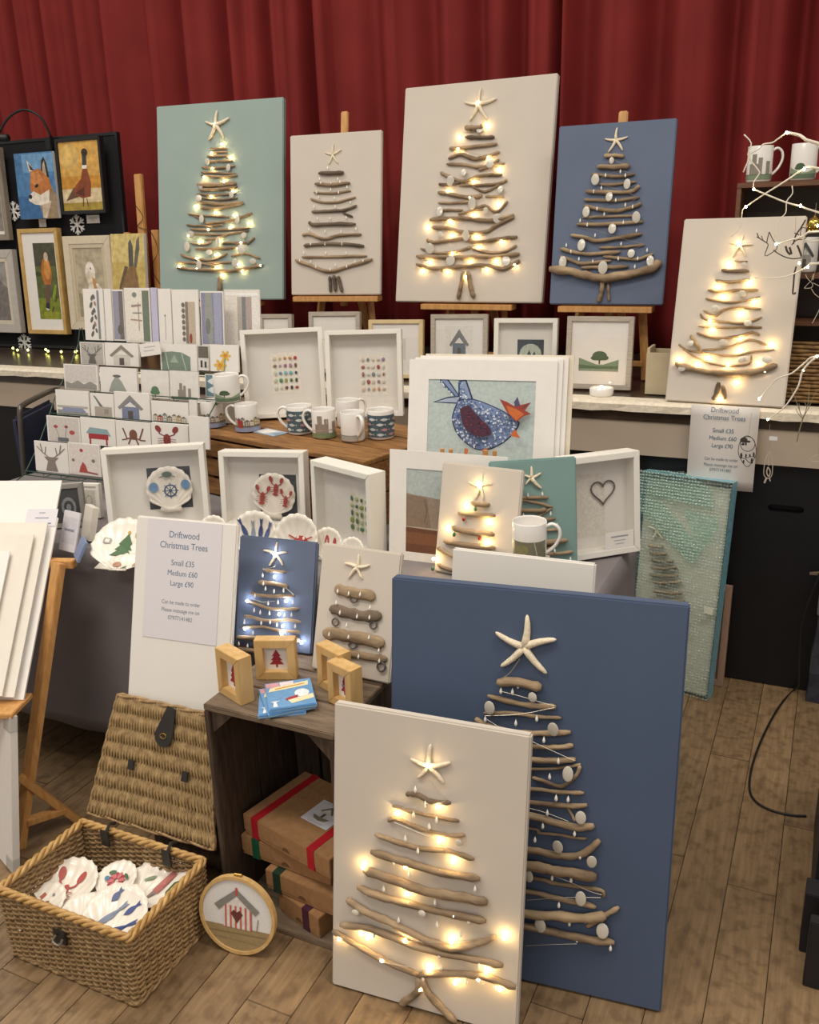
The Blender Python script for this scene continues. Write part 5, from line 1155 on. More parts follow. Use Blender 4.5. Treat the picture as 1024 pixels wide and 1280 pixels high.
# fifth row
card(1, 60, 101, 521, 551, [('#d3cbc3', rc(0, 0, 1, 1)), ('#b14a4a', el(.25, .6, .07, .07)), ('#8f4a48', el(.6, .62, .06, .06)), ('#b1504c', el(.78, .4, .09, .09)), ('#6d6f78', rc(.3, .0, .65, .16)), ('#9a948c', ln([(.35, .15), (.25, .55)], .015)), ('#9a948c', ln([(.55, .15), (.6, .58)], .015))], 'beige card with red flower heads in a jar in the fifth rack row')
card(1, 102, 145, 523, 555, [('#8fa9ad', [(.12, .42), (.9, .36), (.8, .62), (.25, .66)]), ('#a8353c', rc(.2, .22, .82, .42)), ('#a8353c', rc(.22, 0, .27, .3)), ('#a8353c', rc(.74, 0, .79, .3))], 'card with a red and blue market stall in the fifth rack row')
card(1, 146, 189, 527, 558, a_octopus('#7d5340'), 'card with a brown octopus in the fifth rack row')
card(1, 190, 236, 530, 560, a_lobster('#8c3f38', .42, .08, .85), 'card with a red lobster in the fifth rack row', th=.012)
card(1, 237, 262, 521, 560, None, 'plain white card standing at the right end of the fifth rack row', dy=-.02)
# bottom row
card(0, 45, 86, 553, 588, a_stag('#8d8078', .5, .0, 1.0), 'card with brown stag antlers in the bottom rack row')
card(0, 87, 126, 555, 592, [('#e3d9d2', rc(0, 0, 1, 1)), ('#b1443f', el(.42, .8, .06, .06)), ('#b1504a', [(.3, .05), (.62, .05), (.55, .3), (.45, .42), (.36, .25)]), ('#7f7a72', el(.12, .45, .05, .05)), ('#7f7a72', el(.82, .48, .06, .06)), ('#9a4a45', ln([(.6, .08), (.95, .05)], .05))], 'pink card with a red squirrel shape in the bottom rack row')

# ------------------------------------------------------------------ dark chair behind the rack
ch = empty('stacking_chair', (-3.36, 2.74, 0), rad(-65)); tag(ch, 'navy padded chair with grey metal frame in front of the stage', 'chair')
m_chf = mat('grey_tube', '#6b6762', .35, metal=.7); m_chp = mat('navy_vinyl', '#2e3450', .6)
MB().box2((-.21, -.2, .44), (.21, .2, .49)).build('seat', m_chp, ch, bevel=.015)
MB().box2((-.20, .20, .60), (.20, .235, .875)).build('backrest', m_chp, ch, bevel=.015)
b = MB(); b.tube(smooth_path([(-.22, .21, .45), (-.22, .235, .7), (-.215, .25, .89), (-.18, .252, .92), (0, .252, .925), (.18, .252, .92), (.215, .25, .89), (.22, .235, .7), (.22, .21, .45)], 4), .012, 7); b.build('back_frame', m_chf, ch, smooth=True)
for sx in (-1, 1):
    MB().tube([(sx*.22, -.2, .45), (sx*.23, -.23, 0)], .011, 7).build('leg', m_chf, ch); MB().tube([(sx*.22, .21, .45), (sx*.23, .26, 0)], .011, 7).build('leg', m_chf, ch)

# ------------------------------------------------------------------ print browser at the left
br = empty('print_browser', (-1.9, 1.4, 0)); tag(br, 'folding wooden print browser stand full of mounted prints', 'print stand')
bo = Vector((-1.9, 1.4, 0)); yb_, lb_ = rad(20), rad(40)
Rb = Vector((math.cos(yb_), math.sin(yb_), 0)); kb = Vector((-math.sin(yb_), math.cos(yb_), 0))
Nb = -(kb*math.cos(lb_)-Vector((0, 0, math.sin(lb_)))); dx = -Rb*.52
for off_ in (Vector((0, 0, 0)), dx):
    MB().beam(Vector((-1.895, 1.405, 0))+off_-bo, Vector((-1.858, 1.665, .75))+off_-bo, .036, .022).build('leg', m_easel, br, bevel=.002)
    MB().beam(Vector((-1.83, 1.56, 0))+off_-bo, Vector((-1.885, 1.445, .20))+off_-bo, .032, .02).build('leg', m_easel, br, bevel=.002)
    MB().beam(Vector((-1.88, 1.43, .07))+off_-bo, Vector((-1.84, 1.53, .055))+off_-bo, .028, .018).build('stretcher', m_easel, br, bevel=.002)
MB().beam(Vector((-1.835, 1.68, .735))+kb*.03-bo, Vector((-1.858, 1.67, .735))+kb*.06+dx-bo, .03, .022).build('crossbar', m_easel, br, bevel=.002)
base_ = Vector((-2.05, 1.372, .447))
MB().beam(base_+Rb*.245+Nb*.03-Vector((0, 0, .022))-bo, base_-Rb*.245+Nb*.03-Vector((0, 0, .022))-bo, .11, .014).build('trough', m_easel, br, bevel=.002)
m_sheen = mat('sleeved_mount', '#e8e1d4', .22, var=.02)
prs = [(.0, .0, .45, .63, 'tall white mounted print at the very back of the browser'),
       (.012, .016, .45, .51, 'white mounted print carrying a label, second from the back of the browser'),
       (.03, .0, .45, .485, 'shiny sleeved white print in the middle of the browser'),
       (.045, -.02, .44, .445, 'cream sleeved mount with folded corner in the browser'),
       (.06, -.06, .42, .39, 'thin white mount second from the browser front'),
       (.074, -.10, .40, .335, 'foremost white mounted print in the browser with a pale grey window')]
for i, (dn, dr, w_, h_, lab) in enumerate(prs):
    p = base_+Nb*dn+Rb*dr; f_ = (p.x, p.y, p.z-.0045, 20, 40, w_, h_)
    if i in (0, 1, 5): Pm = mounted(None, 'mounted_print', lab, (.15, .2, .78, .80), [('#cfd1cf', rc(0, 0, 1, 1))], fit=f_, t=.006)
    else:
        Pm = Panel('mounted_print', lab, 'mounted print', fit=f_, t=.011)
        MB().box2((-w_/2, 0, 0), (w_/2, .004, h_)).build('mount', m_sheen if i in (2, 3) else m_card, Pm.root)
        MB().box2((-w_/2+.004, .0045, .004), (w_/2-.004, .0105, h_-.003)).build('backing', m_backing, Pm.root)
    if i == 1:
        q = Pm.loc(50, 658); M = Pm.M.copy(); M.translation = Pm.o+Pm.R*q[0]+Pm.U*q[1]-Pm.B*.0015
        PL = empty('price_label', mtx=M); tag(PL, 'small white printed label resting on the browser print', 'label')
        co_ = MB().box2((-.045, -.0004, 0), (.045, .0004, .052)).build('card', m_paper, PL)
        art(co_, [('#9a98a6', rc(.4, .75, .6, .8)), ('#8f8fa0', rc(.3, .45, .75, .5)), ('#7f8095', rc(.25, .12, .85, .2))], .09, .052, -.045, 0, -.0008)
# framed print on the floor in front of the browser
P = Panel('wrapped_print', 'large white print with clear corner protectors standing on the floor by the browser', 'mounted print', 'lowl', t=.02)
MB().box2((-.2, 0, 0), (.2, .02, P.h)).build('mount', m_card, P.root, bevel=.001)
for zz in (.0, P.h-.04):
    MB().box2((.165, -.003, zz), (.205, .023, zz+.04)).build('corner_protector', mat_glass('clear_plastic', (.86, .88, .88), 1.5, .1), P.root)

# small things on the table behind the browser
def small(px, py, z, w_, h_, d, yaw, lean, name, label, cat, m_, shapes=None, fw=0, mnt=None):
    p = onz(px, py, z)
    P = Panel(name, label, cat, fit=(p[0], p[1], z, yaw, lean, w_, h_), t=d)
    if fw:
        MB().ring(w_, h_, fw, 0, d).build('frame', m_, P.root, bevel=.001); MB().box2((-w_/2+fw, .004, fw), (w_/2-fw, d, h_-fw)).build('picture', mnt or m_card, P.root); yy = .0035
    else: MB().box2((-w_/2, 0, 0), (w_/2, d, h_)).build('panel', m_, P.root, bevel=.001); yy = -.0004
    if shapes: art(P.root, shapes, w_-2*fw, h_-2*fw, -w_/2+fw, fw, yy)
    return P
T0 = TZ+.0025
small(88, 660, T0, .10, .135, .03, 35, 4, 'slate_picture', 'grey box frame holding a dark slate with a spiral, beside the bottom rack cards', 'framed art', mat('grey_frame', '#9a9690', .5), [('#4a4c4f', rc(0, 0, 1, 1))]+[('#8f9294', el(.55, .45, .3-.1*k, .3-.1*k)) if k % 2 == 0 else ('#4a4c4f', el(.55, .45, .3-.1*k, .3-.1*k)) for k in range(3)], .014)
small(113, 648, T0, .075, .11, .02, 12, 6, 'small_frame', 'small white frame with a ring sketch left of the ship-wheel box frame', 'framed art', m_whiteframe, [('#cfcabb', rc(.12, .12, .88, .88)), ('#9aa08c', el(.5, .5, .2)), ('#cfcabb', el(.5, .5, .16))], .01)
small(83, 690, T0, .07, .115, .006, -8, 20, 'price_label', 'tall white price card leaning beside the slate picture', 'label', m_paper, [('#cfccd2', rc(.12, .2, .9, .85)), ('#8f90a0', rc(.2, .5, .8, .56))])
small(106, 676, T0, .06, .10, .02, -25, 16, 'sleeved_card_stack', 'clear-wrapped stack of small white cards near the table front', 'card', m_sheen)
small(94, 700, T0, .07, .06, .008, -38, 30, 'blue_edged_print', 'thin blue-edged print leaning near the table front corner', 'print', mat('blue_edge', '#7f8fb0', .4))
# ------------------------------------------------------------------ text helper
def text(parent, s, x, z, width, m_, y=-.0004, height=None):
    cu = bpy.data.curves.new('lettering', 'FONT'); cu.body = s; cu.align_x = 'CENTER'; cu.size = .02; cu.resolution_u = 3; cu.space_character = .97
    o = bpy.data.objects.new('lettering', cu); COL.objects.link(o); bpy.context.view_layer.update()
    me = bpy.data.meshes.new_from_object(o.evaluated_get(bpy.context.evaluated_depsgraph_get())); bpy.data.objects.remove(o)
    xs = [v.co.x for v in me.vertices]; k = width/(max(xs)-min(xs)); ky = k if height is None else height/.02
    for v in me.vertices: v.co = (v.co.x*k, 0, v.co.y*k*1.12)
    me.materials.append(m_); o = bpy.data.objects.new('lettering', me); COL.objects.link(o); o.parent = parent; o.location = (x, y, z); return o
def price_sheet(P, w_, h_):
    L_ = (('Driftwood', .145, .40, m_ink), ('Christmas Trees', .235, .64, m_ink), ('Small £35', .375, .31, m_ink), ('Medium £60', .46, .40, m_ink), ('Large £90', .545, .31, m_ink), ('Can be made to order', .70, .52, m_inkd), ('Please message me on', .765, .51, m_inkd), ('07977141482', .83, .33, m_inkd))
    for s, f, wd, mm in L_: text(P.root, s, 0, h_*(1-f), w_*wd, mm)

# ------------------------------------------------------------------ price-sheet canvas on its own low crate
k_ = 1.025; FIT['sheetc'] = (-1.3987, 1.534, .431, 6.0, 16.6, .2896, .507)
P = Panel('blank_canvas', 'white canvas with the price sheet leaning behind the wicker lid', 'canvas', 'sheetc', t=.016); canvas_panel(P, m_white)
q = [P.loc(*p) for p in ((186, 647), (279, 657), (183.4, 796))]
sx, sz = (q[0][0]+q[1][0])/2, (q[0][1]+q[2][1])/2
sh = Panel('price_sheet', 'white Driftwood Christmas Trees price sheet fixed to the white canvas', 'sign', fit=(0, 0, 0, 6.0, 16.6, .212, .30), t=.0004)
M = P.M.copy(); M.translation = P.o+P.R*sx+P.U*(sz-.15)-P.B*.0012
sh.root.matrix_world = M
MB().box2((-.106, -.0002, 0), (.106, .0002, .30)).build('paper', m_paper, sh.root)
price_sheet(sh, .212, .30)
cr3 = empty('low_crate', (-1.39, 1.535, 0)); tag(cr3, 'low dark slatted crate behind the hamper under the price sheet canvas', 'crate')
for k in range(3): MB().box2((-.135, 0, .01+.14*k), (.125, .014, .01+.14*k+.125)).build('slat', m_crated, cr3, bevel=.002)
for k in range(3): MB().box2((-.135, .17, .01+.14*k), (.125, .184, .01+.14*k+.125)).build('slat', m_crated, cr3, bevel=.002)
for s_ in (-.135, .111): MB().box2((s_, .0145, 0), (s_+.014, .1695, .417)).build('end_board', m_crated, cr3, bevel=.002)
MB().box2((-.135, 0, .4175), (.125, .184, .4305)).build('top_board', m_crated, cr3, bevel=.002)

# price sheet hanging from the stage edge
P = Panel('price_sheet', 'white Driftwood Christmas Trees price sheet hanging from the stage edge', 'sign', 'sheetstage', t=.0006)
b = MB(); n_ = 8; vs, fs = [], []
for i in range(n_+1):
    t = i/n_; z = P.h*t
    for x in (-P.w/2, 0, P.w/2): vs.append((x, -.006*math.sin(3.1*(1-t)), z))
for i in range(n_):
    for k in range(2): a = i*3+k; fs.append([a, a+1, a+4, a+3])
b.add(vs, fs); b.build('paper', mat('grey_paper', '#dcd6d0', .7, var=.01), P.root, smooth=True, solid=.0006)
for s, f, wd, mm in (('Driftwood', .075, .40, m_ink), ('Christmas Trees', .16, .62, m_ink), ('Small £35', .31, .31, m_ink), ('Medium £60', .40, .40, m_ink), ('Large £90', .49, .31, m_ink), ('Can be made to order', .645, .50, m_inkd), ('Please message me on', .715, .50, m_inkd), ('07977141482', .775, .32, m_inkd)):
    text(P.root, s, 0.0, P.h*(1-f), P.w*wd, mm, y=-.0072)

# ------------------------------------------------------------------ dark display crate
X0, X1, Y0, Y1, ZT = -1.212, -.872, 1.422, 1.765, .585
dc = empty('display_crate', (X0, Y0, 0)); tag(dc, 'dark stained open wooden crate on the floor displaying the small canvases', 'crate')
W_, D_ = X1-X0, Y1-Y0
for k in range(3): MB().box2((0, .002+D_/3*k, ZT-.016), (W_, D_/3*(k+1)-.002, ZT)).build('top_board', mat('weathered_top', '#5d4c3c', .7, scale=10, col2='#83705a', stretch=(1.2, 8, 8), bump=.3, bscale=50), dc, bevel=.002)
for x in (0, W_-.014):
    for k in range(2): MB().box2((x, .001+D_/2*k, 0.0), (x+.014, D_/2*(k+1)-.003, ZT-.0165)).build('side_board', m_crated, dc, bevel=.002)
for k in range(4): MB().box2((.0145+(W_-.029)/4*k+.004, D_-.013, .014), (.0145+(W_-.029)/4*(k+1)-.004, D_-.001, ZT-.0165)).build('back_slat', m_crated, dc, bevel=.002)
MB().box2((.0145, .0, 0), (W_-.0145, D_-.0135, .0135)).build('base_board', MATS['weathered_top'], dc, bevel=.002)
for x0, x1 in ((.015, .075), (W_-.015, W_-.075)):
    MB().prism([(x0, ZT-.017), (x1, ZT-.017), (x0, ZT-.075)], .01, .035).build('corner_block', m_crated, dc)
# white frames standing inside
for k in range(2):
    o = Panel('stored_frame', ('white frame edge standing inside the crate behind the gift boxes', 'pale grey folded board leaning inside the crate behind the gift boxes')[k], 'frame', fit=(-1.075+.022*k, 1.735+.01*k, .0145, 12, 5, .045, .40), t=.03)
    MB().box2((-.01, 0, 0), (.006, .03, .40)).build('side', (m_whiteframe, mat('pale_grey_board', '#9f9c97', .6))[k], o.root, bevel=.001)

# kraft gift boxes
def gift(label, p, rz, w_, d, h_, ribs, rc_, top=None):
    o = empty('gift_box', p, rad(rz)); tag(o, label, 'gift box')
    MB().box2((0, 0, 0), (w_, d, h_*.97)).build('base', m_kraft, o, bevel=.0015)
    b = MB(); b.box2((-.0015, -.0015, h_*.18), (w_+.0015, d+.0015, h_)); b.build('lid', m_kraft, o, bevel=.0015)
    MB().prism([(w_/2+.012*math.cos(a), h_*.18+.011*math.sin(a)) for a in [math.pi*i/8 for i in range(9)]], -.0018, -.001).build('finger_notch', mat('kraft_shadow', '#6d4c2e', .8), o)
    for x in ribs:
        b = MB(); b.box2((x, -.0028, -.0), (x+.022, d+.0028, h_+.0012)); b.build('ribbon', mat('ribbon_'+rc_[1:], rc_, .45), o)
    if top:
        MB().box2((w_*.44, d*.32, h_+.0014), (w_*.44+.085, d*.32+.085, h_+.0018)).build('sticker', m_paper, o)
        b = MB()
        for i, (c, pl) in enumerate([('#8a7a6a', [(.2, .35), (.8, .35), (.7, .22), (.5, .17), (.3, .22)])]+a_hut('#7a6a5c', '#d9d2ca', .5, .33, .55)+[('#b5b0b5', rc(.2, .08, .8, .1)), ('#b5b0b5', rc(.25, .03, .75, .05)), ('#b5b0b5', rc(.2, .92, .8, .94))]):
            b.add([(w_*.44+.085*u, d*.32+.085*v, h_+.0020+.0001*i) for u, v in pl], [list(range(len(pl)))], 0, c)
        b.build('print', mat_print(), o)
    return o
gift('kraft gift box with a purple ribbon at the bottom of the stack in the crate', (-1.085, 1.47, .0140), -16, .14, .2, .060, (.085,), '#4a2438')
gift('kraft gift box with a dark green ribbon, second from the bottom of the stack', (-1.115, 1.468, .0765), -6, .215, .2, .055, (.022,), '#1f3d30')
gift('kraft gift box with a bright green ribbon under the red-ribboned one', (-1.196, 1.492, .1345), -4, .26, .21, .055, (.032,), '#1f5a3e')
gift('kraft gift box with two red ribbons and a hut sticker on top of the stack', (-1.189, 1.499, .1925), -13, .285, .215, .055, (.028, .215), '#b3202a', True)

# oak mini frames with red trees
def oakframe(key, label, d, c='#a32a36'):
    P = Panel('mini_frame', label, 'framed art', key, t=d)
    MB().ring(P.w, P.h, .02, 0, d).build('frame', m_oak, P.root, bevel=.001)
    mo = MB().box2((-P.w/2+.02, .016, .02), (P.w/2-.02, .019, P.h-.02)).build('mount', m_card, P.root)
    art(mo, a_xmas(c, .5, .12, .72)+([('#7a8aa5', rc(.3, .4, .5, .5)), ('#5f3a55', rc(.5, .55, .65, .65))] if c != '#a32a36' else []), P.w-.04, P.h-.04, -P.w/2+.02, .02, .0155)
oakframe('oak1', 'small oak frame with a red tree, turned to the right at the crate left edge', .036)
oakframe('oak2', 'small oak frame with a red tree standing in front of the slate blue canvas', .03)
oakframe('oak3', 'small oak frame half hidden behind another in front of the bark tree canvas', .034)
oakframe('oak4', 'small oak frame with a purple and red tree in front of its twin', .036, '#9a2f4a')

# booklets
def booklet(label, x, y, z, rz, w_=.105, d=.125):
    o = empty('booklet', (x, y, z), rad(rz)); tag(o, label, 'booklet', None)
    MB().box2((-w_/2, -d/2, 0), (w_/2, d/2, .005)).build('cover', mat('booklet_blue', '#7fa9cf', .3), o)
    sh_ = [('#6f9fcb', rc(0, 0, 1, 1)), ('#d7a3ab', rc(.02, .82, .3, .98)), ('#e9d7dd', rc(.32, .84, .62, .98)), ('#efe2b4', [(.05, .66), (.92, .76), (.94, .92), (.1, .8)]), ('#c98a3a', ln([(.2, .74), (.85, .83)], .035)), ('#e8eef3', el(.75, .5, .16, .14)), ('#efe0b8', [(.42, .3), (.98, .42), (.98, .26), (.5, .16)]), ('#a5343c', [(.38, .36), (.66, .44), (.64, .34), (.4, .28)]), ('#eef3f6', [(.1, .1), (.2, .1), (.18, .26), (.26, .3), (.05, .3), (.12, .26)]), ('#4c7fb3', rc(.02, .0, .98, .06))]
    b = MB()
    for i, (c, pl) in enumerate(sh_): b.add([(-w_/2+w_*u, -d/2+d*v, .0053+.0001*i) for u, v in pl], [list(range(len(pl)))], 0, c)
    b.build('print', mat_print('glossy_print', .25), o)
booklet('glossy blue Christmas booklet at the bottom of the pile on the crate', -1.046, 1.497, .5855, 32)
booklet('glossy blue Christmas booklet in the middle of the pile on the crate', -1.037, 1.501, .5922, 44)
booklet('glossy blue Christmas booklet on top of the pile on the crate', -1.031, 1.508, .5990, 38)

# embroidery hoop
R_ = .097; P = Panel('embroidery_hoop', 'round wooden hoop with an embroidered striped beach hut on the floor', 'hoop art', fit=(-1.112, 1.325, 0, 8, 9, .2, .2), t=.014)
b = MB(); b.lathe([(R_-.008, -.007), (R_, -.007), (R_, .007), (R_-.008, .007), (R_-.008, -.007)], 40); o = b.build('hoop', m_oak, P.root, smooth=False); o.rotation_euler = (rad(90), 0, 0); o.location = (0, .007, R_)
b = MB(); b.lathe([(0, 0), (R_-.0085, 0)], 40); o = b.build('linen', mat('linen', '#e2dfda', .9, scale=300, var=.06), P.root); o.rotation_euler = (rad(90), 0, 0); o.location = (0, .004, R_)
grass = [(.5+.455*math.cos(a), .5+.455*math.sin(a)) for a in [rad(200+140*i/16) for i in range(17)]]
art(P.root, [('#a08a62', grass), ('#87744f', ln([(.12, .25), (.88, .27)], .02)), ('#94805a', ln([(.2, .18), (.8, .16)], .02)), ('#e6ddd6', [(.32, .33), (.68, .33), (.68, .62), (.5, .76), (.32, .62)])]+[('#c96a5c', rc(.34+.066*k, .33, .365+.066*k, .62)) for k in range(6)]+[('#8a8780', [(.2, .6), (.26, .54), (.5, .75), (.74, .54), (.8, .6), (.5, .84)]), ('#6d3a35', [(.5, .4), (.58, .52), (.54, .57), (.5, .54), (.46, .57), (.42, .52)]), ('#c4574c', rc(.485, .76, .515, .86)), ('#8f8a83', ln([(.76, .35), (.78, .5)], .012))], 2*R_, 2*R_, -R_, 0, .0032)
MB().tube([(-.006, .007, 2*R_+.002), (.012, .007, 2*R_+.002)], .004, 8).build('screw', mat('brass', '#b08d4a', .3, metal=.9), P.root)

# ------------------------------------------------------------------ wicker hamper
HX0, HX1, HY0, HY1, HH = -1.60, -1.222, 1.115, 1.375, .19
hm = empty('wicker_hamper', ((HX0+HX1)/2, (HY0+HY1)/2, 0)); tag(hm, 'open wicker hamper with leather straps full of decorated scallop shells', 'hamper')
hw, hd = (HX1-HX0)/2, (HY1-HY0)/2
def perim(n_):
    L_ = []; rr_ = .03
    tot = 4*hw+4*hd
    for i in range(n_):
        s_ = tot*i/n_
        if s_ < 2*hw: L_.append((-hw+s_, -hd, 0, -1))
        elif s_ < 2*hw+2*hd: L_.append((hw, -hd+(s_-2*hw), 1, 0))
        elif s_ < 4*hw+2*hd: L_.append((hw-(s_-2*hw-2*hd), hd, 0, 1))
        else: L_.append((-hw, hd-(s_-4*hw-2*hd), -1, 0))
    return L_
NST = 58; pr_ = perim(NST*3)
rows_ = 27; b = [MB() for _ in range(1)]
rw = random.Random(8); wv = MB()
for r in range(rows_):
    z = .006+(HH-.016)*r/(rows_-1); pts = []
    fl_ = .97+.03*r/rows_
    for i, (x, y, nx, ny) in enumerate(pr_):
        ph2 = math.cos(math.pi*(i/3)+math.pi*(r % 2)); o_ = .0042*ph2
        pts.append((x*fl_+nx*o_, y*fl_+ny*o_, z+rw.uniform(-.0006, .0006)))
    pts.append(pts[0]); wv.tube(pts, .0037, 5, cap=False)
wv.build('woven_wall', m_wicker, hm, smooth=True, kind='stuff')
st = MB()
for i in range(0, NST*3, 3):
    x, y, nx, ny = pr_[i]; st.tube([(x*.97, y*.97, 0.003), (x, y, HH-.004)], .003, 5)
st.build('stake', m_wickerd, hm, kind='stuff')
rim = MB(); pr2 = perim(260); 
for ph0 in (0, 2.1, 4.2):
    pts = [(x+nx*.005*math.cos(i*.42+ph0), y+ny*.005*math.cos(i*.42+ph0), HH+.006*math.sin(i*.42+ph0)) for i, (x, y, nx, ny) in enumerate(pr2)]; pts.append(pts[0]); rim.tube(pts, .0052, 6, cap=False)
rim.build('braided_rim', mat('pale_wicker', '#a77d45', .55, scale=60, col2='#d0aa6c'), hm, smooth=True)
foot = MB()
for ph0 in (0, 3.1):
    pts = [(x*.975+nx*.003*math.cos(i*.42+ph0), y*.975+ny*.003*math.cos(i*.42+ph0), .007+.0035*math.sin(i*.42+ph0)) for i, (x, y, nx, ny) in enumerate(pr2)]; pts.append(pts[0]); foot.tube(pts, .0046, 6, cap=False)
foot.build('base_rim', m_wicker, hm, smooth=True)
MB().box2((-hw+.012, -hd+.012, .004), (hw-.012, hd-.012, .012)).build('base', m_wickerd, hm)
# lid
LP = Panel('lid_guide', '', '', 'lid', t=.014); lc = [LP.loc(*p) for p in ((107, 1030), (266, 1066), (146, 870), (262, 895))]
bpy.data.objects.remove(LP.root)
Ml = Matrix.Translation((-hm.location.x, -hm.location.y, 0)) @ LP.M
zb = .004; zt_ = (lc[2][1]+lc[3][1])/2; xb0, xb1 = lc[0][0]+.0, lc[1][0]; xt0, xt1 = lc[2][0], lc[3][0]
lid = MB(); ns = 74; nb = 8
for k in range(ns):
    f = k/(ns-1); pts = []; xm = (xb0+(xb1-xb0)*f, xt0+(xt1-xt0)*f)
    for i in range(41):
        t = i/40; ph2 = math.sin(t*nb*math.pi+ (0 if k % 2 else .35)); pts.append((xm[0]+(xm[1]-xm[0])*t+rw.uniform(-.0004, .0004), .006-.0062*abs(ph2)+(.002 if k % 2 else 0), zb+(zt_-zb)*t+.004*math.sin(f*math.pi)))
    lid.tube(pts, .0030, 5)
lid_o = lid.build('lid', m_wickerd, hm, smooth=True); lid_o.matrix_basis = Ml
edge = MB()
loop_ = [(xb0, zb), (xb1, zb), (xt1, zt_+.002), (xt0, zt_+.002), (xb0, zb)]
for ph0 in (0, 3.1):
    pts = []
    for (a, c) in zip(loop_, loop_[1:]):
        for i in range(24): t = i/24; pts.append((a[0]+(c[0]-a[0])*t, .006+.003*math.cos(i*.6+ph0), a[1]+(c[1]-a[1])*t+.003*math.sin(i*.6+ph0)))
    edge.tube(pts, .0042, 5, cap=False)
edge.build('lid_rim', m_wicker, lid_o, smooth=True)
def lidp(px, py): p = LP.loc(px, py); return p
def strap(par, poly, y0, y1, nm='strap'): return MB().prism(poly, y0, y1).build(nm, m_leather, par, bevel=.0008)
c1, c2 = lidp(218, 884), lidp(206, 925)
dv = Vector((c2[0]-c1[0], c2[1]-c1[1])); L1 = dv.length; dv.normalize(); nv = Vector((-dv.y, dv.x))
pl = [tuple(Vector(c1)+nv*.013), tuple(Vector(c1)-nv*.013)]+[tuple(Vector(c2)-dv*.012+(-nv*math.cos(a)+dv*math.sin(a))*.027) for a in [math.pi*i/10 for i in range(11)]]
so_ = strap(lid_o, pl, -.011, -.0075)
g = Vector(c2)-dv*.012
b = MB(); b.tube([(g.x+.009*math.cos(a), -.0115, g.y+.006*math.sin(a)) for a in [2*math.pi*i/14 for i in range(15)]], .0018, 6, cap=False); b.build('eyelet', MATS['brass'], so_)
for px, py in ((167, 955), (234, 970)):
    p = lidp(px, py); strap(lid_o, [(p[0]-.009, p[1]-.012), (p[0]+.009, p[1]-.012), (p[0]+.009, p[1]+.012), (p[0]-.009, p[1]+.012)], -.012, -.0065, 'loop')
for sx in (-.095, .095):
    b = MB(); b.tube([(sx, hd-.014, HH-.03), (sx, hd-.017, HH+.006), (sx, hd+.0, HH+.022), (sx, hd+.018, HH+.012)], .0045, 6); b.build('hinge_strap', m_leather, hm).scale = (1, 1, 1)
    MB().box2((sx-.013, hd-.023, HH-.028), (sx+.013, hd-.018, HH+.016)).build('hinge_strap', m_leather, hm, bevel=.001)
MB().box2((-.02, -hd-.013, .115), (.016, -hd-.008, .15)).build('clasp', m_leather, hm, bevel=.001)
b = MB(); b.tube(smooth_path([(-.008, -hd-.015, .14), (-.01, -hd-.024, .13), (.008, -hd-.024, .125), (.01, -hd-.015, .135)]), .003, 6); b.build('clasp_ring', m_metal, hm)
# filling and shells
r = random.Random(2); b = MB(); nx, ny = 26, 18; vs, fs = [], []
for j in range(ny+1):
    for i in range(nx+1): vs.append((-hw+.016+(2*hw-.032)*i/nx, -hd+.016+(2*hd-.032)*j/ny, .05+r.uniform(-.012, .014)))
for j in range(ny):
    for i in range(nx): a = j*(nx+1)+i; fs.append([a, a+1, a+nx+2, a+nx+1])
o = MB().add(vs, fs).build('packing_paper', mat('tissue_brown', '#5d4e40', .9, scale=30, var=.25)); o.location = hm.location; tag(o, 'crumpled brown packing paper lining the hamper under the shells', 'packing paper', None, None)
fl1 = [(c, el(.5+.13*math.cos(k*1.05+ph), .5+.13*math.sin(k*1.05+ph), .09, .05, 8, k*1.05+ph)) for ph, c in ((0, '#a93a4a'), (.5, '#c76f6f')) for k in range(6)]+[('#4f6a4a', el(.3, .62, .09, .05, a=.6)), ('#4f7f9a', el(.28, .45, .06, .06)), ('#4f6a4a', el(.7, .66, .1, .04, a=-.5)), ('#5d7a55', el(.55, .26, .1, .05)), ('#8f4a55', el(.72, .45, .05, .05))]
fsh = sum([a_fish(c, u, v, l, .1, rad(a)) for c, u, v, l, a in (('#3f4f85', .62, .3, .62, 25), ('#7f8aa0', .42, .5, .6, 48), ('#4a568a', .72, .62, .3, 40), ('#5a6690', .4, .8, .24, 60))], [])
hp = lambda px, py, z: tuple(onz(px, py, z)[:2])+(z,)
put_shell('scallop with a red lobster lying open at the back left of the hamper', hp(86, 1112, .10), .15, 12, 8, a_lobster('#b5564d', .45, .2, .6), .2)
put_shell('small scallop with a red and blue flower bunch at the back of the hamper', hp(146, 1102, .118), .105, 16, -5, fl1, .12)
put_shell('large ribbed scallop with a red column and green leaf print in the hamper', hp(198, 1108, .115), .155, 14, -20, [('#b06a62', rc(.5, .4, .64, .8)), ('#c98f86', rc(.53, .5, .61, .6)), ('#8f7a78', [(.52, .4), (.62, .4), (.57, .18)]), ('#3f5a3c', [(.74, .5), (.86, .42), (.9, .6), (.82, .76), (.72, .68)]), ('#cfc06a', el(.81, .6, .05)), ('#7a8f72', el(.3, .5, .03, .1, a=-.5))][::1], .14)
put_shell('scallop with four blue fish at the front of the hamper', hp(146, 1146, .125), .15, 20, 15, fsh, .14)
put_shell('small scallop with tiny dark sprigs between the fish and flower shells', hp(104, 1142, .105), .10, 14, 30, [('#5f6a5a', el(.4+.08*k, .35+.07*(k % 3), .03, .012, 6, k)) for k in range(6)]+[('#c9a24a', el(.35, .3, .04, .03)), ('#a85a4a', el(.5, .3, .03, .02))], .12)
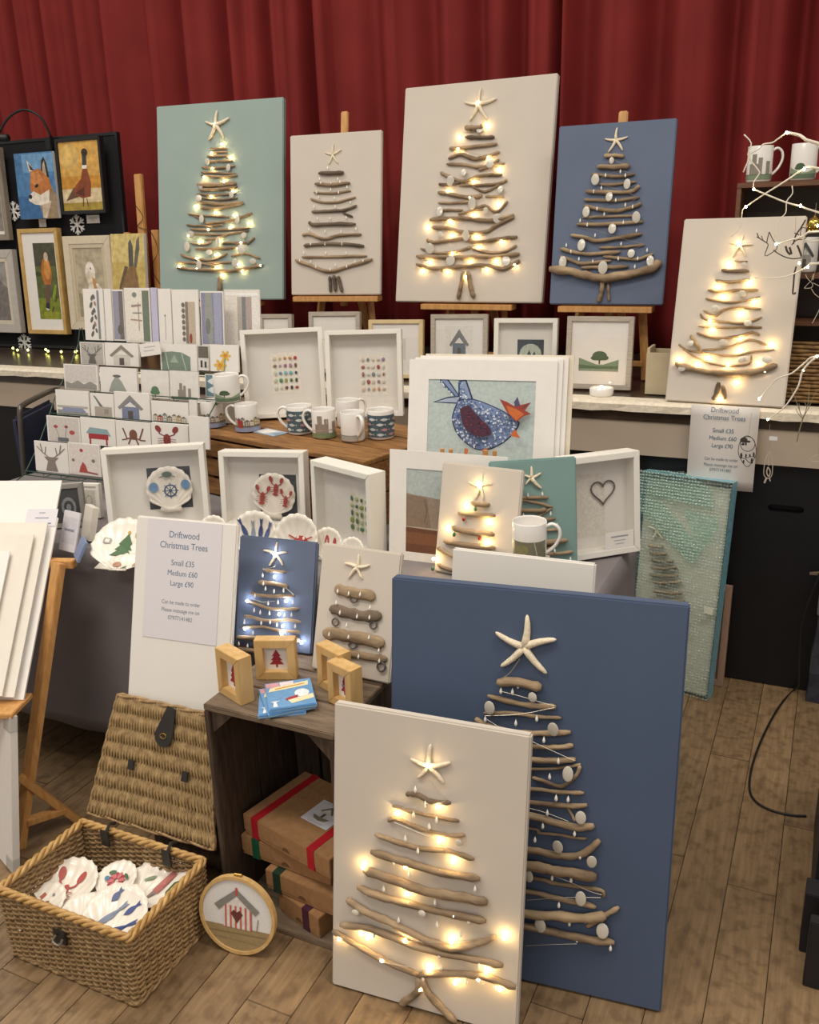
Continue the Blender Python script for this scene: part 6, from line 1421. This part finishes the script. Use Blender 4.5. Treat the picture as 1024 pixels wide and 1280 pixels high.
put_shell('scallop with little red beach figures at the front left of the hamper', hp(52, 1134, .10), .125, 14, -20, [('#b0664a', rc(.28, .5, .36, .7)), ('#7c5a4a', [(.46, .45), (.58, .5), (.54, .66), (.48, .62)]), ('#b3503c', el(.72, .36, .07, .05)), ('#6a7a52', el(.84, .46, .06, .03)), ('#8a8f94', el(.5, .78, .03, .03))], .12)
put_shell('dull brown scallop half buried under the lighter shells', hp(128, 1122, .075), .10, 5, 80, None, .16)
# ------------------------------------------------------------------ bubble-wrapped canvas and frame by the stage
def mat_bubble():
    M = bpy.data.materials.new('bubble_wrap'); M.use_nodes = True; nt = M.node_tree; N = nt.nodes; L = nt.links; b = N['Principled BSDF']
    b.inputs['Base Color'].default_value = lin('#d6efe9'); b.inputs['Roughness'].default_value = .13; b.inputs['Specular IOR Level'].default_value = 1.0
    tc = N.new('ShaderNodeTexCoord'); v = N.new('ShaderNodeTexVoronoi'); v.inputs['Scale'].default_value = 95; v.inputs['Randomness'].default_value = .25
    L.new(tc.outputs['Object'], v.inputs['Vector'])
    nz = N.new('ShaderNodeTexNoise'); nz.inputs['Scale'].default_value = 14; nz.inputs['Detail'].default_value = 5; L.new(tc.outputs['Object'], nz.inputs['Vector'])
    ad = N.new('ShaderNodeMath'); ad.operation = 'MULTIPLY_ADD'; ad.inputs[1].default_value = 3.2; L.new(nz.outputs['Fac'], ad.inputs[0]); L.new(v.outputs['Distance'], ad.inputs[2])
    bp = N.new('ShaderNodeBump'); bp.inputs['Strength'].default_value = .9; bp.inputs['Distance'].default_value = .011; bp.invert = True; L.new(ad.outputs[0], bp.inputs['Height']); L.new(bp.outputs[0], b.inputs['Normal'])
    tr = N.new('ShaderNodeBsdfTransparent'); tr.inputs[0].default_value = (.90, .97, .94, 1)
    mr = N.new('ShaderNodeMapRange'); mr.inputs[1].default_value = .1; mr.inputs[2].default_value = .6; mr.inputs[3].default_value = .40; mr.inputs[4].default_value = .08; L.new(v.outputs['Distance'], mr.inputs[0])
    mx = N.new('ShaderNodeMixShader'); L.new(mr.outputs[0], mx.inputs[0]); L.new(b.outputs[0], mx.inputs[2]); L.new(tr.outputs[0], mx.inputs[1])
    L.new(mx.outputs[0], N['Material Output'].inputs[0]); return M
m_bub = mat_bubble()
P = Panel('wrapped_canvas', 'driftwood tree canvas packed in pale green bubble wrap leaning under the stage', 'wrapped canvas', 'bubble', t=.05)
MB().box((0, .027, P.h/2-.01), (P.w-.012, .036, P.h-.03)).build('canvas', m_cream, P.root, bevel=.003)
C = crop(780, 560, 3.88); P2 = P
_o = P.o.copy(); P.o = P.o+P.B*.006
starfish(P, C, (165, 398), [(168, 345), (205, 395), (195, 440), (140, 445), (120, 378)], .1)
rnd = random.Random(5)
for i, (a, c) in enumerate((((125, 470), (200, 475)), ((130, 505), (215, 510)), ((140, 540), (250, 545)), ((140, 580), (265, 575)), ((130, 610), (270, 615)), ((150, 650), (285, 645)), ((150, 690), (290, 700)), ((160, 740), (300, 735)), ((100, 800), (300, 800)), ((90, 860), (310, 865)))):
    stick(P, C, [a, ((a[0]+c[0])/2, (a[1]+c[1])/2+4), c], 16, m_drift, rnd)
P.o = _o
def lumpy(x0, x1, z0, z1, y, nx, nz, amp, seed):
    r = random.Random(seed); vs, fs = [], []
    for k in range(nz+1):
        for i in range(nx+1): vs.append((x0+(x1-x0)*i/nx, y+r.uniform(-amp, amp), z0+(z1-z0)*k/nz))
    for k in range(nz):
        for i in range(nx): a = k*(nx+1)+i; fs.append([a, a+1, a+nx+2, a+nx+1])
    return vs, fs
hw_ = P.w/2+.004
b = MB(); b.add(*lumpy(-hw_, hw_, .0, P.h, -.013, 14, 30, .003, 3))
b.build('front_wrap', m_bub, P.root, smooth=True)
b = MB()
for x in (-hw_, hw_): b.add([(x, -.013, 0), (x, .05, 0), (x, .05, P.h), (x, -.013, P.h)], [[0, 1, 2, 3]])
b.add([(-hw_, -.013, P.h), (hw_, -.013, P.h), (hw_, .05, P.h), (-hw_, .05, P.h)], [[0, 1, 2, 3]])
b.add([(-hw_, .05, 0), (hw_, .05, 0), (hw_, .05, P.h), (-hw_, .05, P.h)], [[0, 1, 2, 3]])
b.build('side_wrap', mat('blue_wrap', '#7fb4c2', .3, scale=60, var=.2, bump=.8, bscale=120), P.root)
def flap(pxs, y, nm, m_):
    pl = [P.loc(*C(p)) for p in pxs]; MB().prism(pl, y-.0008, y).build(nm, m_, P.root)
flap([(60, 100), (300, 110), (440, 200), (440, 290), (60, 210)], -.0185, 'folded_flap', m_bub)
flap([(60, 200), (200, 260), (390, 490), (340, 560), (250, 470), (60, 270)], -.0215, 'folded_flap', m_bub)
flap([(300, 290), (460, 330), (470, 380), (390, 490), (350, 430)], -.0245, 'folded_flap', m_bub)
flap([(395, 762), (442, 770), (438, 805), (398, 795)], -.018, 'tape', mat('clear_tape', '#d9dbc6', .3))
framed('pink', 'framed_picture', 'pinkish bare wood framed picture leaning between bubble wrap and black panel', 'picture', .022, .018, mat('pink_wood', '#a98873', .6, scale=14, var=.1, stretch=(8, 8, 1)), mat('pink_back', '#8a6a58', .7), .006, None, None, glass=False)

# ------------------------------------------------------------------ mug cabinet on the stage, right
YC = 3.27; tl = ony(922, 229, YC); CX0, CZ1 = tl[0], tl[2]; CX1 = CX0+.55
m_cab = mat('cabinet_wood', '#5a3a26', .5, scale=12, col2='#7a5236', stretch=(1, 6, 6)); m_cabin = mat('cabinet_back', '#4a4038', .6)
cb = empty('display_cabinet', (CX0, YC, 1.0)); tag(cb, 'brown wooden display cabinet of mugs at the right of the stage', 'cabinet')
H_ = CZ1-1.0
MB().box2((0, 0, H_-.016), (.55, .18, H_)).build('top', m_cab, cb, bevel=.001)
for x in (0, .536): MB().box2((x, 0, 0), (x+.014, .18, H_-.0165)).build('side', m_cab, cb, bevel=.001)
MB().box2((.0145, .172, 0), (.5355, .18, H_-.0165)).build('back', m_cabin, cb)
zsh = [ony(1005, 343, YC)[2]-1.0, ony(1005, 402, YC)[2]-1.0]
for z in zsh: MB().box2((.0145, .0, z-.014), (.5355, .171, z)).build('shelf', m_cab, cb, bevel=.001)
church = sc(a_castle('#8d867a', .5, .12, .8)+[('#7a8a6c', rc(0, 0, 1, .14))], 0, .08, 1, .9)
p = ony(948, 227, YC+.08); mug('china_mug', 'white mug with a church print at the left on top of the cabinet', (p[0], YC+.08, CZ1+.001), 20, church, r=.04, h=.112)
p = ony(1003, 222, YC+.08); mug('china_mug', 'white mug with a hills print on top of the cabinet, right of the church mug', (p[0], YC+.08, CZ1+.001), 20, hills_m, r=.04, h=.112)
p = ony(955, 300, YC+.08); mug('glass_mug', 'dull clear mug inside the cabinet beneath the church mug', (p[0], YC+.085, 1.0+zsh[0]+.001), 20, None, r=.04, h=.105, fill=mat('grey_glaze', '#6d6a64', .15))
p = ony(1008, 300, YC+.08); mug('china_mug', 'shaded mug with a grey hut print inside the cabinet', (p[0], YC+.085, 1.0+zsh[0]+.001), 20, sc(a_hut('#55524e', '#a9a59d', .5, .1, .9), .1, .05, .9, .9), r=.04, h=.112)
# wicker basket below the shelves
bk = empty('wicker_basket', (CX0+.235, YC-.055, 1.0)); tag(bk, 'dark brown wicker basket at the foot of the mug cabinet', 'basket')
b = MB()
for k in range(15):
    z = .008+.0125*k; pts = []
    for i in range(49):
        t = i/48; a = 2*math.pi*t; cx = max(-.13, min(.13, .19*math.cos(a))); cy = max(-.045, min(.045, .065*math.sin(a))); pts.append((cx, cy+.003*math.cos(i*math.pi/2+k*math.pi), z))
    b.tube(pts, .0062, 5, cap=False)
b.build('weave', mat('brown_wicker', '#5d4022', .6, scale=40, col2='#a07a48'), bk, smooth=True)
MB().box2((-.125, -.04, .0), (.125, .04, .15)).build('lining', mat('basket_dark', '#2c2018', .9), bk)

# ------------------------------------------------------------------ lit twig tree at the right
c1 = crop(900, 150, 8.258); c2 = crop(900, 270, 8.258); c3 = crop(900, 410, 6.097)
tw = empty('lit_twig_tree', (.17, 3.10, 1.0)); tag(tw, 'white twig tree with small warm lights reaching over the stage edge from the right', 'twig tree')
to = Vector((.17, 3.10, 1.0)); m_twig = mat('white_twig', '#e6ddcb', .6, var=.05)
YT = 2.93
def tp(Cc, p, dy=0): q = ony(*Cc(p), YT+dy); return Vector(q)-to
B0 = Vector((0, 0, 0))
def branch(Cc, pts, r0, r1, dy=0, root=None):
    q = [tp(Cc, p, dy) for p in pts]
    if root is not None: q = [root]+q
    q = smooth_path(q, 3); n_ = len(q); MB().tube(q, [r0+(r1-r0)*i/(n_-1) for i in range(n_)], 6).build('branch', m_twig, tw, smooth=True)
j1, j2, j3 = Vector((.0, -.05, .72)), Vector((.0, -.06, .52)), Vector((-.02, -.06, .22))
MB().tube(smooth_path([(0, 0, 0.006), (.01, -.02, .25), (0, -.05, .5), (0, -.05, .74)], 4), [.011]*13 and [.012-.0004*i for i in range(13)], 8).build('trunk', m_twig, tw, smooth=True)
MB().lathe([(0, 0), (.07, 0), (.07, .012), (.02, .02), (0, .02)], 24).build('base', m_twig, tw)
branch(c1, [(1024, 245), (830, 160), (690, 130)], .005, .004, 0, j1)
branch(c1, [(690, 130), (600, 195), (540, 235), (450, 250), (410, 295), (300, 375), (400, 520), (405, 560), (350, 640), (350, 715)], .0022, .0016)
branch(c1, [(1024, 955), (830, 890), (680, 850), (470, 765), (350, 715)], .003, .002, 0, j2)
branch(c1, [(250, 150), (325, 240), (290, 350), (300, 400), (240, 540)], .0018, .0018, -.004)
branch(c1, [(1024, 500), (870, 505), (740, 590), (600, 680), (470, 760), (270, 895), (230, 950), (215, 1100), (120, 1200)], .0036, .0012, .01, j1*.6+j2*.4)
branch(c1, [(745, 680), (750, 760), (690, 840), (680, 960), (610, 1040), (575, 1220)], .0016, .0014)
branch(c2, [(1024, 160), (870, 205), (760, 240), (580, 290)], .004, .002, 0, j2)
branch(c2, [(1024, 490), (910, 520), (820, 570), (700, 620), (540, 645), (360, 635)], .0034, .0012, 0, j2*.7+j3*.3)
branch(c2, [(1024, 250), (950, 265), (880, 250), (830, 225)], .002, .0015, .01)
branch(c3, [(756, 210), (660, 255), (550, 345), (440, 385), (370, 460), (300, 540)], .0036, .0014, 0, j3)
branch(c3, [(730, 222), (635, 320), (600, 440), (520, 570), (450, 640), (365, 695)], .0036, .0014, -.006)
for Cc, pts in ((c1, [(690, 130), (350, 715), (270, 895), (870, 505), (835, 885)]), (c2, [(580, 290), (820, 485), (910, 525), (1010, 100)]), (c3, [(300, 540), (365, 695), (635, 322), (740, 215)])):
    for p in pts: inst(ball_mesh(m_bulbg), 'lit_bulb', tw, tp(Cc, p, -.006), (0, 0, 0), (.85, .85, 1.2))
# hanging ornaments
m_blk = mat('black_laser_wood', '#3a342d', .7); m_pale = mat('pale_wood_cut', '#b9ad9c', .7)
def orn(name, label, px, py, Y, polys, m_, string=None, rr_=.0011, extra=None):
    o0 = Vector(ony(px, py, Y)); e_ = empty(name, o0); tag(e_, label, 'ornament'); b = MB()
    for Cc, pl, r_ in polys: b.tube(smooth_path([Vector(ony(*Cc(p), Y))-o0 for p in pl], 3), r_, 5)
    b.build('cut_shape', m_, e_)
    if string:
        Cc, pl = string; MB().tube([Vector(ony(*Cc(p), Y))-o0 for p in pl], .0005, 4).build('hanging_thread', m_wire, e_)
    if extra: extra(e_, o0)
    return e_
orn('reindeer_ornament', 'dark cut-out reindeer hanging from the lit twigs before the cream canvas', 975, 290, 2.96, [
  (c2, [(385, 175), (405, 225), (450, 255), (490, 280)], .0016), (c2, [(380, 215), (420, 235)], .0014), (c2, [(430, 205), (445, 250)], .0012), (c2, [(510, 165), (485, 275), (500, 300), (465, 412), (550, 370), (592, 320), (545, 240), (510, 165)], .0014), (c2, [(555, 350), (600, 385), (680, 425), (760, 440), (850, 430)], .0018), (c2, [(680, 310), (700, 370), (740, 395), (720, 320)], .0032), (c2, [(740, 300), (790, 250), (850, 240)], .0016),
  (c2, [(800, 300), (825, 360), (845, 420)], .003), (c2, [(885, 40), (840, 120), (785, 200), (760, 290)], .0024), (c2, [(770, 175), (820, 195)], .0016), (c2, [(790, 520), (770, 600), (762, 700), (755, 808), (785, 790)], .0026), (c2, [(850, 120), (900, 130), (910, 200), (860, 240), (830, 180), (850, 120)], .0012)], m_blk, (c2, [(785, 0), (780, 170)]))
orn('reindeer_ornament', 'pale cut-out reindeer hanging low from the lit twigs at the cabinet', 1015, 360, 2.965, [
  (c2, [(870, 745), (910, 700), (940, 680), (960, 720), (930, 745), (870, 745)], .001), (c2, [(940, 680), (900, 640), (885, 600)], .001), (c2, [(945, 670), (970, 595), (965, 660)], .001), (c2, [(960, 690), (1024, 720), (1100, 740)], .001), (c2, [(945, 750), (985, 810), (1060, 860)], .001), (c2, [(955, 1108), (985, 1050), (1030, 960), (1060, 860)], .0012)], m_pale, (c2, [(1000, 520), (975, 600)]))
c4 = crop(850, 490, 9.31)
egg = [(785+105*math.sin(t)*(1 if math.cos(t) > -.2 else max(.25, 1+.5*(math.cos(t)+.2))), 690-180*math.cos(t)) for t in [2*math.pi*i/24 for i in range(25)]]
def leafs(e_, o0):
    b = MB(); Y = 2.955
    for u, v, a_, b_ in ((745, 560, 45, 32), (735, 608, 22, 14), (800, 578, 24, 12), (770, 600, 10, 26), (715, 740, 14, 34), (770, 745, 10, 28), (860, 730, 12, 30), (815, 738, 10, 16), (838, 800, 14, 32), (742, 810, 10, 22)):
        pl = [Vector(ony(*c4(p), Y))-o0 for p in el(u, v, a_, b_, 10)]; n_ = len(pl); b.add([tuple(p+Vector((0, dy, 0))) for dy in (-.001, .001) for p in pl], [list(range(n_)), list(range(2*n_-1, n_-1, -1))]+[[i, n_+i, n_+(i+1) % n_, (i+1) % n_] for i in range(n_)])
    b.build('cut_leaves', m_blk, e_)
orn('dreamcatcher_ornament', 'dark oval cut-out ornament with moon and trees hanging before the stage price sheet', 934, 545, 2.955, [(c4, egg, .0011), (c4, [(790+85*math.cos(t), 605+85*math.sin(t)) for t in [2*math.pi*i/20 for i in range(21)]], .0011), (c4, [(700, 770), (760, 775), (800, 815), (850, 830)], .0012), (c4, [(780, 770), (840, 750), (885, 770)], .001)], m_blk, (c4, [(835, 245), (815, 400), (800, 500)]), .001, leafs)
c5 = crop(940, 480, 9.14)
def tagx(e_, o0):
    p = Vector(ony(*c5((245, 622)), 2.95))-o0; MB().box((p.x, p.y, p.z), (.024, .001, .012)).build('paper_tag', m_paper, e_)
orn('drop_ornament', 'pale wire leaf drop with a paper tag hanging against the black stage panel', 962, 560, 2.95, [(c5, [(205, 770), (160, 850), (140, 960), (140, 1040), (180, 1080), (225, 1050), (238, 950), (230, 850), (205, 770)], .0014), (c5, [(200, 790), (185, 870), (195, 930)], .0022), (c5, [(185, 950), (170, 1010), (195, 1060), (210, 1000), (185, 950)], .002), (c5, [(170, 1070), (145, 1130)], .003), (c5, [(200, 1070), (210, 1110)], .002)], m_pale, (c5, [(205, 460), (205, 770)]), .001, tagx)
orn('sprig_ornament', 'grey-green artificial sprig hanging from the lit twigs in front of the basket', 1003, 520, 2.95, [(c5, [(515, 660), (535, 560), (575, 420), (590, 360)], .002), (c5, [(580, 410), (545, 300), (500, 180), (450, 50)], .0013), (c5, [(585, 400), (620, 290), (650, 200), (655, 110)], .0013), (c5, [(590, 380), (660, 250), (700, 150), (740, 80)], .0012), (c5, [(560, 380), (520, 320), (505, 280)], .001), (c5, [(545, 300), (540, 220)], .001), (c5, [(630, 270), (600, 200)], .001)], mat('sage_sprig', '#857a63', .8), (c5, [(640, 200), (660, 0)]))
orn('fish_ornament', 'faint pale wire loop ornament at the far right of the stage front', 1020, 570, 2.95, [(c5, [(660, 860), (720, 820), (768, 815), (840, 850), (768, 885), (700, 885), (660, 860)], .001)], m_pale, (c5, [(768, 560), (768, 815)]))
# gold bauble
p = Vector(ony(1018, 281, 2.97)); o = empty('gold_bauble', p); tag(o, 'shiny gold bauble hanging in the lit twig tree', 'bauble')
MB().lathe([(.001, -.022), (.012, -.019), (.02, -.01), (.022, 0), (.02, .01), (.012, .019), (.004, .022), (.004, .027), (0, .027)], 20).build('ball', mat('gold_foil', '#b59a4e', .15, metal=1), o, smooth=True)
MB().tube([(0, 0, .026), (0, -.005, .06)], .0005, 4).build('hanging_thread', m_wire, o)

# ------------------------------------------------------------------ right edge: black steps, cloth stack, cables
p1 = onz(1003, 1232, 0); m_blackp = mat('black_paint', '#1a1a1e', .55, scale=14, var=.25)
st_ = empty('display_steps', (p1[0], p1[1], 0)); tag(st_, 'black painted wooden display steps at the edge of the aisle', 'display steps')
MB().box2((0, 0, 0), (.45, .03, .17)).build('front_board', m_blackp, st_, bevel=.002)
MB().box2((-.012, .1, 0), (.45, .16, .16)).build('front_board', m_blackp, st_, bevel=.002)
MB().box2((0.005, .161, 0), (.45, .6, .45)).build('step', m_blackp, st_, bevel=.002)
MB().box2((.03, .02, .172), (.45, .158, .19)).build('tread', m_blackp, st_, bevel=.002)
p2 = onz(1006, 876, 0); gs = empty('cloth_bundle', (p2[0]+.002, p2[1]-.0, 0)); tag(gs, 'grey cloth-covered box standing against the black stage panel', 'box')
vs, fs = [], []
for k in range(9):
    z = .44*k/8
    for i, (x, y) in enumerate([(0, 0), (.05, -.01), (.1, .006), (.15, -.008), (.2, 0), (.2, .08), (0, .08)]):
        vs.append((x+.012*k/8+.004*math.sin(k*1.7+i), min(y, .075)+.004*math.sin(k*2.1+i*1.3)-.0, z))
for k in range(8):
    for i in range(7): j = (i+1) % 7; fs.append([k*7+i, k*7+j, k*7+7+j, k*7+7+i])
fs.append([56+i for i in range(7)]); MB().add(vs, fs).build('cover', mat('grey_cover', '#33343c', .9, scale=20, var=.2), gs, smooth=False)
MB().box2((.004, -.014, .325), (.21, .082, .445)).build('band', mat('pale_stone', '#6f6b66', .8, scale=40, var=.2), gs, bevel=.004)
dr = empty('driftwood_ornament', (p2[0]+.0, p2[1]+.03, .446)); tag(dr, 'little driftwood stick ornament lying on the grey cloth-covered box', 'ornament')
MB().tube([(-.03, 0, .008), (.03, .005, .01), (.12, 0, .007)], [.004, .006, .004], 6).build('stick', m_drift, dr); MB().tube([(-.03, -.02, .018), (.04, .01, .02), (.12, .03, .018)], [.003, .005, .003], 6).build('stick', m_drift_d, dr)
MB().tube([(-.005, 0, .05), (.05, -.005, .053), (.12, 0, .05)], [.002, .0035, .003], 6).build('stick', m_drift, dr); MB().tube([(.05, 0, .01), (.05, -.003, .053)], .0012, 5).build('thread', m_wire, dr)
pts = [Vector(ony(*p, 3.0)) for p in ((1034, 690), (1024, 715), (1010, 750), (1002, 780), (1000, 820), (999, 850))]
pts = [Vector((p.x, 2.96+.0*p.y, p.z)) for p in pts]; pts[-1].z = max(pts[-1].z, .03)
fl_ = [Vector(onz(*p, .004)) for p in ((993, 862), (975, 882), (955, 918), (941, 955), (937, 985), (945, 1002), (965, 1013), (990, 1019), (1008, 1020))]
cbl = MB(); cbl.tube(smooth_path(pts+fl_, 4), .0034, 7); o = cbl.build('power_cable', MATS['black_cable'], smooth=True); tag(o, 'thin black power cable trailing across the wooden floor by the black panel', 'cable')

# ------------------------------------------------------------------ groups of repeats
GROUPS = {'driftwood_tree_canvas': 'driftwood Christmas tree canvases', 'greeting_card': 'greeting cards in the wire rack', 'china_mug': 'printed china mugs', 'fish_mug': 'fish patterned mugs',
          'gift_box': 'ribboned kraft gift boxes', 'mini_frame': 'small oak frames on the crate', 'scallop_shell': 'decorated scallop shells', 'mounted_print': 'blank mounted prints',
          'wooden_easel': 'tabletop easels on the stage', 'snowflake_ornament': 'snowflakes on the display screen', 'title_card': 'title cards on the display screen', 'booklet': 'Christmas booklets on the crate',
          'price_sheet': 'driftwood tree price sheets', 'box_frame': 'deep white box frames', 'framed_print': 'framed prints on the stage edge', 'trestle_table': 'tables under the grey cloth',
          'stage_curtain': 'red stage curtains', 'reindeer_ornament': 'cut-out reindeer in the twig tree', 'blank_canvas': 'plain white canvases', 'stored_frame': 'frames stored in the crate', 'card_box': 'white card boxes on the table'}
for o in SC.objects:
    if o.parent is None and o.name.split('.')[0] in GROUPS: o['group'] = GROUPS[o.name.split('.')[0]]
